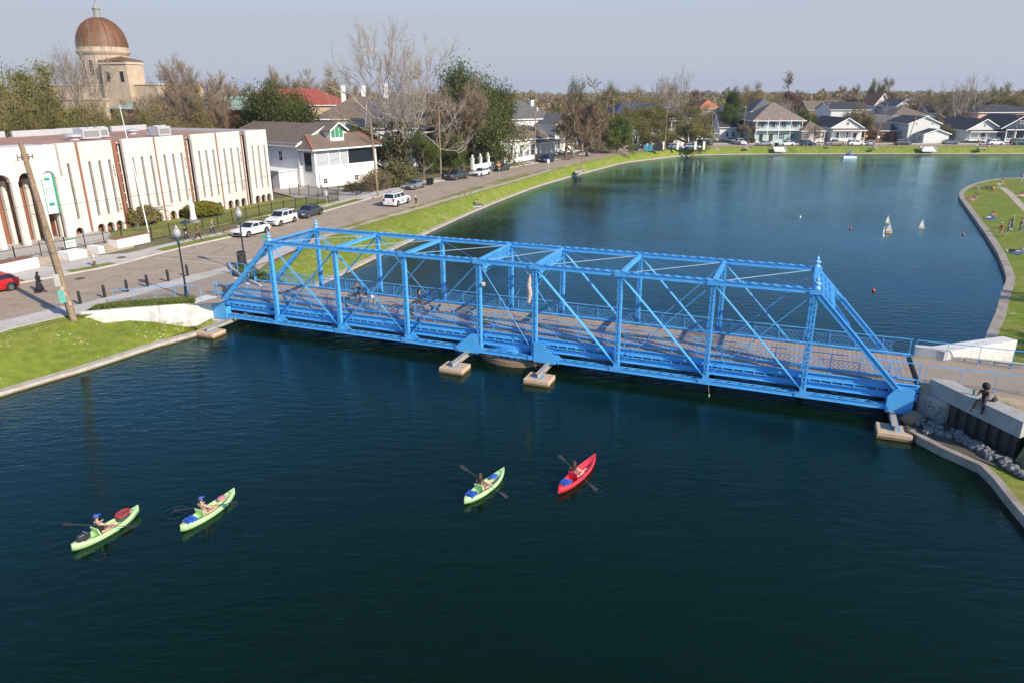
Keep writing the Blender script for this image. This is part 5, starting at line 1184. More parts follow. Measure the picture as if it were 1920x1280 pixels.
house('small cottage with a brown hip roof and blue shutters next to the mint house', A, B, 9, 3.9, 'hip', 2.4, SCREAM, RBROWN, over=.6, wins=[('f',-1.8,1.2,.9,1.6,BLSH),('f',1.6,1.2,.9,1.6,BLSH)], porch=dict(w0=0,w1=L_,d=1.6,n=4,floors=[.6],h=3.7), chimneys=[(L_*.3,6,6.6,.7)])
Y=231; A=D(1556,Y,2.1); B=D(1613,Y,2.1); L_=(B-A).length
house('white shotgun house with charcoal gable roof and ornate columned porch', A, B, 20, 4.6, 'gable_f', 2.7, SWHITE, RDARK, wins=[('f',0,5.3,.8,.8),('f',-2.6,1.2,.9,1.9),('f',0,1.2,.9,1.9)], doors=[('f',2.7,.7,1.0,2.2)], porch=dict(w0=-.3,w1=L_+.3,d=2.0,n=6,floors=[.7],h=3.9,roof=.45,rmat=RBROWN,r=.1))
far('big white and black gabled house behind the shotgun house', 1552, 1622, 262, 206, 192, 14, 'gable_s', SWHITE, RDARK, wins=wrow('f',[-3,-1,1,3],4.2,.8,1.2))
far('brown-roofed brick house further back behind the far bank', 1512, 1572, 285, 206, 190, 12, 'gable_s', BRICK, RBROWN)
far('orange tiled gable house among the trees behind the far bank', 1633, 1660, 300, 196, 176, 12, 'gable_f', SWHITE, RORANGE, wins=[('f',0,6,.9,1)])
far('white gabled house behind the orange roof', 1672, 1706, 285, 199, 187, 14, 'gable_f', SWHITE, RGREY, wins=[('f',0,5.2,.8,1.0)])
far('wide grey hip-roofed house behind the pale gabled one', 1668, 1733, 262, 217, 200, 13, 'hip', SWHITE, RBROWN)
far('low grey warehouse roof behind the brick carport', 1632, 1712, 252, 233, 219, 12, 'gable_s', SWHITE, RGREY)
far('brick carport house with dark roof near the street sign', 1640, 1676, 238, 245, 232, 9, 'gable_s', BRICK, RDARK, doors=[('f',0,.1,3,2.1)])
Y=233; A=D(1699,Y,2.1); B=D(1757,Y,2.1); L_=(B-A).length
house('tall plain white gabled house with two tiny gable vents', A, B, 14, 5.6, 'gable_f', 2.0, SWHITE, RDARK, wins=[('f',-2.5,5.2,.5,.5),('f',2.5,5.2,.5,.5),('l',3,1,.9,2),('l',0,1,.9,2)])
Y=228; A=D(1730,Y,2.1); B=D(1777,Y,2.1); L_=(B-A).length
house('low white lean-to building in front of the tall gabled house', A, B, 8, 2.7, 'gable_f', 1.3, SWHITE, RDARK, wins=[('l',2,.8,.8,1.2)])
Y=231; A=D(1809,Y,2.1); B=D(1872,Y,2.1); L_=(B-A).length
house('white bungalow with broad black gable roof and striped porch bunting', A, B, 20, 3.9, 'gable_f', 2.9, SWHITE, RDARK, over=.8, wins=[('f',0,4.6,.5,.8),('l',4,1,.9,1.9),('l',-2,1,.9,1.9),('l',-6,1,.9,1.9)], doors=[('f',0,.6,1,2.1)], porch=dict(w0=0,w1=L_,d=2.0,n=5,floors=[.8],h=3.4,roof=.35))
Y=229; A=D(1874,Y,2.1); B=D(1945,Y,2.1); L_=(B-A).length
house('navy blue house with white trim and wide porch at the right edge', A, B, 16, 4.6, 'gable_f', 3.4, SNAVY, RDARK, over=.9, wins=[('f',0,5.6,1.5,.8),('f',-3,1.1,1.3,1.9),('f',3,1.1,1.3,1.9)], doors=[('f',0,.7,1.1,2.2)], porch=dict(w0=0,w1=L_,d=2.2,n=5,floors=[.6],h=4.1,roof=.35,r=.2))
far('very long black-roofed building with peach walls on the right behind', 1826, 1960, 262, 211, 197, 20, 'hip', SPEACH, RDARK)
far('grey house among bushes behind the tall gabled house', 1735, 1790, 275, 212, 197, 12, 'gable_s', SGREY, RGREY)
far('small dark blue roof behind the low garage house', 1357, 1392, 275, 205, 198, 10, 'gable_s', SWHITE, RNAVY)
far('red-orange roof among trees right of the live oak', 1308, 1345, 285, 203, 188, 14, 'hip', SWHITE, RORANGE)
far('white house glimpsed under the live oak branches', 1300, 1340, 240, 250, 238, 10, 'gable_s', SWHITE, RGREY)
# white pillared boundary wall
a = G(886,319.5,2.1); b = G(1003,298.5,2.1); pw = thing('pillared_wall', 'white boundary wall with ball-topped pillars and dark iron panels', 'wall', a, math.atan2(b.y-a.y, b.x-a.x)); L_ = (b-a).length; n_ = 9
hh = 1.05
for i in range(n_+1):
    x = L_*i/n_; m = MB(); m.bx(x-.28,x+.28,-.28,.28,0,2.3); m.bx(x-.36,x+.36,-.36,.36,2.301,2.42); p_ = m.build('pillar', WHITE, pw); m = MB(); m.lathe([(.10,2.42),(.06,2.5),(.24,2.66),(.26,2.8),(.16,2.95),(.03,3.1)], (x,0,0), 10); m.build('urn', WHITE, p_)
    if i < n_:
        m = MB(); m.bx(x+.285,x+L_/n_-.285,-.16,.16,0,hh); m.build('wall_panel', WHITE, pw); m = MB()
        for k_ in range(12): xx = x+.35+(L_/n_-.7)*k_/11; m.bx(xx-.02,xx+.02,-.02,.02,hh,2.05)
        m.bx(x+.285,x+L_/n_-.285,-.02,.02,1.95,2.0); m.build('iron_panel', BLACKM, pw)
# dark screen fences by the arcaded mansion
for lab, xa, xb, mt_ in (('dark fence screen left of the teal hoarding', 1180, 1196, BLACKM), ('teal hoarding fence in front of the arcaded mansion', 1206, 1224, mat('teal_hoarding', (.03,.22,.28), .7)), ('black iron gate right of the teal hoarding', 1226, 1242, BLACKM), ('low black fence at the drive of the columned house', 1004, 1038, BLACKM)):
    A = D(xa, 200 if xa > 1100 else 170, 2.1); B = D(xb, 200 if xa > 1100 else 171, 2.1); f = thing('screen_fence', lab, 'fence', A, math.atan2(B.y-A.y,B.x-A.x)); L_ = (B-A).length; m = MB(); m.bx(0,L_,-.03,.03,.05,1.7); m.build('screen', mt_, f)
    for x in (0, L_/2, L_): m = MB(); m.bx(x-.06,x+.06,-.06,.06,0,1.85); m.build('fence_post', BLACKM, f)
for i, px in enumerate((1243, 1270, 1303, 1319)):
    P = D(px, 205, 2.1); f = thing('gate_pillar', ['white gate pillar beside the black iron gate','white gate pillar above the first silver parked car','white gate pillar behind the second silver parked car','rightmost white gate pillar near the stop sign'][i], 'pillar', P, 0, 'white gate pillars'); m = MB(); m.bx(-.3,.3,-.3,.3,0,2.0); m.build('shaft', WHITE, f); m = MB(); m.bx(-.38,.38,-.38,.38,2.001,2.15); m.build('cap', WHITE, f)
# white picnic walls / landing slabs on the far slope
for i, (x0_, x1_, y) in enumerate(((1284,1307,285),(1449,1475,283.5),(1725,1757,283))):
    P = G((x0_+x1_)/2, y, 1.0); L_ = (x1_-x0_)*P.y/FPX; f = thing('landing_slab', ['grey sloping concrete landing on the bank below the oaks','white concrete landing slab below the mint green house','pale concrete landing slab on the bank at far right'][i], 'landing', P, 0, 'concrete landings on the far bank'); f.scale = (.8,.7,.75); f.location.z += .25; m = MB()
    m.add([(-L_/2,-1.0,-.7),(L_/2,-1.0,-.7),(L_/2,1.6,.85),(-L_/2,1.6,.85),(-L_/2,-1.0,-.35),(L_/2,-1.0,-.35),(L_/2,1.6,1.1),(-L_/2,1.6,1.1)], [(3,2,1,0),(4,5,6,7),(0,1,5,4),(1,2,6,5),(2,3,7,6),(3,0,4,7)]); m.build('slab', CONCW, f)
    for s_ in (-1,1): m = MB(); m.bar((s_*(L_/2+.15),-1.0,-.3),(s_*(L_/2+.15),1.7,1.2),.26,.5); m.build('side_wall', CONC, f)
# ------------------------------------------------------------------ trees
TRI = []
def leafmat(name, c, c2, rnd=.18): return mat(name, c, .75, var=.3, scale=.5, col2=c2, fac2=.5, sharp=.2, rnd=rnd, spec=.2, trans=.25)
L_MAG = leafmat('magnolia_leaves', (.060,.085,.020), (.15,.16,.045)); L_OAK = leafmat('live_oak_leaves', (.155,.142,.042), (.25,.215,.075)); L_OLV = leafmat('olive_brown_foliage', (.22,.185,.070), (.30,.24,.10))
L_TAN = leafmat('tan_cypress_foliage', (.25,.19,.10), (.31,.23,.13)); L_RUST = leafmat('rusty_cypress_foliage', (.17,.085,.06), (.22,.12,.08)); L_GRN = leafmat('fresh_green_leaves', (.085,.13,.025), (.16,.19,.045)); L_YEL = leafmat('yellow_green_shrub', (.17,.17,.02), (.24,.22,.04))
L_TWIG = leafmat('grey_twigs', (.32,.26,.21), (.40,.33,.27), .12); L_TWB = leafmat('brown_twigs', (.30,.215,.14), (.38,.285,.19), .12); L_VINE = leafmat('vine_leaves', (.10,.105,.04), (.17,.145,.06))
BARKW = mat('pale_sycamore_bark', (.42,.36,.29), .9, var=.2, scale=2, bump=.5, bscale=10, col2=(.27,.21,.16), fac2=.56); BARKB = mat('grey_brown_bark', (.17,.125,.09), .9, var=.25, scale=2, bump=.6, bscale=10)
def tube_np(V, F, p, q, r0, r1, n):
    d = q-p; L_ = np.linalg.norm(d)
    if L_ < 1e-6: return
    d = d/L_; a = np.cross(d, (0,0,1.) if abs(d[2]) < .9 else (1.,0,0)); a /= np.linalg.norm(a); b = np.cross(d, a); base = sum(len(x) for x in V) if False else TUBEC[0]
    t = np.arange(n)*2*np.pi/n; ring = np.outer(np.cos(t), a)+np.outer(np.sin(t), b)
    V.append(p+ring*r0); V.append(q+ring*r1); i = np.arange(n); j = (i+1)%n
    F.append(np.stack([base+i, base+j, base+n+j, base+n+i], 1)); TUBEC[0] += 2*n
TUBEC = [0]
def gen_tree(seed, H, spread, trunk_frac=.3, r0=.35, limbs=6, depth=4, up=.5, droop=0., wob=.35, kids_=3, leader=False, minang=.35, maxang=1.1, decay=.68):
    """returns limb tubes and a list of terminal twig points (pos, dir, size)"""
    rg = np.random.RandomState(seed); V = []; F = []; TUBEC[0] = 0; ends = []; thick = []
    def grow(p, d, L_, r, lev):
        n = 4 if lev < 2 else 3; pts = [p]; dd = d.copy()
        for k in range(n):
            dd = dd+rg.normal(0, wob*.35, 3)+np.array([0,0,(up*.18 if lev else 0)-droop*lev*.06]); dd /= np.linalg.norm(dd); pts.append(pts[-1]+dd*L_/n)
        for k in range(n):
            ra = r*(1-.45*k/n); rb_ = r*(1-.45*(k+1)/n)
            tube_np(V, F, pts[k], pts[k+1], ra, rb_, 6 if lev < 2 else (4 if lev < 3 else 3))
        if lev >= depth:
            for k in range(1, n+1): ends.append((pts[k], dd, L_)); 
            return
        nk = limbs if lev == 0 else kids_
        for c in range(nk):
            f = rg.uniform(.45,1) if lev else rg.uniform(.45 if not leader else .25, 1)
            if c == 0 and lev: f = 1
            k = min(n-1, int(f*n)); pos = pts[k]+(pts[k+1]-pts[k])*(f*n-k) if f < 1 else pts[-1]
            ang = rg.uniform(minang, maxang)*(1 if c or leader else .5); az = (c/nk*6.283+rg.uniform(-.5,.5)) if lev == 0 else rg.uniform(0,6.283)
            a = np.cross(dd, (0,0,1.) if abs(dd[2]) < .95 else (1.,0,0)); a /= np.linalg.norm(a); b = np.cross(dd, a)
            nd = dd*math.cos(ang)+(a*math.cos(az)+b*math.sin(az))*math.sin(ang); nd[2] += up*.35; nd[:2] *= spread; nd /= np.linalg.norm(nd)
            sc = (decay if lev else (1-trunk_frac)/max(.15,trunk_frac)*.55)
            if leader and lev == 0: sc *= (1.25-f)
            grow(pos, nd, L_*sc*rg.uniform(.8,1.15), r*(.62 if lev else .6)*(1 if c else 1.1), lev+1)
        if leader and lev == 0: grow(pts[-1], dd, L_*.45, r*.5, 1)
    grow(np.zeros(3), np.array([0,0,1.]), H*trunk_frac, r0, 0)
    V = np.concatenate(V); F = np.concatenate(F)
    E = np.array([e[0] for e in ends]); top = max(E[:,2].max(), V[:,2].max())
    s = H/top; V *= s; E = E*s; Dn = np.array([e[1] for e in ends])
    return V, F, E, Dn, rg
def leaves(E, rg, per, rad, size, flat=.7, tri=True, updir=.3):
    n = len(E)*per; c = np.repeat(E, per, 0)+rg.normal(0, 1, (n,3))*rad*np.array([1,1,flat])
    a = rg.normal(0,1,(n,3)); a /= np.linalg.norm(a,axis=1)[:,None]; b = np.cross(a, rg.normal(0,1,(n,3))); b /= np.linalg.norm(b,axis=1)[:,None]+1e-9
    s = size*rg.uniform(.5,1.4,(n,1)); V = np.stack([c-a*s*.5-b*s*.35, c+a*s*.5-b*s*.25, c+a*s*.1+b*s*.6], 1).reshape(-1,3)
    return V, np.arange(len(V)).reshape(-1,3)
def twigs(E, Dn, rg, per, L_, wd, up=.3, spread=.7):
    n = len(E)*per; p = np.repeat(E, per, 0)+rg.normal(0,.12,(n,3))*L_; d = np.repeat(Dn, per, 0)+rg.normal(0,spread,(n,3)); d[:,2] += up; d /= np.linalg.norm(d,axis=1)[:,None]
    l = L_*rg.uniform(.4,1.3,(n,1)); q = p+d*l; s = np.cross(d, rg.normal(0,1,(n,3))); s /= np.linalg.norm(s,axis=1)[:,None]+1e-9; s *= wd
    V = np.stack([p-s, p+s, q], 1); 
    # side twig
    m = p+d*l*.5; d2 = d+rg.normal(0,.7,(n,3)); d2 /= np.linalg.norm(d2,axis=1)[:,None]; V2 = np.stack([m-s*.8, m+s*.8, m+d2*l*.5], 1)
    V = np.concatenate([V, V2]).reshape(-1,3); return V, np.arange(len(V)).reshape(-1,3)
PROTO = {}; HIDE = []
def proto(kind, v):
    key = (kind, v)
    if key in PROTO: return PROTO[key]
    sd = 100*v+hash(kind) % 1 + {'magnolia':1,'oak':2,'sycamore':3,'brown':4,'tan':5,'rust':6,'olive':7,'green':8,'bush':9,'thorn':10,'round':11,'far':12,'vine':13,'yellow':14}[kind]*17
    bark, leafm = BARKB, L_OAK
    if kind == 'magnolia':
        V,F,E,Dn,rg = gen_tree(sd,10,.85,.22,.28,13,3,.25,leader=True,kids_=4,minang=.8,maxang=1.5) if v else gen_tree(sd,10,1.05,.34,.30,9,4,.2,kids_=3,wob=.5,minang=.5,maxang=1.3); lv = leaves(E,rg,max(6,int(48000/len(E))),.60,.175,.9); leafm = L_MAG
    elif kind == 'green':
        V,F,E,Dn,rg = gen_tree(sd,10,.95,.28,.25,9,3,.35,leader=True,kids_=4,minang=.6,maxang=1.3); lv = leaves(E,rg,max(6,int(30000/len(E))),.52,.20,.8); leafm = L_GRN
    elif kind == 'oak':
        V,F,E,Dn,rg = gen_tree(sd,10,1.7,.22,.5,7,4,.12,kids_=3,wob=.6,minang=.5,maxang=1.3); lv = leaves(E,rg,max(6,int(48000/len(E))),.58,.17,.65); leafm = L_OAK
    elif kind == 'olive':
        V,F,E,Dn,rg = gen_tree(sd,10,1.25,.26,.35,7,4,.2,kids_=3,wob=.5); lv = leaves(E,rg,max(6,int(38000/len(E))),.58,.15,.7); leafm = L_OLV
    elif kind == 'tan':
        V,F,E,Dn,rg = gen_tree(sd,10,.8,.5,.25,16,3,.15,leader=True,kids_=4,minang=.9,maxang=1.5); a = twigs(E,Dn,rg,max(8,int(9000/len(E))),.6,.022,up=.0); lv = a; leafm = L_TAN
    elif kind == 'rust':
        V,F,E,Dn,rg = gen_tree(sd,10,.9,.5,.25,16,3,.3,leader=True,kids_=4,minang=.8,maxang=1.35); lv = leaves(E,rg,max(5,int(14000/len(E))),.32,.15,.6); leafm = L_RUST
    elif kind == 'sycamore':
        V,F,E,Dn,rg = gen_tree(sd,10,1.25,.22,.24,7,5,.36,kids_=3,wob=.45,minang=.4,maxang=1.1,decay=.74); lv = twigs(E,Dn,rg,max(4,int(9000/len(E))),.45,.0085,up=.35); leafm = L_TWIG; bark = BARKW
    elif kind == 'brown':
        V,F,E,Dn,rg = gen_tree(sd,10,1.05,.2,.22,8,5,.38,kids_=3,wob=.4,minang=.3,maxang=.9); lv = twigs(E,Dn,rg,max(5,int(16000/len(E))),.5,.013,up=.3); leafm = L_TWB; bark = BARKB
    elif kind in ('bush','round','thorn','yellow'):
        V,F,E,Dn,rg = gen_tree(sd,2,1.3,.15,.07,10,3,.15,kids_=4,minang=.5,maxang=1.5)
        if kind == 'thorn': lv = twigs(E,Dn,rg,7,.45,.012,up=.3,spread=.6); leafm = L_TAN
        elif kind == 'bush': lv = leaves(E,rg,8,.20,.16,.8); leafm = L_VINE
        else:
            u = rg.normal(0,1,(3400,3)); u /= np.linalg.norm(u,axis=1)[:,None]; u[:,2] = np.abs(u[:,2])*1.0-.12; c = u*np.array([1.35,1.35,1.35])*rg.uniform(.80,1.0,(3400,1)); c[:,2] += .55
            lv = leaves(c,rg,2,.05,.13,1.); leafm = L_YEL if kind == 'yellow' else L_OLV
    elif kind == 'vine':
        V,F,E,Dn,rg = gen_tree(sd,10,.35,.55,.3,9,3,.1,leader=True,kids_=3,minang=.8,maxang=1.4); t_ = np.linspace(.05,.95,160); P_ = np.stack([np.sin(t_*40)*.3,np.cos(t_*33)*.3,t_*10],1); lv = leaves(np.concatenate([E,P_,P_]),rg,8,.42,.22,1.2); leafm = L_VINE
    root = bpy.data.objects.new(kind+'_tree', None); C.objects.link(root)
    tr = npmesh('trunk', V, F, bark, root, 4); cr = npmesh('crown', lv[0], lv[1], leafm, root, 3)
    TRI.append((kind, len(F)*2+len(lv[1])))
    w_ = np.percentile(np.abs(lv[0][:,:2]), 96)*2
    PROTO[key] = [root, [tr, cr], w_, False, float(np.percentile(lv[0][:,2],99.7))]; return PROTO[key]
def tree(kind, v, P, H, label, width=None, rz=None, group=None, name=None, cat='tree'):
    pr = proto(kind, v); root, ch, w0, used, top = pr; H0 = top
    k = H/H0; kw = (width/w0) if width else k
    if used:
        r = root.copy(); C.objects.link(r)
        for c in ch: d = c.copy(); C.objects.link(d); d.parent = r
    else: r = root; pr[3] = True
    r.name = name or {'magnolia':'magnolia_tree','oak':'live_oak','sycamore':'bare_sycamore','brown':'bare_tree','tan':'bald_cypress','rust':'rusty_cypress','olive':'broadleaf_tree','green':'green_tree','bush':'bush','round':'round_shrub','thorn':'thorny_bush','vine':'vine_covered_tree','yellow':'yellow_shrub'}[kind]
    r.location = P; r.scale = (kw,kw,k); r.rotation_euler = (0,0, random.uniform(0,6.28) if rz is None else rz)
    return tag(r, label, cat, group)
def T(kind, v, px, Y, top, label, wpx=None, **kw):
    P = Dray(px, top+(28 if Y < 170 else 12), Y, 1.95); H = Zat(px, top, P)-P.z; w_ = wpx*Y/FPX if wpx else None
    return tree(kind, v, P, H, label, w_, **kw)
random.seed(21)
T('sycamore',0,728,139,36,'tallest bare pale-limbed sycamore towering over the side house',205,rz=1.0)
T('sycamore',1,122,150,58,'bare whitish tree standing left of the church dome',120,rz=.4)
T('brown',0,345,160,112,'wide rounded bare tree to the right of the church',175)
T('magnolia',0,512,150,160,'dense dark green magnolia behind the long brown roof',138,group=None)
T('magnolia',1,882,163,124,'tall lumpy magnolia above the white pillared wall',132); T('magnolia',0,905,170,150,'high rounded magnolia crown right of the tall lumpy one',95)
T('magnolia',0,930,186,205,'lower right shoulder of dark magnolia beside the white wing',72)
T('magnolia',2,842,165,128,'slimmer magnolia top left of the tall lumpy one',75)
T('brown',1,838,151,148,'brown bare multi-stem tree in front of the tall magnolia',125)
T('green',0,792,137,248,'small bushy magnolia behind the dark refuse cart',62)
T('green',1,856,147,252,'bushy evergreen beside the ivy-wrapped utility pole',60)
T('vine',0,752,137,215,'vine-smothered trunk beneath the tallest sycamore',50)
T('oak',0,690,146,225,'dark evergreen mass behind the side house chimney side',120)
T('bush',0,722,125,318,'bushy hedge growth between the pole and the small magnolia',70)
T('thorn',0,702,121,322,'pale thorny bush beside the leaning utility pole',60)
T('bush',1,748,128,300,'dense hedge clump left of the small magnolia',60)
T('bush',2,662,119,340,'yellowish leafy shrub inside the side house fence',26)
T('oak',0,20,140,112,'big live oak at the far left edge behind the school',210); T('oak',1,75,122,178,'olive live oak close behind the left end of the school roof',150)
T('olive',0,150,128,192,'greyish lichen-covered oak behind the school below the church',130); T('oak',0,215,120,205,'low live oak behind the middle of the school',130)
T('brown',2,240,150,188,'tangled brown bare tree in front of the church walls',110); T('olive',1,285,130,196,'sparse olive tree behind the school roof centre',110)
T('brown',0,312,150,166,'bare brown tree right of the church turret',120); T('olive',0,355,128,186,'sparse greenish tree behind the right half of the school',110); T('brown',1,395,145,150,'rounded bare tree above the green copper roof end',100)
T('olive',1,60,160,150,'far-left olive crown beyond the first live oak',130); T('olive',0,-15,118,190,'olive crown cut by the left picture edge',120)
sky = [(500,260,140),(540,240,128),(575,255,132),(610,235,130),(648,250,150),(470,270,158),(440,280,160),(685,240,160),(420,250,158)]
for i, (px, Y, tp) in enumerate(sky): T('brown' if i % 3 else 'olive', i % 3 if i % 3 else 0, px, Y, tp, ['bare tree crown on the skyline above the red roof','twiggy bare tree over the middle of the red roof','bare skyline tree right of the red roof ridge','bare skyline tree over the dark-roofed mansion','thin bare tree left of the tallest sycamore','bare tree on the skyline over the green copper roof','small bare tree left of the brick chimney','bare tree glimpsed behind the sycamore limbs','faint bare tree between church and red roof'][i], 75)
T('tan',0,1104,186,150,'tall tan feathery cypress on the verge near the red parked car',72); T('tan',1,1062,180,170,'tan feathery cypress left of the tall one',58); T('tan',1,1132,200,166,'third tan cypress behind the street trees',60); T('tan',0,1080,215,158,'tan cypress further back near the columned house',60)
T('magnolia',2,1082,235,150,'dark green treetop poking above the tan cypresses',34)
T('green',1,1160,196,218,'yellow-green roadside tree beside the wooden pole',62)
T('green',0,1128,205,215,'yellow-green tree behind the dark parked car',46); T('oak',1,1215,214,186,'wide spreading live oak before the arcaded mansion',120,rz=.3); T('oak',0,1262,217,196,'broad live oak with dark limbs over the parked cars',130); T('oak',1,1308,226,222,'low live oak crown by the stop sign',56,rz=2.4)
T('sycamore',1,1255,262,128,'bare pinkish-white tree rising behind the live oaks',74); T('rust',0,1300,300,170,'reddish brown tree behind the live oaks',55)
T('olive',1,1190,255,166,'olive crown behind the arcaded mansion',70); T('magnolia',1,1150,280,160,'dark green crown on the skyline left of the mansion',40); T('magnolia',0,1374,265,166,'dark conical evergreen above the low garage house',26); T('green',0,1368,250,196,'round green tree behind the low garage house',40); T('green',1,1392,258,200,'second round green tree behind the low garage house',36)
T('olive',1,1322,266,198,'olive crown in front of the orange roof by the live oaks',50); T('olive',0,1425,330,158,'rounded olive canopy behind the grey hip roof',66); T('olive',1,1395,350,163,'rounded canopy left of the taller olive one',60); T('rust',1,1487,300,138,'tall rusty cypress on the skyline above the mint house',42); T('sycamore',0,1480,262,190,'pale-limbed bare tree behind the mint green house',48); T('brown',2,1462,290,176,'brown bare tree left of the rusty cypress',50)
T('green',0,1510,252,206,'green feathery tree between the mint house and the brown roof',44); T('green',1,1525,246,214,'lower green tree behind the small cottage',34)
T('olive',1,1604,236,196,'yellowish half-bare tree behind the ornate porch',58); T('brown',0,1618,238,205,'bare twiggy tree between the shotgun house and the brick carport',54); T('rust',0,1585,330,162,'rusty brown crown on the skyline right of the brown roof',26); T('rust',1,1602,335,160,'second rusty crown on the skyline right of the brown roof',22)
T('oak',0,1645,320,151,'broad flat-topped tree above the orange tiled house',40); T('rust',0,1673,325,147,'thin rusty tree leaning right on the skyline',34); T('magnolia',1,1650,315,168,'dark green shrub tree beside the orange tiled house',20)
T('brown',1,1712,285,176,'reddish bare tree right of the pale gabled houses',60); T('olive',0,1745,290,170,'golden olive tree behind the grey house',50); T('brown',2,1680,300,172,'brown twiggy crown behind the hip-roofed house',50); T('olive',1,1778,275,178,'olive crown behind the bungalow',56)
T('sycamore',0,1822,268,140,'twisted pale bare tree above the very long black roof',84); T('oak',0,1800,280,172,'brown live oak under the twisted bare tree',60); T('oak',1,1860,300,165,'wide oak crown behind the very long roof',70); T('olive',0,1895,310,158,'olive crown near the right picture edge',64); T('olive',1,1925,290,168,'crown cut by the right picture edge',60)
T('olive',0,1770,240,222,'shrubby olive tree behind the tall gabled house',40)
T('brown',1,1405,233,228,'grey leafless shrub tree at the left corner of the mint house',42); T('bush',0,1408,231,255,'russet bush at the corner of the mint house',14); T('brown',0,1528,228,236,'small bare tree at the porch of the small cottage',22); T('rust',1,1640,230,240,'reddish bare shrub beside the orange diamond road sign',26)
T('round',0,1245,208,262,'clipped hedge ball below the live oaks',10)
# garden shrubs on the school lawn
def Sh(kind, v, px, py, H, w_, label): return tree(kind, v, G(px, py, 2.2), H, label, w_)
Sh('round',0,262,421,2.6,4.4,'rounded olive shrub in front of the white school panels'); Sh('yellow',0,382,405,1.9,4.6,'bright yellow-green clipped shrub beside the white statue')
# palm by the pillared wall
P = D(868, 147, 2.0); pm = thing('palm_tree', 'short green fan palm by the left end of the pillared wall', 'palm', P); m = MB(); m.lathe([(.42,0),(.36,.5),(.38,1.2),(.30,2.0)], (0,0,0), 8); m.build('trunk', BARKB, pm)
fr = MB(); rg = random.Random(5)
for i in range(34):
    az = i*2.4; el = rg.uniform(-.3,1.25); L_ = rg.uniform(1.5,2.2); d = Vector((math.cos(az)*math.cos(el), math.sin(az)*math.cos(el), math.sin(el))); p0 = Vector((0,0,2.1)); p1 = p0+d*L_*.6; s_ = d.cross(Vector((0,0,1))).normalized()
    for k_ in range(9):
        a_ = (k_-4)*.24; dd = (d*math.cos(a_)+s_*math.sin(a_)).normalized(); e = p1+dd*L_*.55-Vector((0,0,.25)); w_ = s_*.035; fr.add([p1-w_, p1+w_, e], [(0,1,2)])
    fr.bar(p0, p1, .03, .03)
fr.build('fronds', L_GRN, pm)
# two trees on the peninsula, right of the frame, whose shade crosses the lawn
tree('oak',1,Vector((46,37,.45)),10,'live oak on the right-hand bank beyond the picture edge',9); tree('oak',0,Vector((55,50,.45)),10,'second live oak further along the right-hand bank',8)
# far wood: everything that reads as one mass beyond the houses
rg = np.random.RandomState(4); Vs = []; Fs = []; nb = 0
def clump(n, s=.24):
    u = rg.normal(0,1,(n,3)); u /= np.linalg.norm(u,axis=1)[:,None]; u[:,2] = np.abs(u[:,2])*1.0-.1; c = u*rg.uniform(.55,1.,(n,1)); a = rg.normal(0,1,(n,3)); b = rg.normal(0,1,(n,3))
    return np.stack([c+a*s*.5, c+b*s*.5, c-(a+b)*s*.35], 1).reshape(-1,3)
CLS = [[clump(n_, s_) for _ in range(6)] for n_, s_ in ((420,.15),(200,.2),(110,.24))]; far_sets = {0:[],1:[],2:[]}
for ring, (y0, y1, n, wm) in enumerate(((300,520,260,7),(520,900,420,10),(900,1900,620,16))):
    for i in range(n):
        Y = rg.uniform(y0,y1); X = rg.uniform(-.95,.98)*Y*.86; 
        if Y < 300+140 and -250 < X < -100 and Y < 260: continue
        h = rg.uniform(10,16.5)*(1.0 if rg.rand() < .93 else 1.15); wv = rg.uniform(.7,1.2)*wm*.62; V = CLS[ring][rg.randint(6)]*np.array([wv,wv,h*.52])+np.array([X,Y,1.9+h*.47])
        far_sets[rg.choice([0,0,1,1,2])].append(V)
for k_, (mt_, lab) in enumerate(((L_OLV,'olive'),(L_TWB,'brown'),(L_TAN,'tan'))):
    V = np.concatenate(far_sets[k_]); o = npmesh('far_woods', V, np.arange(len(V)).reshape(-1,3), mt_); tag(o, f'{lab} mass of distant winter treetops along the horizon', 'woods', kind='stuff')
# grass tufts on the near bank
def tufts(poly_fn, n, mt_, nm, hgt=(.03,.085), seed=3):
    rg = np.random.RandomState(seed); P = np.array([poly_fn(rg) for _ in range(n)]); a = rg.uniform(0,6.28,n); h = rg.uniform(*hgt,n); w_ = h*.18
    dx = np.stack([np.cos(a)*w_, np.sin(a)*w_, 0*a],1); tip = np.stack([rg.normal(0,.35,n)*h, rg.normal(0,.35,n)*h, h],1); V = np.stack([P-dx, P+dx, P+tip],1).reshape(-1,3)
    o = npmesh(nm, V, np.arange(len(V)).reshape(-1,3), mt_); return tag(o, kind='stuff')
GB = leafmat('grass_blades', (.20,.27,.018), (.27,.28,.03), 0)
def on_bankN(rg):
    t = rg.rand()**.7; u = rg.rand(); i = int(t*(len(BN)-1)*.999)
    # denser near camera's left part in view
    b = BN[i]; t2 = TN[i]; z = b.z+(t2.z-b.z)*(1-(1-u)**1.5); q = b.lerp(t2, u); f = rg.rand(); b2 = BN[min(i+1,N1)]; t3 = TN[min(i+1,N1)]; q2 = b2.lerp(t3, u); q = q.lerp(q2, f); return (q.x, q.y, z-.01)
tag(tufts(on_bankN, 60000, GB, 'grass_tufts'), 'short grass blades on the near left bank', 'grass')
BFp = pair(BF, TFs)
def on_bankF(rg):
    i = int(rg.rand()**1.8*90); u = rg.rand(); b = BF[i]; t2 = BFp[i]; q = b.lerp(t2,u); b2 = BF[i+1].lerp(BFp[i+1],u); q = q.lerp(b2, rg.rand()); z = b.z+(t2.z-b.z)*(1-(1-u)**1.4); return (q.x,q.y,z-.01)
tag(tufts(on_bankF, 60000, GB, 'grass_tufts', seed=5), 'grass blades on the bank behind the bridge', 'grass')
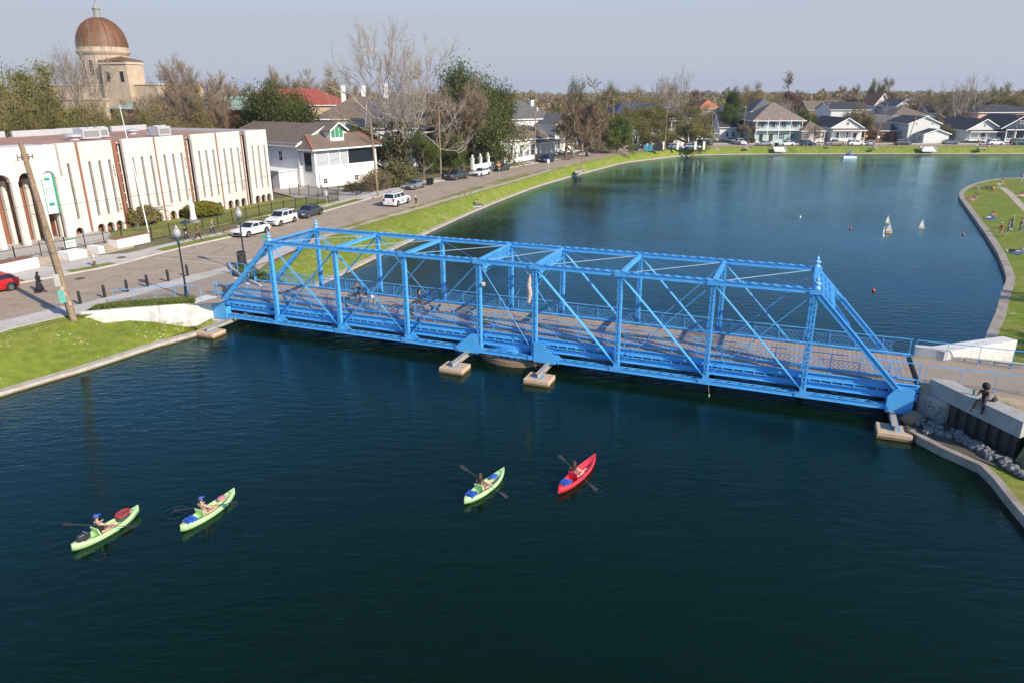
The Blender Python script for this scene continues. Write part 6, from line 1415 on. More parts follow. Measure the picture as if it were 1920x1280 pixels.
# planter strip above the wing wall and around the bin
def in_quad(a,b,c,d,z): 
    def f(rg): u, v = rg.rand(), rg.rand(); q = a.lerp(b,u).lerp(d.lerp(c,u), v); return (q.x,q.y,z)
    return f
hl = tufts(in_quad(G(172,580,ZP),G(366,569,ZP),G(362,562,ZP),G(214,573,ZP),ZP-.02), 9000, L_GRN, 'planter_foliage', (.15,.42), 7); tag(hl, 'green trailing planting along the top of the wing wall', 'plants')
hl = tufts(in_quad(G(437,503,ZP),G(478,530,ZP),G(505,528,ZP),G(470,498,ZP),ZP-.06), 7000, L_GRN, 'planter_foliage', (.15,.4), 8); tag(hl, 'green planting inside the curved planter by the litter bin', 'plants')
pk_ = [G(428,497,ZP), G(431,505,ZP), G(450,519,ZP), G(470,531,ZP), G(487,540,ZP)]; pa = [p.xy for p in pk_]; pb = [p.xy for p in offset(pk_, .2)][::-1]
wall_prism('planter_kerb', 'low curved white planter edge beside the bridge plaza', 'kerb', pa+pb, 1.9, ZP+.22, CONC)
# ------------------------------------------------------------------ vehicles
TYRE = mat('tyre_rubber', (.02,.02,.02), .85); RIM = mat('alloy_rim', (.45,.45,.46), .3, .8); HEADL = mat('headlight_lens', (.6,.62,.64), .1, .2); TAILL = mat('tail_light', (.35,.01,.01), .2); TRIMB = mat('dark_trim', (.02,.02,.022), .5); PLATE = mat('number_plate', (.6,.6,.58), .5)
def paint(name, c, met=.3): return mat(name, c, .28, met, var=.03, scale=2, coat=.6)
P_WHITE = paint('white_car_paint', (.74,.74,.73), 0); P_SILV = paint('silver_car_paint', (.36,.38,.39), .6); P_GREY = paint('grey_car_paint', (.075,.08,.09), .5); P_NAVY = paint('navy_car_paint', (.02,.035,.085), .4); P_RED = paint('red_car_paint', (.55,.012,.012), .1); P_MAR = paint('maroon_car_paint', (.16,.012,.02), .3); P_GREEN = paint('dark_green_paint', (.02,.06,.045), .3); P_TAN = paint('tan_truck_paint', (.30,.25,.18), .3); P_BLK = paint('black_car_paint', (.012,.013,.015), .3)
# profiles: length, width, height, list of shoulder stations (x from rear 0 to front 1, z), cabin (x rear base, rear top, front top, front base)
KINDS = {'sedan':(4.7,1.82,1.45,[(0,.80),(.04,.93),(.16,.98),(.45,.98),(.72,.94),(.90,.80),(.98,.66),(1,.55)],(.10,.27,.53,.70)),
 'suv':(4.6,1.88,1.68,[(0,.95),(.02,1.05),(.3,1.08),(.70,1.04),(.90,.94),(.98,.78),(1,.6)],(.01,.08,.56,.72)),
 'bigsuv':(5.2,2.02,1.9,[(0,1.05),(.02,1.15),(.3,1.18),(.74,1.16),(.92,1.08),(.99,.9),(1,.6)],(.01,.05,.60,.72)),
 'hatch':(4.1,1.74,1.5,[(0,.88),(.03,1.0),(.3,1.02),(.70,.96),(.88,.84),(.98,.66),(1,.5)],(.02,.14,.55,.76)),
 'pickup':(5.7,1.98,1.82,[(0,1.12),(.38,1.12),(.385,1.12),(.72,1.12),(.93,1.04),(.99,.9),(1,.6)],(.37,.41,.60,.71))}
def car(kind, P, az, pm, label, group='cars parked along the kerb', name='parked_car', cat='car', police=False):
    L_, Wd, H, st, cab = KINDS[kind]; t = thing(name, label, cat, (P.x,P.y,P.z), az, group); zb = .22; hw = Wd/2; X = lambda f: (f-.5)*L_
    m = MB(); secs = []
    fs = sorted(set([s[0] for s in st]+[.08,.14,.2,.26,.5,.6,.76,.82,.87]))
    def zs(f):
        for (a, za), (b, zb_) in zip(st, st[1:]):
            if a <= f <= b: return za+(zb_-za)*(f-a)/max(1e-6,b-a)
        return st[-1][1]
    rw = .33 if kind != 'bigsuv' and kind != 'pickup' else .38; ax = [.175,.80]
    for f in fs:
        e = min(1, (f+.03)/.10, (1.03-f)/.12); w_ = hw*(.80+.20*e**.5); z = zs(f); zl = zb+.02
        if f < .02 or f > .985: zl = zb+.14
        secs.append([(X(f),-w_*.92,zl),(X(f),-w_,zl+.22),(X(f),-w_*1.0,z*.72),(X(f),-w_*.94,z-.02),(X(f),-w_*.5,z+.03),(X(f),w_*.5,z+.03),(X(f),w_*.94,z-.02),(X(f),w_,z*.72),(X(f),w_,zl+.22),(X(f),w_*.92,zl)])
    vs = [p for s in secs for p in s]; fc = []; n = 10
    for i in range(len(secs)-1):
        for j in range(n): fc.append((i*n+j, i*n+(j+1)%n, (i+1)*n+(j+1)%n, (i+1)*n+j))
    fc += [tuple(range(n)), tuple(range((len(secs)-1)*n, len(secs)*n))[::-1]]
    m.add(vs, fc)
    # roof and pillars
    cb, ct, ft, fb = cab; zsh = zs(.4)-.03; wt = hw*.74; wb_ = hw*.92; zr = H
    Rr = [(X(ct),-wt,zr-.03),(X(ct),wt,zr-.03),(X(ft),wt,zr-.02),(X(ft),-wt,zr-.02)]; Bb = [(X(cb),-wb_,zsh),(X(cb),wb_,zsh),(X(fb),wb_,zs(fb)-.02),(X(fb),-wb_,zs(fb)-.02)]
    m.add(Rr+Bb+[((X(ct)+X(ft))/2,-wt*.97,zr),((X(ct)+X(ft))/2,wt*.97,zr)], [(0,1,9,8),(8,9,2,3),(4,5,1,0),(6,7,3,2),(5,6,2,9,1),(7,4,0,8,3)])
    if kind == 'pickup': 
        pass
    body = m.build('body', pm, t); bv = body.modifiers.new('bevel','BEVEL'); bv.width = .035; bv.segments = 2; bv.limit_method = 'ANGLE'; bv.angle_limit = R(28)
    def lerp3(a, b, f): return tuple(a[i]+(b[i]-a[i])*f for i in range(3))
    def pane(nm, q, off, ins=(.1,.1)):
        q = [Vector(p) for p in q]; c = sum(q, Vector())/4; nn = (q[1]-q[0]).cross(q[3]-q[0]).normalized()
        if nn.dot(c-Vector((0,0,.9))) < 0: nn = -nn
        a = [q[0].lerp(q[1],ins[0]).lerp(q[3].lerp(q[2],ins[0]),ins[1]), q[1].lerp(q[0],ins[0]).lerp(q[2].lerp(q[3],ins[0]),ins[1]), q[2].lerp(q[3],ins[0]).lerp(q[1].lerp(q[0],ins[0]),ins[1]), q[3].lerp(q[2],ins[0]).lerp(q[0].lerp(q[1],ins[0]),ins[1])]
        g = MB(); g.add([p+nn*(off-.02) for p in a]+[p+nn*off for p in a], [(0,1,2,3),(7,6,5,4),(0,4,5,1),(1,5,6,2),(2,6,7,3),(3,7,4,0)]); return g.build(nm, DARKW, t)
    pane('windscreen', [Bb[3],Bb[2],Rr[2],Rr[3]], .03, (.05,.10)); pane('rear_window', [Bb[0],Bb[1],Rr[1],Rr[0]], .03, (.08,.14))
    for s_, (i0, i1, i2, i3) in ((-1,(0,3,3,0)),(1,(1,2,2,1))):
        a, b, c, d = Bb[i0], Bb[i1], Rr[i2], Rr[i3]; nseg = 3 if kind in ('suv','bigsuv') else 2
        cuts = [0,.47,1] if nseg == 2 else [0,.24,.58,1]
        for u0, u1 in zip(cuts, cuts[1:]): pane('side_window', [lerp3(a,b,u0),lerp3(a,b,u1),lerp3(d,c,u1),lerp3(d,c,u0)], .012, (.06,.14))
        g = MB(); xm = X(fb)-.1; g.box((xm, s_*(hw+.08), zsh+.1), (.12,.18,.12)); g.build('door_mirror', pm, t)
        g = MB(); g.bar((X(.22),s_*(hw-.005),zsh*.55),(X(.72),s_*(hw-.005),zsh*.55),.02,.05); 
        for u in (.44,.62): g.box((X(u),s_*(hw*.985),zsh-.12),(.16,.04,.03))
        g.build('side_trim', TRIMB if kind in ('suv','bigsuv','pickup') else pm, t)
    for f in ax:
        for s_ in (-1, 1):
            g = MB(); c = (X(f), s_*(hw-.12), rw); g.tube((c[0],s_*(hw-.03),rw+.02),(c[0],s_*(hw-.001+.012),rw+.02),rw+.075,None,18); g.build('wheel_arch', TRIMB, t)
            g = MB(); g.tube((c[0],s_*(hw-.2),rw),(c[0],s_*(hw+.022),rw),rw,None,20); wh = g.build('wheel', TYRE, t)
            g = MB(); g.tube((c[0],s_*(hw+.0),rw),(c[0],s_*(hw+.030),rw),rw*.62,None,14); 
            g.build('rim', RIM, wh); g = MB()
            for k_ in range(5): a_ = k_*1.2566; g.box((c[0]+math.cos(a_)*rw*.36, s_*(hw+.034), rw+math.sin(a_)*rw*.36),(.07,.012,.07))
            g.build('rim_slots', TRIMB, wh)
    zf = zs(.97)
    for s_ in (-1, 1):
        g = MB(); g.box((X(.978), s_*hw*.70, zf-.06), (.24,.36,.15)); g.build('headlight', HEADL, t); g = MB(); g.box((X(.008), s_*hw*.76, zs(.01)-.12), (.14,.26,.22 if kind=='sedan' else .38)); g.build('tail_light', TAILL, t)
    g = MB(); g.box((X(.995),0,zf-.16),(.08,hw*.9,.16)); g.box((X(.99),0,zb+.17),(.10,hw*1.3,.14)); g.build('grille', TRIMB, t); g = MB(); g.box((X(-.003),0,.62),(.03,.34,.16)); g.build('number_plate', PLATE, t)
    g = MB(); g.box((0,0,zb),(L_*.86,Wd*.86,.12)); g.build('underbody', TRIMB, t)
    if kind == 'pickup':
        g = MB(); x0, x1 = X(.01)+.08, X(.37)-.02; g.bx(x0,x1,-hw*.80,hw*.80,1.155,1.165); g.build('bed_liner', TRIMB, t)
        g = MB(); 
        for s_ in (-1,1): g.bx(x0-.05,x1,s_*hw*.86-.05,s_*hw*.86+.05,1.13,1.22)
        g.bx(x0-.08,x0+.0,-hw*.86,hw*.86,1.13,1.22); g.build('bed_rails', pm, t)
    if kind in ('suv','bigsuv'):
        for s_ in (-1,1): g = MB(); g.bar((X(ct)+.2,s_*wt*.9,zr+.04),(X(ft)-.1,s_*wt*.9,zr+.04),.05,.04); g.build('roof_rail', TRIMB, t)
    if police:
        g = MB(); g.bx(X(.42),X(.47),-.6,.6,zr+.0,zr+.10); g.build('light_bar', HEADL, t)
        bl = mat('police_blue_stripe', (.04,.10,.35), .5)
        for s_ in (-1,1):
            g = MB(); g.bx(X(.05),X(.95),s_*(hw+.006)-.004,s_*(hw+.006)+.004,.86,.92); g.build('side_stripe', bl, t)
            tx_ = text_on('police_lettering', 'POLICE', .34, bl, Matrix.Translation((X(.45), s_*(hw+.012), .68)) @ (Matrix(((-1,0,0),(0,0,1),(0,1,0))).to_4x4() if s_ > 0 else Matrix(((1,0,0),(0,0,-1),(0,1,0))).to_4x4()), t, .004)
    return t
def along(L, P, flip=False):
    i = nearest(L, P); a = L[max(i-2,0)]; b = L[min(i+2,len(L)-1)]; z = math.atan2(b.y-a.y, b.x-a.x); return z+(math.pi if flip else 0)
def park(kind, px, py, pm, label, flip=True, z=2.0, **kw): P = G(px, py, z); return car(kind, P, along(RF, P, flip), pm, label, **kw)
# near kerb cars (front towards the camera = flipped direction of travel)
park('sedan', 472, 440, P_WHITE, 'white four-door sedan, front one of the three cars at the school fence')
park('suv', 528, 420, P_WHITE, 'white compact SUV parked between the white sedan and the dark sedan')
park('sedan', 579, 406, P_GREY, 'dark blue-grey sedan, rear one of the three cars at the school fence')
park('bigsuv', 745, 384, P_WHITE, 'white police SUV with blue lettering driving away on the road', flip=False, name='police_car', police=True, group=None)
park('sedan', 777, 354, P_SILV, 'silver sedan parked beside the dark refuse cart')
park('pickup', 857, 336.5, P_GREY, 'dark grey pickup truck parked under the trees', cat='pickup truck', name='pickup_truck')
park('sedan', 902, 329.5, P_WHITE, 'white sedan parked just in front of the grey pickup'); park('sedan', 940, 320.5, P_GREY, 'grey sedan parked at the pillared wall')
park('suv', 1025, 304.5, P_NAVY, 'dark blue SUV driving past the pillared wall', group=None)
P_ = G(1086, 282, 2.1); car('bigsuv', P_, along(RF, P_), P_MAR, 'maroon minivan parked in the drive of the columned house')
park('sedan', 1150, 282, P_NAVY, 'dark navy sedan parked under the yellow-green tree'); park('hatch', 1173, 279, P_WHITE, 'white hatchback parked behind the navy sedan')
P_ = G(7, 545, 2.0); car('hatch', G(-20, 550, 2.0), along(RF, G(0,540))+math.pi, P_RED, 'bright red hatchback cut off by the left picture edge', group=None)
def fpark(kind, px, Y, pm, label, az=0., **kw): P = D(px, Y, 2.0); car(kind, P, az, pm, label, **kw)
fpark('suv', 1266, 207.5, P_SILV, 'left one of the two silver cars in front of the live oaks', .03); fpark('suv', 1297, 208, P_SILV, 'right one of the two silver cars in front of the live oaks', .03)
fpark('sedan', 1432, 219.5, P_SILV, 'silver sedan parked below the mint green house', math.pi); fpark('sedan', 1474, 219.5, P_WHITE, 'white sedan parked below the right part of the mint house', math.pi)
fpark('suv', 1514, 219.5, P_NAVY, 'dark blue and red-lit SUV parked before the small cottage', 0.); fpark('pickup', 1565, 219.5, P_TAN, 'tan pickup truck parked before the ornate porch', math.pi, cat='pickup truck', name='pickup_truck'); fpark('suv', 1604, 219.5, P_WHITE, 'white SUV parked right of the tan pickup', 0.)
fpark('hatch', 1632, 221, P_WHITE, 'white hatchback at the corner by the orange road sign', 1.2); fpark('suv', 1692, 221, P_GREY, 'steel grey SUV at the side street corner', 0.); fpark('sedan', 1781, 224, P_SILV, 'silver sedan in the drive beside the bungalow', -.4)
fpark('suv', 1865, 219.5, P_WHITE, 'cream white wagon parked before the bungalow', 0.); fpark('bigsuv', 1912, 219.5, P_GREEN, 'dark green van parked at the right picture edge', 0.)
fpark('sedan', 1372, 236, P_SILV, 'silver car in the drive of the low garage house', -1.2); fpark('pickup', 1385, 226, P_WHITE, 'white pickup reversing out of the garage drive', -1.3, cat='pickup truck', name='pickup_truck'); fpark('sedan', 1400, 262, P_BLK, 'black car behind the low garage house'); fpark('suv', 1322, 222, P_NAVY, 'dark SUV under the trees by the stop sign', -.8); fpark('suv', 1334, 240, P_WHITE, 'white SUV in the shade behind the gate pillars', -.6)
# ------------------------------------------------------------------ street furniture
LAMPG = mat('frosted_lamp_globe', (.38,.37,.38), .2, var=.05); LGREEN = mat('dark_green_cast_iron', (.03,.10,.085), .5)
def lamp(px, py, label):
    t = thing('street_lamp', label, 'street lamp', G(px,py,ZP), 0, 'globe street lamps by the bridge'); m = MB(); m.lathe([(.22,0),(.22,.25),(.16,.35),(.12,.9),(.075,1.1),(.06,4.25),(.09,4.3)], (0,0,0), 14); m.build('lamp_post', BLACKM, t)
    m = MB(); m.lathe([(.08,4.3),(.13,4.4),(.10,4.55),(.18,4.72),(.12,4.8)], (0,0,0), 12); m.build('lamp_collar', LGREEN, t); m = MB(); m.lathe([(.13,4.80),(.27,5.0),(.30,5.2),(.24,5.42),(.14,5.52)], (0,0,0), 16); m.build('lamp_globe', LAMPG, t, smooth=True)
    m = MB(); m.lathe([(.15,5.52),(.12,5.62),(.05,5.7),(.02,5.85)], (0,0,0), 10); m.build('finial', LAMPG, t, smooth=True)
lamp(351,559,'globe street lamp standing on the bridge plaza, nearer one'); lamp(461,507,'globe street lamp beside the litter bin, farther one')
BN_ = ['first','second','third','fourth','fifth','sixth']
for i, (x, y) in enumerate(((151,570),(197,558),(239,547.5),(277,537.5),(316,527.5),(352,517.5))):
    b_ = thing('bollard', f'black steel bollard, {BN_[i]} from the left along the plaza kerb', 'bollard', G(x,y,ZP-.05), 0, 'black bollards along the bridge plaza'); m = MB(); m.lathe([(.11,0),(.11,.92),(.105,.97),(.06,1.02),(.0,1.03)], (0,0,0), 12); m.build('post', BLACKM, b_); m = MB(); m.lathe([(.116,.86),(.116,.90)], (0,0,0), 12); m.build('band', mat('bollard_band', (.16,.10,.03), .6), b_)
tc_ = thing('litter_bin', 'dark round slatted litter bin with a domed lid beside the far lamp', 'bin', G(455,499,ZP)); m = MB(); m.lathe([(.36,.05),(.40,.1),(.40,1.05),(.36,1.08)], (0,0,0), 16); m.build('bin_body', mat('brown_bin_slats', (.055,.04,.035), .6), tc_); m = MB(); m.lathe([(.43,1.25),(.42,1.32),(.25,1.42),(.05,1.45)], (0,0,0), 16); m.build('bin_lid', BLACKM, tc_)
for i in range(4): a_ = i*1.57+.4; m = MB(); m.tube((.38*math.cos(a_),.38*math.sin(a_),1.0),(.38*math.cos(a_),.38*math.sin(a_),1.26),.02); m.build('lid_strut', BLACKM, tc_)
def wheelie(px, py, label, c=BLACKM, k=1.): 
    t = thing('refuse_cart', label, 'bin', G(px,py,2.05), random.uniform(-.3,.3)+1.0, 'wheeled refuse carts'); m = MB(); m.add([(-.25,-.28,.08),(.25,-.28,.08),(.25,.28,.08),(-.25,.28,.08),(-.3,-.36,1.0),(.3,-.36,1.0),(.3,.36,1.0),(-.3,.36,1.0)],[(3,2,1,0),(4,5,6,7),(0,1,5,4),(1,2,6,5),(2,3,7,6),(3,0,4,7)]); m.build('cart_body', c, t)
    m = MB(); m.add([(-.33,-.4,1.005),(.33,-.4,1.005),(.33,.38,1.005),(-.33,.38,1.005),(-.3,-.3,1.12),(.3,-.3,1.12),(.3,.38,1.08),(-.3,.38,1.08)],[(3,2,1,0),(4,5,6,7),(0,1,5,4),(1,2,6,5),(2,3,7,6),(3,0,4,7)]); m.build('lid', c, t)
    for s_ in (-1,1): m = MB(); m.tube((s_*.24,.33,.11),(s_*.30,.33,.11),.11,None,10); m.build('wheel', TYRE, t)
wheelie(804,347,'black refuse cart behind the silver sedan'); wheelie(809,346.5,'second black refuse cart beside the first one'); wheelie(832,338,'black refuse cart next to the grey pickup'); wheelie(921,322.5,'grey-blue refuse cart at the pillared wall', mat('grey_plastic', (.12,.15,.17), .6)); wheelie(1455,275.5,'small dark cart between the silver and white sedans')
WIRE = mat('overhead_wire', (.05,.05,.05), .6)
POLES = {}
def pole(key, px, py, top, label, z=2.0, lean=(0,0), arm=None, r=.16, transformer=False, Y=None, mt_=None):
    P = G(px,py,z) if Y is None else D(px,Y,z); H = Zat(px, top, P)-z; t = thing('utility_pole', label, 'utility pole', P, 0, 'wooden utility poles'); m = MB(); tp = Vector((lean[0],lean[1],H)); m.tube((0,0,-.2), tp, r, r*.68, 10); m.build('pole_shaft', mt_ or WOODP, t); POLES[key] = P+tp
    if arm: 
        m = MB(); a = Vector((math.cos(arm[0]), math.sin(arm[0]), 0)); m.bar(tp*.80, tp*.80+a*arm[1]+Vector((0,0,.5)), .05, .05); ar = m.build('lamp_arm', GREYP, t); m = MB(); e = tp*.80+a*arm[1]+Vector((0,0,.5)); m.box(e+a*.3, (.7,.22,.14), arm[0]); m.build('lamp_head', GREYP, ar)
    else:
        m = MB(); m.bar(Vector((0,0,H*.93))+Vector((-.9,-.5,0)), Vector((0,0,H*.93))+Vector((.9,.5,0)), .09, .11)
        if r < .15 or Y: m.build('crossarm', WOODP, t)
    if transformer: m = MB(); m.lathe([(.24,0),(.26,.1),(.26,.9),(.2,1.0)], (.38,0,H*.78), 12); m.build('transformer', GREYP, t)
    return t
p0 = pole('a',138,598,268,'big brown wooden utility pole rising from the near grass bank',1.98,lean=(-1.25,.35),r=.24)
m = MB(); m.bx(-.62,-.22,-.30,-.26,2.5,3.4); m.build('paper_notices', mat('paper_notice', (.50,.49,.46), .9), p0); m = MB(); m.bx(-.52,-.12,-.34,-.18,1.3,2.2); m.build('utility_cabinet', mat('mint_metal_box', (.16,.50,.42), .5), p0)
m = MB(); [m.box((random.uniform(-.16,.12)-z_*.12,-.25+random.uniform(0,.03),1.2+z_),(random.uniform(.14,.3),.02,random.uniform(.15,.35)),random.uniform(-.5,.5)) for z_ in (0,.2,.35,.55,.7,.9,1.05,1.2)]; m.build('paper_remnants', mat('torn_posters', (.55,.40,.33), .9, var=.3, scale=9), p0)
m = MB(); m.tube((-.24,-.1,0),(-1.2,.15,9.5),.035,None,6); m.build('cable_conduit', BLACKM, p0)
for k_ in range(9): m = MB(); z = 4+k_*.9; m.tube((-.1*z+.0,-.2,z),(-.1*z+.45*(1 if k_%2 else -1),-.2,z),.015); m.build('climbing_peg', BLACKM, p0)
pole('b',709,368.5,222,'leaning wooden pole with a street light in front of the side house',2.05,arm=(math.atan2(.05,1),3.3),lean=(-.45,0),r=.15)
pole('c',827,335,200,'ivy-wrapped wooden pole between the palm and the small magnolia',2.05,r=.17,transformer=False)
pole('d',1003,300.5,183,'tall pale pole with a transformer at the pillared wall',2.05,r=.15,transformer=True,arm=(0,1.6))
pole('e',1147,0,180,'wooden pole behind the navy sedan',2.05,r=.14,Y=198); pole('f',1246,0,196,'wooden pole before the live oaks',2.05,r=.14,Y=204); pole('g',1331,0,190,'pole at the drive by the stop sign',2.05,r=.13,Y=209); pole('h',1392,0,196,'pole with crossarm left of the mint green house',2.05,r=.14,Y=236); pole('i',1513,0,205,'slender pole in front of the small cottage',2.05,r=.12,Y=212)
pole('j',1638,0,192,'leaning pole near the orange diamond sign',2.05,r=.14,Y=217,lean=(2.2,0)); pole('k',1700,0,190,'leaning pole before the tall gabled house',2.05,r=.14,Y=222,lean=(2.2,0)); pole('l',1896,0,212,'pole in front of the navy blue house',2.05,r=.13,Y=218,lean=(.5,0)); pole('m',1545,0,190,'dark pole behind the shotgun house',2.05,r=.12,Y=256)
pole('n',1812,0,150,'thin radio mast far behind the right-hand houses',2.05,r=.1,Y=420)
def wires(lab, *ks):
    P0 = POLES[ks[0][0]].copy(); t = MB()
    for (a, b, dz) in ks:
        p = POLES[a]-Vector((0,0,dz)); q = POLES[b]-Vector((0,0,dz)); pts = [p.lerp(q,i/10)-Vector((0,0,1.0*math.sin(math.pi*i/10)))-P0 for i in range(11)]; t.path(pts, .016, 4)
    o = t.build('overhead_wires', WIRE); o.location = P0; tag(o, lab, 'wires')
POLES['z'] = POLES['a']+Vector((-25,-10,0))
wires('thin overhead wires running past the side house', ('b','c',.4),('b','c',1.6),('c','d',.4),('c','d',1.6)); wires('overhead wires along the far bank street', ('d','e',.3),('e','f',.3),('f','g',.3),('g','i',.3),('i','j',.3),('j','k',.3)); wires('wires sagging from the big brown pole', ('a','b',4.4),('a','z',4.2))
# flagpole
fp = thing('flagpole', 'slim white flagpole on the school lawn', 'flagpole', G(279,438,2.2)); Hf = Zat(279,198,fp.location)-2.2; m = MB(); m.tube((0,0,0),(-.9,.2,Hf),.07,.035,8); m.build('pole_shaft', WHITE, fp); m = MB(); m.lathe([(.6,0),(.6,.12)], (0,0,0), 14); m.build('flagpole_base', mat('rusty_soil', (.24,.11,.06), .95), fp)
# second leaning white post at the left edge with the round emblem
def sign(px, py, z, label, shape, col, h=2.3, Y=None, cat='sign'):
    P = G(px,py,z) if Y is None else D(px,Y,z); t = thing('road_sign', label, cat, P); m = MB(); m.tube((0,0,0),(0,0,h),.035,None,6); m.build('sign_post', GREYP, t); m = MB()
    if shape == 'diamond': q = [(-.45,0),(0,-.45),(.45,0),(0,.45)]
    elif shape == 'round': q = [(.38*math.cos(i*math.pi/4+.39),.38*math.sin(i*math.pi/4+.39)) for i in range(8)]
    else: q = [(-.24,-.36),(.24,-.36),(.24,.36),(-.24,.36)]
    n_ = len(q); vs = [(a,-.04,h+b) for a, b in q]+[(a,-.055,h+b) for a, b in q]; m.add(vs, [tuple(range(n_)), tuple(range(2*n_-1,n_-1,-1))]+[(i,(i+1)%n_,n_+(i+1)%n_,n_+i) for i in range(n_)]); m.build('sign_plate', col, t); return t
ORNG = mat('orange_sign', (.75,.22,.03), .6)
sign(936,336,2.0,'orange diamond warning sign leaning by the road near the grey sedan','diamond',ORNG,2.6); sign(1028,324,1.6,'small white sign on the grassy verge opposite the blue SUV','rect',WHITE,2.3)
sign(1318,0,2.0,'back of a grey octagonal stop sign at the drive','round',GREYP,2.4,Y=212); sign(1645,0,2.0,'pale round street sign near the brick carport','round',WHITE,2.5,Y=218); sign(1622,0,2.0,'orange diamond road sign among the bare shrubs','diamond',ORNG,2.6,Y=221); sign(1213,0,2.0,'light blue notice sign before the teal hoarding','rect',mat('sky_blue_sign', (.25,.42,.55), .6),2.0,Y=197); sign(614,389,2.12,'thin grey post sign beside the school drive','rect',GREYP,2.0)
m = MB(); m.bx(-.3,.3,-.02,.02,0,.22); o = m.build('street_name_plate', GREENB); o.location = BW(-.15,-.3,ZT+.25); o.rotation_euler.z = R(70); tag(o, 'small green plate fixed near the left top corner of the blue truss', 'sign')
# things hanging on the bridge
CL_ = mat('faded_cloth', (.52,.45,.40), .9, var=.25, scale=6, col2=(.35,.13,.08), fac2=.62)
t = thing('rolled_flag', 'limp white and red flag hanging beside a middle truss post', 'flag', BW(SP[4]-.35,-.1,4.9)); m = MB(); m.lathe([(.03,-.4),(.12,-.3),(.17,.3),(.16,.8),(.10,1.3),(.02,1.6)], (0,0,0), 10); m.v = [(x+.05*math.sin(z*5),y,z) for x,y,z in m.v]; m.build('flag_cloth', CL_, t)
t = thing('hanging_bundle', 'small pale bundle tied to the truss post left of the flag', 'bundle', BW(SP[3]+.35,-.1,5.5)); m = MB(); m.ball((0,0,0),(.16,.10,.16)); m.build('bundle', CL_, t)
t = thing('hanging_shoe', 'pale shoe dangling on a string under the bottom chord', 'shoe', BW(SP[6]+.35,-.3,.3)); m = MB(); m.ball((0,0,-.3),(.05,.05,.14)); m.tube((0,0,-.2),(-.1,0,.5),.008); m.build('shoe', CL_, t)
# ------------------------------------------------------------------ people
SK1 = mat('skin_light', (.52,.30,.21), .55, var=.05); SK2 = mat('skin_tan', (.36,.18,.11), .55, var=.05); SK3 = mat('skin_dark', (.10,.05,.033), .5, var=.05)
HB = mat('brown_hair', (.06,.03,.018), .6, var=.3, scale=30); HK = mat('black_hair', (.012,.011,.010), .7, var=.3, scale=30); HL_ = mat('blond_hair', (.30,.20,.09), .6, var=.2, scale=30); HW = mat('grey_hair', (.45,.43,.40), .7)
def cloth(n, c): return mat('cloth_'+n, c, .85, var=.12, scale=14)
K_BLK, K_WHT, K_RED, K_BLU, K_GRY, K_DEN, K_KHK, K_ORG, K_GRN, K_PNK, K_NAV = [cloth(n, c) for n, c in (('black',(.015,.015,.017)),('white',(.66,.65,.63)),('red',(.50,.02,.02)),('blue',(.03,.10,.42)),('grey',(.22,.22,.22)),('denim',(.07,.12,.22)),('khaki',(.30,.25,.17)),('orange',(.62,.24,.05)),('green',(.02,.22,.14)),('pink',(.55,.20,.24)),('navy',(.02,.03,.07)))]
SKINQ = []
def skin(name, V, E, Rr, mt_, parent, lv=1):
    me = bpy.data.meshes.new(name); me.from_pydata([tuple(v) for v in V], E, []); me.materials.append(mt_); o = bpy.data.objects.new(name, me); C.objects.link(o); o.parent = parent
    sk_ = o.modifiers.new('skin','SKIN'); sv = me.skin_vertices[0].data
    for i, r in enumerate(Rr): sv[i].radius = (r, r) if not hasattr(r, '__len__') else r; sv[i].use_root = (i == 0)
    sk_.use_smooth_shade = True; sk_.branch_smoothing = .6
    ss = o.modifiers.new('sub','SUBSURF'); ss.levels = lv; ss.render_levels = lv; SKINQ.append(o); return o
def vdir(p, abd, side): return Vector((math.sin(R(abd))*side, math.sin(R(p))*math.cos(R(abd)), -math.cos(R(p))*math.cos(R(abd))))
POSES = {
 'stand': dict(z=.93, lean=2, legs=[(3,3,3),(-3,2,3)], arms=[(5,8,15),(0,8,12)]),
 'walk': dict(z=.91, lean=6, legs=[(24,8,2),(-18,14,2)], arms=[(-18,8,15),(26,8,30)]),
 'run': dict(z=.90, lean=10, legs=[(38,30,2),(-22,60,2)], arms=[(-35,10,80),(35,10,85)]),
 'phone': dict(z=.93, lean=3, legs=[(10,6,3),(-10,6,3)], arms=[(25,10,95),(10,10,80)]),
 'sit': dict(z=.12, lean=-12, legs=[(98,62,12),(94,50,10)], arms=[(-30,15,10),(20,12,40)]),
 'sitfwd': dict(z=.12, lean=14, legs=[(112,85,12),(108,80,10)], arms=[(50,12,35),(55,12,30)]),
 'ledge': dict(z=.10, lean=8, legs=[(80,66,8),(76,44,10)], arms=[(18,12,70),(22,14,75)]),
 'kayak': dict(z=.10, lean=-14, legs=[(86,20,8),(99,50,8)], arms=[(30,28,65),(50,25,50)]),
 'cycle': dict(z=1.02, lean=28, legs=[(62,60,4),(30,35,4)], arms=[(48,12,12),(52,12,10)]),
 'bend': dict(z=.86, lean=72, legs=[(12,18,4),(4,14,4)], arms=[(70,10,12),(60,10,15)]),
 'lie': dict(z=.12, lean=-82, legs=[(88,4,6),(100,22,6)], arms=[(-80,30,8),(-60,26,10)])}
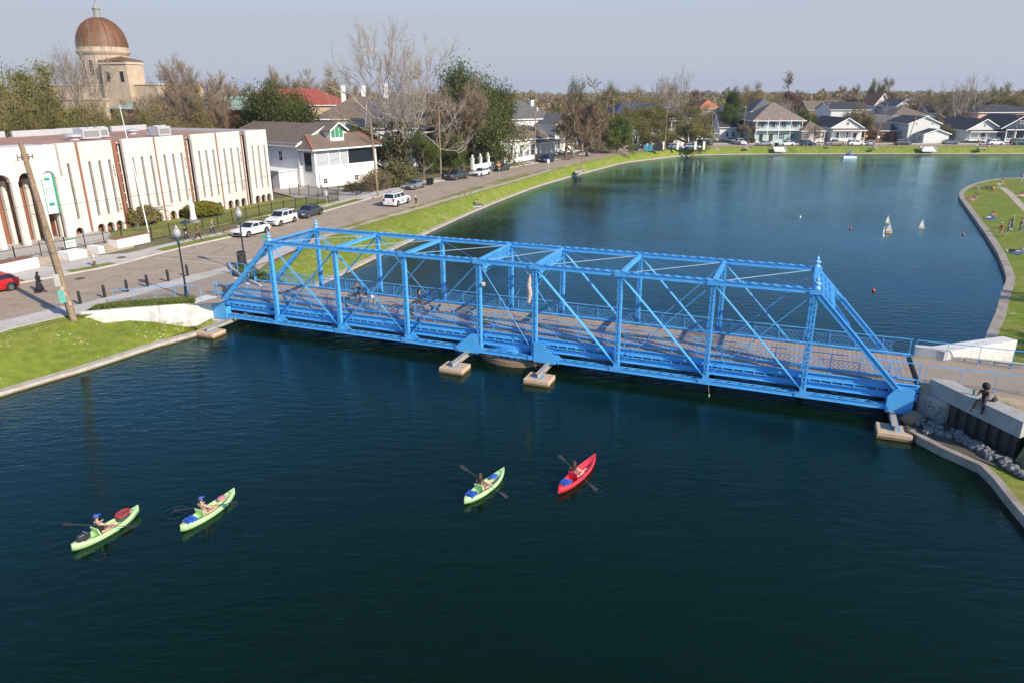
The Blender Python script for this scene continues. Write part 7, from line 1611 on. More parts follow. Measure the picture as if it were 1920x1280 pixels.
def person(label, P, az, pose='stand', shirt=K_GRY, trs=K_DEN, sk=SK1, hair=HB, sc=1., near=False, sleeves=True, shorts=False, longhair=False, cap=None, barelegs=False, coat=None, group=None, dz=0, afro=False, arms=None, z=None):
    """az: compass of the facing direction, 0 = +Y (away from the camera), positive turns left"""
    ps = POSES[pose]; t = thing('person', label, 'person', (P[0],P[1],P[2]+dz if z is None else z), az, group); t.scale = (sc,sc,sc)
    z0 = ps['z']; lean = R(ps['lean']); up = Vector((0, math.sin(lean), math.cos(lean))); pel = Vector((0,0,z0))
    sp_ = pel+up*.17; ch = pel+up*.40; nk = pel+up*.54; hup = Vector((0, math.sin(lean*.45+.06), math.cos(lean*.45+.06))) if pose != 'lie' else up
    hb = nk+hup*.09; hd = nk+hup*.20; ht = nk+hup*.28
    V = [pel, sp_, ch, nk, hb, hd, ht]; E = [(0,1),(1,2),(2,3),(3,4),(4,5),(5,6)]; Rr = [.125,.105,.125,.055,.062,.084,.058]
    fw = Vector((0, hup.z, -hup.y)); 
    if near: V += [hd+fw*.105-hup*.02]; E += [(5,7)]; Rr += [.016]
    arm_ = arms or ps['arms']; LI = []; AI = []
    for side, (a, ab_, eb) in ((-1, arm_[0]), (1, arm_[1])):
        sh = ch+up*.085+Vector((side*.17,0,0)); ud = vdir(a+ps['lean']*.3, ab_, side); el = sh+ud*.28; fd = vdir(a+eb+ps['lean']*.3, ab_*.3, side); wr = el+fd*.24; hn = wr+fd*.07
        i = len(V); V += [sh, el, wr, hn]; E += [(2,i),(i,i+1),(i+1,i+2),(i+2,i+3)]; Rr += [.064,.050,.036,(.038,.022)]; AI.append((sh, el, wr, hn, fd))
        if near:
            s_ = fd.cross(Vector((0,0,1))); s_ = s_.normalized() if s_.length > .01 else Vector((1,0,0)); dn = fd.cross(s_).normalized()
            for k_ in range(4):
                j = len(V); b0 = hn+s_*(.024-.016*k_)+fd*.01; l_ = (.030,.036,.034,.026)[k_]; V += [b0, b0+fd*l_+dn*.004, b0+fd*l_*1.5+dn*.02]; E += [(i+3,j),(j,j+1),(j+1,j+2)]; Rr += [.010,.009,.008]
            j = len(V); V += [wr+fd*.03+s_*.034+dn*.006, wr+fd*.055+s_*.05+dn*.016]; E += [(i+2,j),(j,j+1)]; Rr += [.010,.009]
    for side, (a, kb, ab_) in ((-1, ps['legs'][0]), (1, ps['legs'][1])):
        hp_ = pel+Vector((side*.095,0,-.02)); td = vdir(a, ab_, side); kn = hp_+td*.43; sd_ = vdir(a-kb, ab_*.6, side); an = kn+sd_*.42; fdir = vdir(a-kb+82, 4, side); toe = an+fdir*.16
        i = len(V); V += [hp_, kn, an, toe]; E += [(0,i),(i,i+1),(i+1,i+2),(i+2,i+3)]; Rr += [.10,.068,.048,(.045,.03)]; LI.append((hp_, kn, an, toe, td, sd_, fdir))
    skin('body', V, E, Rr, sk, t, 2 if near else 1)
    if shirt:
        v = [pel+up*.04, sp_, ch, ch+up*.11]; e = [(0,1),(1,2),(2,3)]; r_ = [.142,.128,.148,.085]
        for (sh, el, wr, hn, fd) in AI:
            i = len(v)
            if sleeves == 'long': v += [sh, el, wr]; e += [(2,i),(i,i+1),(i+1,i+2)]; r_ += [.088,.068,.052]
            elif sleeves: v += [sh, sh.lerp(el,.55)]; e += [(2,i),(i,i+1)]; r_ += [.088,.074]
        skin('shirt', v, e, r_, shirt, t, 1)
    if trs:
        v = [pel+up*.06, pel]; e = [(0,1)]; r_ = [.138,.142]
        for (hp_, kn, an, toe, td, s2, fdir) in LI:
            i = len(v)
            if shorts: v += [hp_, hp_.lerp(kn,.62 if shorts is True else .25)]; e += [(1,i),(i,i+1)]; r_ += [.115,.10]
            else: v += [hp_, kn, kn.lerp(an,.92)]; e += [(1,i),(i,i+1),(i+1,i+2)]; r_ += [.115,.086,.064]
        skin('trousers' if not shorts else 'shorts', v, e, r_, trs, t, 1)
    if coat:
        m = MB(); m.lathe([(.30,z0-.78),(.27,z0-.4),(.22,z0-.05),(.19,z0+.15),(.23,z0+.38),(.20,z0+.50),(.08,z0+.56)], (0,0,0), 14); m.v = [(x*(1+.12*math.sin(z*9)),y*.8+z*.05-.04,z) for x,y,z in m.v]; m.build('robe', coat, t, smooth=True)
    # shoes
    m = MB()
    for (hp_, kn, an, toe, td, s2, fdir) in LI:
        m.bar(an-fdir*.06+s2*.05, toe+s2*.035+fdir*.03, .088, .055, -s2)
    if not (pose == 'kayak'): m.build('shoes', K_BLK if pose in ('walk','phone','ledge') else K_WHT, t)
    m = MB(); bk = -fw
    if afro: m.ball(hd+bk*.03+hup*.03, (.19,.18,.18), 14, 9); m.ball(hd+bk*.09-hup*.10, (.17,.13,.14), 12, 8)
    else:
        m.ball(hd+bk*.022+hup*.035, (.092,.098,.095), 12, 8)
        if longhair:
            c0 = nk+bk*.075+up*.02; m2 = MB(); m2.ball((0,0,0), (.105,.055,.20), 12, 8); rt = Matrix((Vector((1,0,0)), -fw.cross(up).cross(up).normalized() if False else fw, up)).transposed()
            m.add([c0+rt @ Vector(q) for q in m2.v], m2.f)
            for s_ in (-1,1): m2 = MB(); m2.ball((0,0,0), (.035,.035,.15), 8, 6); m.add([nk+Vector((s_*.085,0,0))+up*.03+rt @ Vector(q) for q in m2.v], m2.f)
    if pose == 'lie' and False: pass
    m.build('hair', hair, t, smooth=True)
    if near:
        m = MB()
        for s_ in (-1,1): m.ball(hd+fw*.088+hup*.008+Vector((s_*.032,0,0)), .010, 6, 4)
        m.bar(hd+fw*.090-hup*.052-Vector((.02,0,0)), hd+fw*.090-hup*.052+Vector((.02,0,0)), .008, .006); m.build('face_features', mat('eye_dark', (.03,.015,.012), .4), t)
    if cap:
        m = MB(); m.ball(hd+hup*.05, (.10,.112,.085), 12, 7); m.bar(hd+hup*.055+fw*.06, hd+hup*.045+fw*.19, .15, .014, hup); m.build('cap', cap, t, smooth=True)
    return t, AI, LI
def az_to(P, Q): d = Q-P; return math.atan2(-d.x, d.y)
# ------------------------------------------------------------------ kayaks
def kayak(xs, ys, xb, yb, hull_m, label, plab, person_kw, pad, dips, glab, extra=()):
    A = G(xs,ys,.12); B = G(xb,yb,.25); c = (A+B)/2; L_ = (B-A).length*.98; az = az_to(A,B); t = thing('kayak', label, 'kayak', (c.x,c.y,0), az, 'kayaks on the lake'); Wk = .39; N_ = 25; secs = []
    for i in range(N_):
        u = -1+2*i/(N_-1); w_ = max(.012, Wk*(1-abs(u)**2.2)**.85); rise = .16*abs(u)**3+(.05 if u > 0 else 0)*abs(u)**3; y = u*L_/2
        well = max(0, 1-abs((u-.02)/.66)**6)*(1 if abs(u+.36) > .06 else .35); zd = .24+rise; zf = zd-(.17*well)-.01
        secs.append([(0,y,-.07+rise*.9),(w_*.75,y,-.05+rise*.8),(w_,y,.12+rise*.8),(w_*.93,y,zd),(w_*.70,y,zd+.005),(w_*.60,y,zf+.01),(0,y,zf),(-w_*.60,y,zf+.01),(-w_*.70,y,zd+.005),(-w_*.93,y,zd),(-w_,y,.12+rise*.8),(-w_*.75,y,-.05+rise*.8)])
    n = 12; m = MB(); m.add([p for s in secs for p in s], [(i*n+j,i*n+(j+1)%n,(i+1)*n+(j+1)%n,(i+1)*n+j) for i in range(N_-1) for j in range(n)]+[tuple(range(n)), tuple(range((N_-1)*n,N_*n))[::-1]]); m.build('hull', hull_m, t, smooth=True)
    m = MB(); m.bar((0,-.42,.12),(0,-.52,.52),.46,.05,(0,1,0)); m.bx(-.21,.21,-.40,.02,.075,.11); m.build('seat', hull_m, t)
    for u in (-.72,.80): m = MB(); m.tube((0,u*L_/2,.27+.07),(0,u*L_/2,.27+.13),.02,None,6); m.build('handle_toggle', BLACKM, t)
    m = MB(); m.path([(-Wk*.72,-L_*.36,.32),(0,-L_*.33,.38),(Wk*.72,-L_*.36,.32)],.012,4); m.path([(-Wk*.55,-L_*.42,.36),(0,-L_*.40,.40),(Wk*.55,-L_*.42,.36)],.012,4); m.build('bungee_cord', BLACKM, t)
    ca, sa = math.cos(az), math.sin(az); loc = lambda x, y, z: Vector((c.x+x*ca-y*sa, c.y+x*sa+y*ca, z))
    pr, AI, LI = person(plab, loc(0,-.20,.06), az, 'kayak', near=True, sc=1.06, **person_kw)
    a = G(*pad[0], dips[0]); b = G(*pad[1], dips[1]); pd = thing('paddle', glab, 'paddle', (a+b)/2, 0, 'kayak paddles'); p, q = a-(a+b)/2, b-(a+b)/2; d = (q-p).normalized()
    m = MB(); m.tube(p+d*.1, q-d*.1, .016, None, 8); m.build('shaft', mat('paddle_shaft', (.06,.06,.065), .4), pd)
    for e, s_ in ((p,1),(q,-1)):
        m = MB(); s2 = d.cross(Vector((0,-.5,.85))).normalized(); pts = [e+d*s_*.50, e+d*s_*.34+s2*.07, e+d*s_*.10+s2*.10, e+s2*.05, e-s2*.05, e+d*s_*.10-s2*.10, e+d*s_*.34-s2*.07]; nn = d.cross(s2)*.012; k_ = len(pts)
        m.add([x+nn for x in pts]+[x-nn for x in pts], [tuple(range(k_)), tuple(range(2*k_-1,k_-1,-1))]+[(i,(i+1)%k_,k_+(i+1)%k_,k_+i) for i in range(k_)]); m.build('blade', mat('paddle_blade', (.025,.025,.028), .25), pd)
    for kind, y, lab in extra:
        o = thing({'vest':'life_jacket','dry':'dry_bag','crate':'net_basket','wrap':'folded_towel'}[kind], lab, {'vest':'life jacket','dry':'bag','crate':'basket','wrap':'towel'}[kind], loc(0,y*L_/2,.22), az+random.uniform(-.2,.2)); m = MB()
        if kind == 'vest':
            for i in range(5):
                for s_ in (-1,1): m.box((s_*.11,-.2+i*.10,.10+.03*(i%2)),(.19,.085,.11),.1*s_)
            m.build('foam_panels', mat('life_jacket_blue', (.03,.12,.55), .7), o); m = MB(); 
            for y_ in (-.14,.1): m.box((0,y_,.16),(.46,.03,.02))
            m.build('straps', BLACKM, o)
        elif kind == 'dry': m.lathe([(.03,-.30),(.15,-.24),(.17,0),(.16,.22),(.05,.30)], (0,0,0), 12); m.v = [(x,z,y+.18) for x,y,z in m.v]; m.build('bag_body', mat('black_vinyl', (.025,.025,.028), .35), o); m = MB(); m.box((0,.1,.34),(.3,.03,.02)); m.box((.1,-.1,.33),(.05,.2,.02)); m.build('straps', K_GRY, o)
        elif kind == 'crate': m.lathe([(.24,0),(.26,.20),(.22,.25)], (0,0,0), 14); m.v = [(x*.8,y*1.25,z) for x,y,z in m.v]; m.build('mesh_body', mat('dark_netting', (.07,.065,.065), .8), o); m = MB(); m.path([(.21*math.cos(k_*.524),.33*math.sin(k_*.524),.25) for k_ in range(12)], .035, 6, closed=True); m.path([(0,-.33,.26),(0,.33,.26)],.015,5); m.build('red_rim', K_RED, o)
        else: m.ball((0,0,.14),(.17,.24,.09),10,6); m.build('towel', K_BLU if 'blue' in lab else K_PNK, o)
K_G = mat('lime_green_hull', (.42,.64,.29), .38, var=.05); K_R = mat('red_kayak_hull', (.72,.04,.06), .35, var=.05)
kayak(134,1031,261,952,K_G,'lime green kayak at far left with a black dry bag on its stern','kayaker in blue cap and black tank top, leftmost on the lake',dict(shirt=K_BLK,trs=K_BLK,shorts='short',sleeves=False,cap=K_BLU,sk=SK1),((118,982),(256,986)),(.62,.55),'paddle held level by the leftmost kayaker',[('dry',-.66,'black dry bag strapped on the leftmost kayak'),('crate',.52,'red-rimmed net basket at the feet of the leftmost kayaker')])
kayak(338,995,441,920,K_G,'lime green kayak second from the left, heading towards the bridge','kayaker with blue cap and bare back, second from left',dict(shirt=None,trs=K_BLK,shorts='short',cap=K_BLU,sk=SK1),((324,957),(445,941)),(.05,.75),'paddle dipping on its left side, second from left',[('vest',-.66,'blue life jacket on the stern of the second kayak from the left'),('wrap',.50,'magenta bundle at the feet of the second kayaker')])
kayak(870,943,946,881,K_G,'lime green kayak in mid-lake left of the red one','long-haired kayaker in the middle green kayak raising a paddle',dict(shirt=None,trs=K_BLK,shorts='short',longhair=True,sk=SK1,hair=HB),((863,872),(952,932)),(1.3,.05),'black paddle slanting over the middle green kayak',[('vest',-.68,'blue life jacket on the stern of the middle green kayak'),('wrap',.45,'blue towel on the lap end of the middle green kayak')])
kayak(1046,924,1117,855,K_R,'bright red kayak, rightmost on the lake','long-haired kayaker with patterned top in the red kayak',dict(shirt=K_PNK,trs=K_BLK,shorts='short',sleeves=False,longhair=True,sk=SK1,hair=HB),((1047,852),(1120,920)),(1.3,.05),'black paddle slanting over the red kayak',[('vest',-.62,'blue life jacket on the stern of the red kayak')])
# ------------------------------------------------------------------ people ashore and on the bridge
random.seed(5)
person('pedestrian in a long black robe crossing the road at left', G(76,549,2.0), R(-75), 'walk', K_BLK, K_BLK, SK3, HK, coat=K_BLK, sleeves='long', longhair=True, near=True)
person('pedestrian in black holding a dark umbrella near the school fence', G(351,452,2.14), R(120), 'walk', K_BLK, K_NAV, SK1, HK, sleeves='long', near=True, arms=[(10,8,30),(20,8,120)]); 
person('pedestrian in black and pink walking right of the umbrella carrier', G(372,451,2.14), R(-80), 'walk', K_BLK, K_BLK, SK2, HK, near=True)
person('person with orange hat and patterned coat walking two dogs', G(399,441,2.14), R(-85), 'walk', K_GRY, K_NAV, SK1, HB, sleeves='long', cap=K_ORG)
def umbrella(P, lab, c): 
    t = thing('umbrella', lab, 'umbrella', P); m = MB(); n = 8; vs = [(0,0,.30)]+[(.55*math.cos(i*math.pi/4),.55*math.sin(i*math.pi/4),0) for i in range(8)]+[(.30*math.cos(i*math.pi/4),.30*math.sin(i*math.pi/4),.20) for i in range(8)]
    m.add(vs, [(0,9+i,9+(i+1)%8) for i in range(8)]+[(9+i,1+i,1+(i+1)%8,9+(i+1)%8) for i in range(8)]); m.build('canopy', c, t); m = MB(); m.tube((0,0,-.75),(0,0,.36),.012); m.build('handle_shaft', BLACKM, t)
umbrella(G(350,452,2.14)+Vector((.1,0,1.95)), 'open dark umbrella over the walker by the school fence', K_NAV); umbrella(G(371,451,2.14)+Vector((0,.1,2.0)), 'open grey umbrella over the walker in pink and black', K_GRY)
def dog(P, az, c, lab, k=1., c2=None):
    t = thing('dog', lab, 'dog', P, az); t.scale = (k,k,k)
    V = [(0,-.05,.46),(0,.22,.46),(0,-.28,.47),(0,.36,.58),(0,.44,.68),(0,.56,.65),(0,-.42,.56),(0,-.52,.66)]; E = [(0,1),(0,2),(1,3),(3,4),(4,5),(2,6),(6,7)]; Rr = [.10,.12,.095,.07,.068,.032,.025,.015]
    for x, y, st_ in ((-.08,.22,.06),(.08,.22,-.08)): i = len(V); V += [(x,y,.36),(x,y+st_,.20),(x,y+st_+.01,.03)]; E += [(1,i),(i,i+1),(i+1,i+2)]; Rr += [.055,.032,.026]
    for x, y, st_ in ((-.08,-.26,-.05),(.08,-.26,.08)): i = len(V); V += [(x,y+.04,.34),(x,y-.06+st_,.19),(x,y+st_,.03)]; E += [(2,i),(i,i+1),(i+1,i+2)]; Rr += [.065,.03,.026]
    skin('body', V, E, Rr, c, t, 1); m = MB()
    for s_ in (-1,1): m.add([(s_*.05,.42,.72),(s_*.09,.44,.74),(s_*.075,.40,.64),(s_*.05,.40,.66)],[(0,1,2,3)])
    m.build('ears', c2 or c, t)
DG1 = mat('brown_dog_fur', (.17,.09,.04), .9, var=.3, scale=6); DG2 = mat('tan_dog_fur', (.38,.22,.10), .9); DG3 = mat('black_dog_fur', (.02,.018,.016), .9, col2=(.22,.11,.05), fac2=.66, scale=4); DG4 = mat('white_dog_fur', (.6,.57,.52), .9)
dog(G(388,446,2.14), R(80), DG2, 'small tan dog between the walkers by the school fence', .65); dog(G(425,438,2.14), R(-80), DG1, 'brown dog ahead of the person with the orange hat', 1.05)
person('jogger with white cap and black top beside the police SUV', G(781,391,2.05), R(155), 'run', K_BLK, K_NAV, SK2, HK, shorts=True, cap=K_WHT)
# bridge
person('bearded man in grey hoodie and khaki shorts walking on the bridge', BW(11.0,2.45,DZ), BAZ+R(-75), 'walk', K_GRY, K_KHK, SK1, HK, shorts=True, sleeves='long', near=True, longhair=True)
dog(BW(12.3,2.5,DZ), BAZ+R(-95), DG3, 'black and tan dog on the bridge beside the hooded man', 1.0)
def wheel_b(m, c, r): m.path([(c[0], c[1]+r*math.cos(i*.5236), c[2]+r*math.sin(i*.5236)) for i in range(12)], .022, 6, closed=True)
def bicycle(P, az, lab, col, k=1., lying=False, flip=False):
    t = thing('bicycle', lab, 'bicycle', P, az); t.scale = (k,k,k)
    if lying: t.rotation_euler = (0, R(84), az)
    for y in (-.52,.52): m = MB(); wheel_b(m,(0,y,.34),.32); w_ = m.build('wheel', TYRE, t); m = MB(); [m.tube((0,y,.34),(0,y+.3*math.cos(a_),.34+.3*math.sin(a_)),.004,None,3) for a_ in [i*.5236 for i in range(12)]]; m.build('spokes', RIM, w_)
    m = MB(); 
    for a, b in (((0,-.52,.34),(0,-.02,.30)),((0,-.02,.30),(0,-.18,.78)),((0,-.02,.30),(0,.36,.72)),((0,-.18,.72),(0,.36,.78)),((0,-.52,.34),(0,-.16,.70)),((0,.36,.84),(0,.52,.34))): m.tube(a,b,.02,None,6)
    m.build('frame', col, t); m = MB(); m.bx(-.07,.07,-.30,-.04,.80,.85); m.build('saddle', BLACKM, t); m = MB(); m.path([(-.28,.26,1.0),(-.12,.36,.98),(.12,.36,.98),(.28,.26,1.0)],.016); m.tube((0,.36,.82),(0,.36,.98),.016); m.build('handlebar', BLACKM, t)
    m = MB(); m.tube((-.05,-.02,.30),(.05,-.02,.30),.09,None,10); m.bx(.05,.16,-.02,.06,.16,.19); m.bx(-.16,-.05,-.08,.0,.40,.43); m.build('crankset', RIM, t); return t
bicycle(BW(5.6,2.7,DZ), BAZ+R(90), 'cream cruiser bicycle ridden along the bridge', mat('cream_frame', (.60,.55,.45), .4), 1.12)
person('cyclist in brown shirt and pale shorts riding on the bridge', BW(5.85,2.7,DZ-.05), BAZ+R(90), 'cycle', cloth('brown',(.12,.06,.04)), K_DEN, SK2, HB, shorts=True)
person('person in white shirt and dark green shorts bending over on the bridge', BW(7.6,1.9,DZ), BAZ+R(120), 'bend', K_WHT, K_GRN, SK1, HB, shorts=True)
bicycle(BW(9.3,1.6,DZ), BAZ+R(75), 'small childs bicycle leaning on the near bridge railing', K_WHT, .72); bicycle(BW(8.2,1.35,DZ), BAZ+R(100), 'dark bicycle standing by the near bridge railing', BLACKM, .85)
# woman on the near parapet
sp1 = BW(47.15,-2.62,2.76)
sp1 = G(1846,752,2.60)
person('person with a large curly afro in black clothes sitting on the pale parapet', sp1+Vector((0,.1,-.02)), R(130), 'ledge', K_BLK, K_BLK, SK3, HK, near=True, afro=True)
t = thing('drink_cup', 'teal drink tumbler standing on the pale parapet', 'cup', G(1825,740,2.60)); m = MB(); m.lathe([(.05,0),(.06,.26),(.062,.30)], (0,0,0), 10); m.build('cup', mat('teal_tumbler', (.02,.20,.16), .4), t)
t = thing('shoulder_bag', 'black shoulder bag beside the person with the afro', 'bag', G(1864,752,2.60), .5); m = MB(); m.ball((0,0,.12),(.20,.12,.12),10,6); m.path([(-.15,0,.18),(0,.02,.34),(.15,0,.18)],.015); m.build('bag_body', BLACKM, t)
# bank groups
G2 = 'people sitting by the water'
grp = [(864,377,'sit',K_BLK,'seated person in black at the left of the bank picnic group'),(873,375,'sit',K_WHT,'seated person in white in the bank picnic group'),(881,373,'sitfwd',K_NAV,'seated person in dark top at the back of the bank picnic group'),(885,382,'sit',K_DEN,'person in blue in the middle of the bank picnic group'),(889,386,'sitfwd',K_BLK,'person in black nearest the water in the picnic group'),(898,385,'sit',K_PNK,'bare-shouldered person at the right of the bank picnic group')]
def bankz(px, py):
    for k_ in range(3): pass
    return 1.1
for x, y, po, c, lab in grp: person(lab, G(x,y,1.2 if y < 380 else .6), R(random.uniform(-150,-60)), po, c, K_DEN, random.choice([SK1,SK2]), random.choice([HB,HK]))
t = thing('picnic_blanket', 'white picnic blanket hanging to the water at the picnic group', 'blanket', G(890,388,.5), .6); m = MB(); m.bx(-.9,.9,-.6,.7,0,.05); m.build('blanket', K_WHT, t)
person('person in dark blue sitting on the concrete landing by the bank', G(1086,321,.8), R(-120), 'sit', K_NAV, K_NAV, SK1, HB); person('person in white sitting beside the one in dark blue on the landing', G(1092,319,.8), R(-100), 'sitfwd', K_WHT, K_GRY, SK1, HL_)
o = MB(); o.sheet([tuple(G(x,y,.95)) for x,y in ((1074,319),(1082,315),(1095,316),(1090,325),(1080,326))]); tag(o.build('bank_landing', CONC), 'pale concrete pad on the grass bank under two seated people', 'landing')
person('shirtless person standing on the kerb walk with bicycles', G(1180,298,.6), R(160), 'stand', K_PNK, K_RED, SK2, HB); person('person in grey standing right of the shirtless one', G(1188,296,.6), R(200), 'stand', K_GRY, K_DEN, SK1, HL_); bicycle(G(1174,300,.6), 1.2, 'bicycle leaning beside the two standing people on the far kerb', BLACKM); bicycle(G(1170,296,1.3), 1.5, 'second bicycle up the slope behind the standing people', K_BLU)
# sunbathers on the orange towel
tw = G(660,448.5,1.35); t = thing('beach_towel', 'orange and teal towels spread on the grass behind the bridge', 'towel', tw, .35); m = MB(); m.bx(-1.1,1.3,-.5,.5,0,.05); m.build('towel', K_ORG, t); m = MB(); m.bx(-1.3,-.3,-.35,.55,.051,.08); m.build('teal_towel', mat('teal_cloth', (.10,.50,.42), .85), t)
person('sunbather lying on the orange towel', tw+Vector((.1,0,.05)), R(-75), 'lie', K_ORG, K_PNK, SK1, HB, shorts='short', sleeves=False)
# street people
for x, y, c, po, lab in ((1089,283,K_GRN,'stand','pedestrian in green standing by the maroon minivan'),(1107,281,K_WHT,'stand','pedestrian in white right of the maroon minivan'),(1121,281,K_RED,'sitfwd','person in red sitting on the verge by the cypress'),(1136,280,K_PNK,'stand','pedestrian in pink near the yellow-green tree'),(1403,273,K_ORG,'stand','pedestrian in orange on the far road left of the mint house')):
    person(lab, G(x,y,2.05), R(random.uniform(100,250)), po, c, K_DEN, SK1, HB)
far_people = [(1388,277,'sit',K_GRY),(1396,277.5,'lie',K_WHT),(1405,277.5,'lie',K_PNK),(1536,275.5,'sit',K_BLK),(1540,275.5,'sit',K_WHT),(1548,275.5,'sit',K_BLU),(1553,276,'lie',K_WHT),(1638,277,'lie',K_PNK),(1647,277,'sit',K_WHT),(1730,280,'sit',K_WHT),(1763,275.5,'sit',K_GRY),(1772,275.5,'sitfwd',K_DEN),(1768,272,'stand',K_ORG),(1832,276,'sit',K_WHT),(1837,276,'stand',K_DEN),(1842,277,'sitfwd',K_RED),(1848,276.5,'sit',K_BLK),(1854,277,'sit',K_WHT),(1833,272,'stand',K_NAV)]
fl = ['leftmost sitter on the far bank grass below the garage drive','person lying in white on the far bank grass, left group','person lying in pink on the far bank grass, left group','sitter in black before the small cottage','sitter in white before the small cottage','sitter in blue left of the tan pickup','person lying in white left of the tan pickup','person lying in pink below the leaning pole','sitter in white below the leaning pole','sitter in white on the far right landing slab','sitter in grey below the lean-to building','sitter in denim blue below the lean-to building','person in orange standing before the lean-to building','sitter in white in the group below the bungalow','standing person in denim in the group below the bungalow','sitter in red in the group below the bungalow','sitter in black in the group below the bungalow','rightmost sitter in white below the bungalow','standing person in navy behind the group at the bungalow']
for (x, y, po, c), lab in zip(far_people, fl): person(lab, G(x,y,1.8 if y > 273 else 2.05), R(random.uniform(90,270)), po, c, random.choice([K_DEN,K_BLK,K_KHK]), random.choice([SK1,SK1,SK2]), random.choice([HB,HK,HL_]))
ZPn = .45
for x, y, po, c, tr_, lab, a_ in ((1877,348,'walk',K_BLU,K_WHT,'person in blue shirt and white shorts on the peninsula path',150),(1831,355,'sit',K_WHT,K_GRY,'sitter in white by the lying bicycles on the peninsula',60),(1863,357.5,'sitfwd',K_ORG,K_RED,'sitter in orange right of the lying bicycles',20),(1825,373.5,'sit',K_GRY,K_PNK,'left one of two sitters near the peninsula kerb',90),(1833,372,'sitfwd',K_BLU,K_KHK,'right one of two sitters near the peninsula kerb',100),(1857,409,'sit',K_WHT,K_WHT,'sitter in white shirt on a blue blanket',80),(1865,409,'sitfwd',K_ORG,K_DEN,'sitter in orange beside the white shirt',60),(1875,444,'walk',K_RED,K_KHK,'man in red shirt, khaki trousers and pale cap on the lawn',80),(1889,438,'stand',K_GRY,K_DEN,'person in grey coat and jeans right of the red shirt',70),(1896,430,'stand',K_KHK,K_DEN,'person with grey hair behind the grey coat',90),(1912,435,'stand',K_NAV,K_DEN,'person in dark jacket and jeans near the right edge',40),(1920,431,'stand',K_WHT,K_DEN,'person cut by the right edge beside the dark jacket',60),(1904,472,'lie',K_BLK,K_BLK,'person in black lying on the shaded lawn',80),(1915,473,'sit',K_WHT,K_WHT,'sitter in white beside the person lying in black',60),(1914,342,'stand',K_BLU,K_WHT,'person in blue and white at the top right of the peninsula',150),(1918,365,'sit',K_PNK,K_RED,'sitter in pink on a white towel at the right edge',90)):
    person(lab, G(x,y,ZPn), R(a_), po, c, tr_, random.choice([SK1,SK2]), HW if 'grey hair' in lab else HB, cap=K_WHT if 'cap' in lab else None, shorts='white shorts' in lab, near=(y>425), sleeves='long' if 'coat' in lab or 'jacket' in lab else True)
for x, y, w_, c, lab in ((1858,410.5,1.4,K_BLU,'blue blanket under the white-shirted sitter'),(1822,375,1.3,K_PNK,'pinkish blanket under two sitters near the kerb'),(1916,367,1.5,K_WHT,'white towel at the right edge of the peninsula'),(1908,475,1.6,K_DEN,'dark blanket on the shaded lawn'),(1641,278,1.6,K_WHT,'white blanket on the far bank below the leaning pole'),(1400,278.5,1.8,K_WHT,'white blanket on the far bank, left group'),(1550,277,1.6,K_BLU,'blue blanket on the far bank left of the tan pickup'),(1843,278,2.2,K_WHT,'white blanket under the bungalow group')):
    t = thing('picnic_blanket', lab, 'blanket', G(x,y,ZPn if y > 300 else 1.75), .4, 'picnic blankets on the grass'); m = MB(); m.bx(-w_/2,w_/2,-w_*.4,w_*.4,-.01,.025); m.build('blanket', c, t)
dog(G(1872,350,ZPn), R(100), DG4, 'white dog on the peninsula path', .9); bicycle(G(1845,354,ZPn+.12), .4, 'bicycle lying on the peninsula grass, left one', BLACKM, lying=True); bicycle(G(1854,352,ZPn+.12), .9, 'bicycle lying on the peninsula grass, right one', K_NAV, lying=True)
# ------------------------------------------------------------------ boats and buoys
SAIL = mat('white_sail', (.46,.47,.48), .7)
def model_boat(px, py, top, hull, lab, az):
    P = G(px,py,0); H = Zat(px,top,P); t = thing('model_sailboat', lab, 'model boat', P, az, 'model sailboats'); L_ = .95; m = MB(); secs = []
    for i in range(9): u = -1+i/4; w_ = .11*max(.05,(1-abs(u)**2.2)); secs.append([(u*L_/2,0,-.05),(u*L_/2,w_,.02),(u*L_/2,w_*.9,.11),(u*L_/2,-w_*.9,.11),(u*L_/2,-w_,.02)])
    m.add([p for s in secs for p in s], [(i*5+j,i*5+(j+1)%5,(i+1)*5+(j+1)%5,(i+1)*5+j) for i in range(8) for j in range(5)]); m.build('hull', hull, t)
    m = MB(); m.tube((.05,0,.1),(.05,.02,H),.014); m.tube((.05,0,.22),(-.42,.06,.22),.01); m.build('mast', GREYP, t)
    m = MB(); m.add([(.04,0,.25),(-.42,.06,.25),(-.22,.10,H*.6),(.04,.02,H*.97)],[(0,1,2,3)]); m.add([(.04,.01,.25),(-.42,.07,.25),(-.22,.11,H*.6),(.04,.03,H*.97)],[(3,2,1,0)]); m.build('mainsail', SAIL, t); m = MB(); m.add([(.45,0,.15),(.09,.08,.2),(.06,.0,H*.8),(.45,.01,.15),(.09,.09,.2),(.06,.01,H*.8)],[(0,1,2),(5,4,3)]); m.build('jib', SAIL, t)
model_boat(1656.5,443,425,WHITE,'white-hulled model sailboat, nearest of the four',R(60)); model_boat(1666.5,437,417,mat('orange_hull',(.75,.30,.02),.4),'orange-hulled model sailboat right of the white one',R(5)); model_boat(1664,420.5,404,mat('brown_hull',(.30,.20,.10),.5),'model sailboat behind the orange one',R(30)); model_boat(1728,428.5,411,mat('yellow_hull',(.55,.42,.15),.5),'lone model sailboat to the right',R(20))
BUO = mat('orange_buoy', (.65,.08,.02), .5)
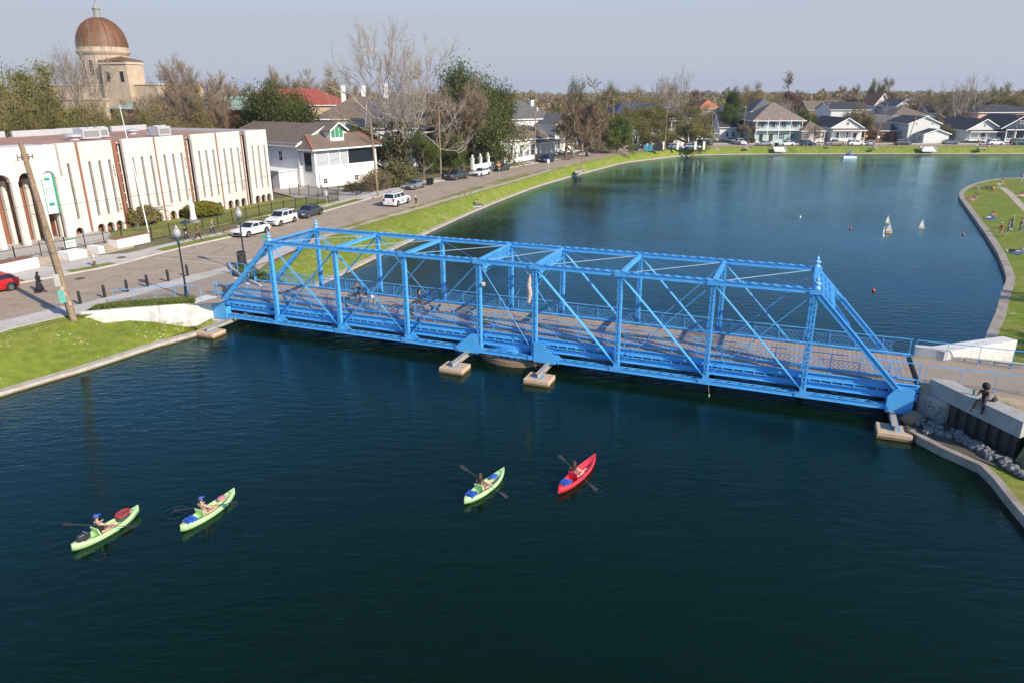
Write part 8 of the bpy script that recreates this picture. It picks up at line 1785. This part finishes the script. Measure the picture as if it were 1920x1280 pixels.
for x, y, lab in ((1594.5,429.5,'small orange buoy left of the model sailboats'),(1638,546,'small orange buoy nearest the bridge'),(1806,440.5,'small orange buoy near the peninsula kerb'),(1500,408,'small white float far left of the model boats')):
    t = thing('buoy', lab, 'buoy', G(x,y,0), 0, 'small buoys on the lake'); m = MB(); m.ball((0,0,.07),.15,12,8); m.tube((0,0,.25),(0,0,.34),.03); m.build('float', WHITE if 'white' in lab else BUO, t, smooth=True)
P = G(1592,296.5,0); t = thing('pedal_boat', 'small white pedal boat with a bright blue canopy on the far water', 'boat', P, 0); m = MB()
for s_ in (-1,1): m.bx(-1.9,1.7,s_*.6-.28,s_*.6+.28,-.1,.42)
m.bx(-1.6,1.2,-.5,.5,.25,.5); m.build('hull', WHITE, t); m = MB(); m.bx(-.6,.9,-.55,.55,.51,.75); m.bx(-.7,-.55,-.55,.55,.7,1.2); m.build('seat', K_BLU, t); m = MB(); m.bx(-.9,.8,-.8,.8,1.85,1.93); m.build('canopy', mat('canopy_blue', (.03,.28,.70), .6), t)
for x in (-.8,.7):
    for y in (-.7,.7): m = MB(); m.tube((x,y,.42),(x,y,1.86),.02); m.build('canopy_post', GREYP, t)
person('person in dark top aboard the pedal boat with the blue canopy', P+Vector((-.1,.25,.70)), R(-90), 'ledge', K_BLK, K_DEN, SK1, HB); person('second person in white aboard the pedal boat', P+Vector((-.1,-.25,.70)), R(-90), 'ledge', K_WHT, K_DEN, SK1, HB)
# porch hangings
# ------------------------------------------------------------------ bake the skinned bodies
bpy.context.view_layer.update(); dg = bpy.context.evaluated_depsgraph_get(); new = []
for o in SKINQ: new.append((o, bpy.data.meshes.new_from_object(o.evaluated_get(dg))))
for o, me in new: o.modifiers.clear(); o.data = me; me.polygons.foreach_set('use_smooth', [True]*len(me.polygons))
# prototypes never used do not stay in the scene
for key, pr in PROTO.items():
    if not pr[3]:
        for c in pr[1]: bpy.data.objects.remove(c)
        bpy.data.objects.remove(pr[0])
print('tree tris', TRI)
# ------------------------------------------------------------------ thin winter haze
hz_ = MB(); hz_.bx(-2600,2600,-200,3600,-1.5,62); o = hz_.build('haze', mat('haze_air', (.8,.8,.8))); m_ = bpy.data.materials.new('haze_volume'); m_.use_nodes = True; m_.node_tree.nodes.clear()
no_ = m_.node_tree.nodes.new('ShaderNodeOutputMaterial'); pv_ = m_.node_tree.nodes.new('ShaderNodeVolumePrincipled'); pv_.inputs['Color'].default_value = (.72,.82,1.0,1); pv_.inputs['Density'].default_value = .00013; pv_.inputs['Anisotropy'].default_value = .2
m_.node_tree.links.new(pv_.outputs[0], no_.inputs['Volume']); o.data.materials.clear(); o.data.materials.append(m_); tag(o, 'thin pale haze over the whole scene', 'haze', kind='stuff')
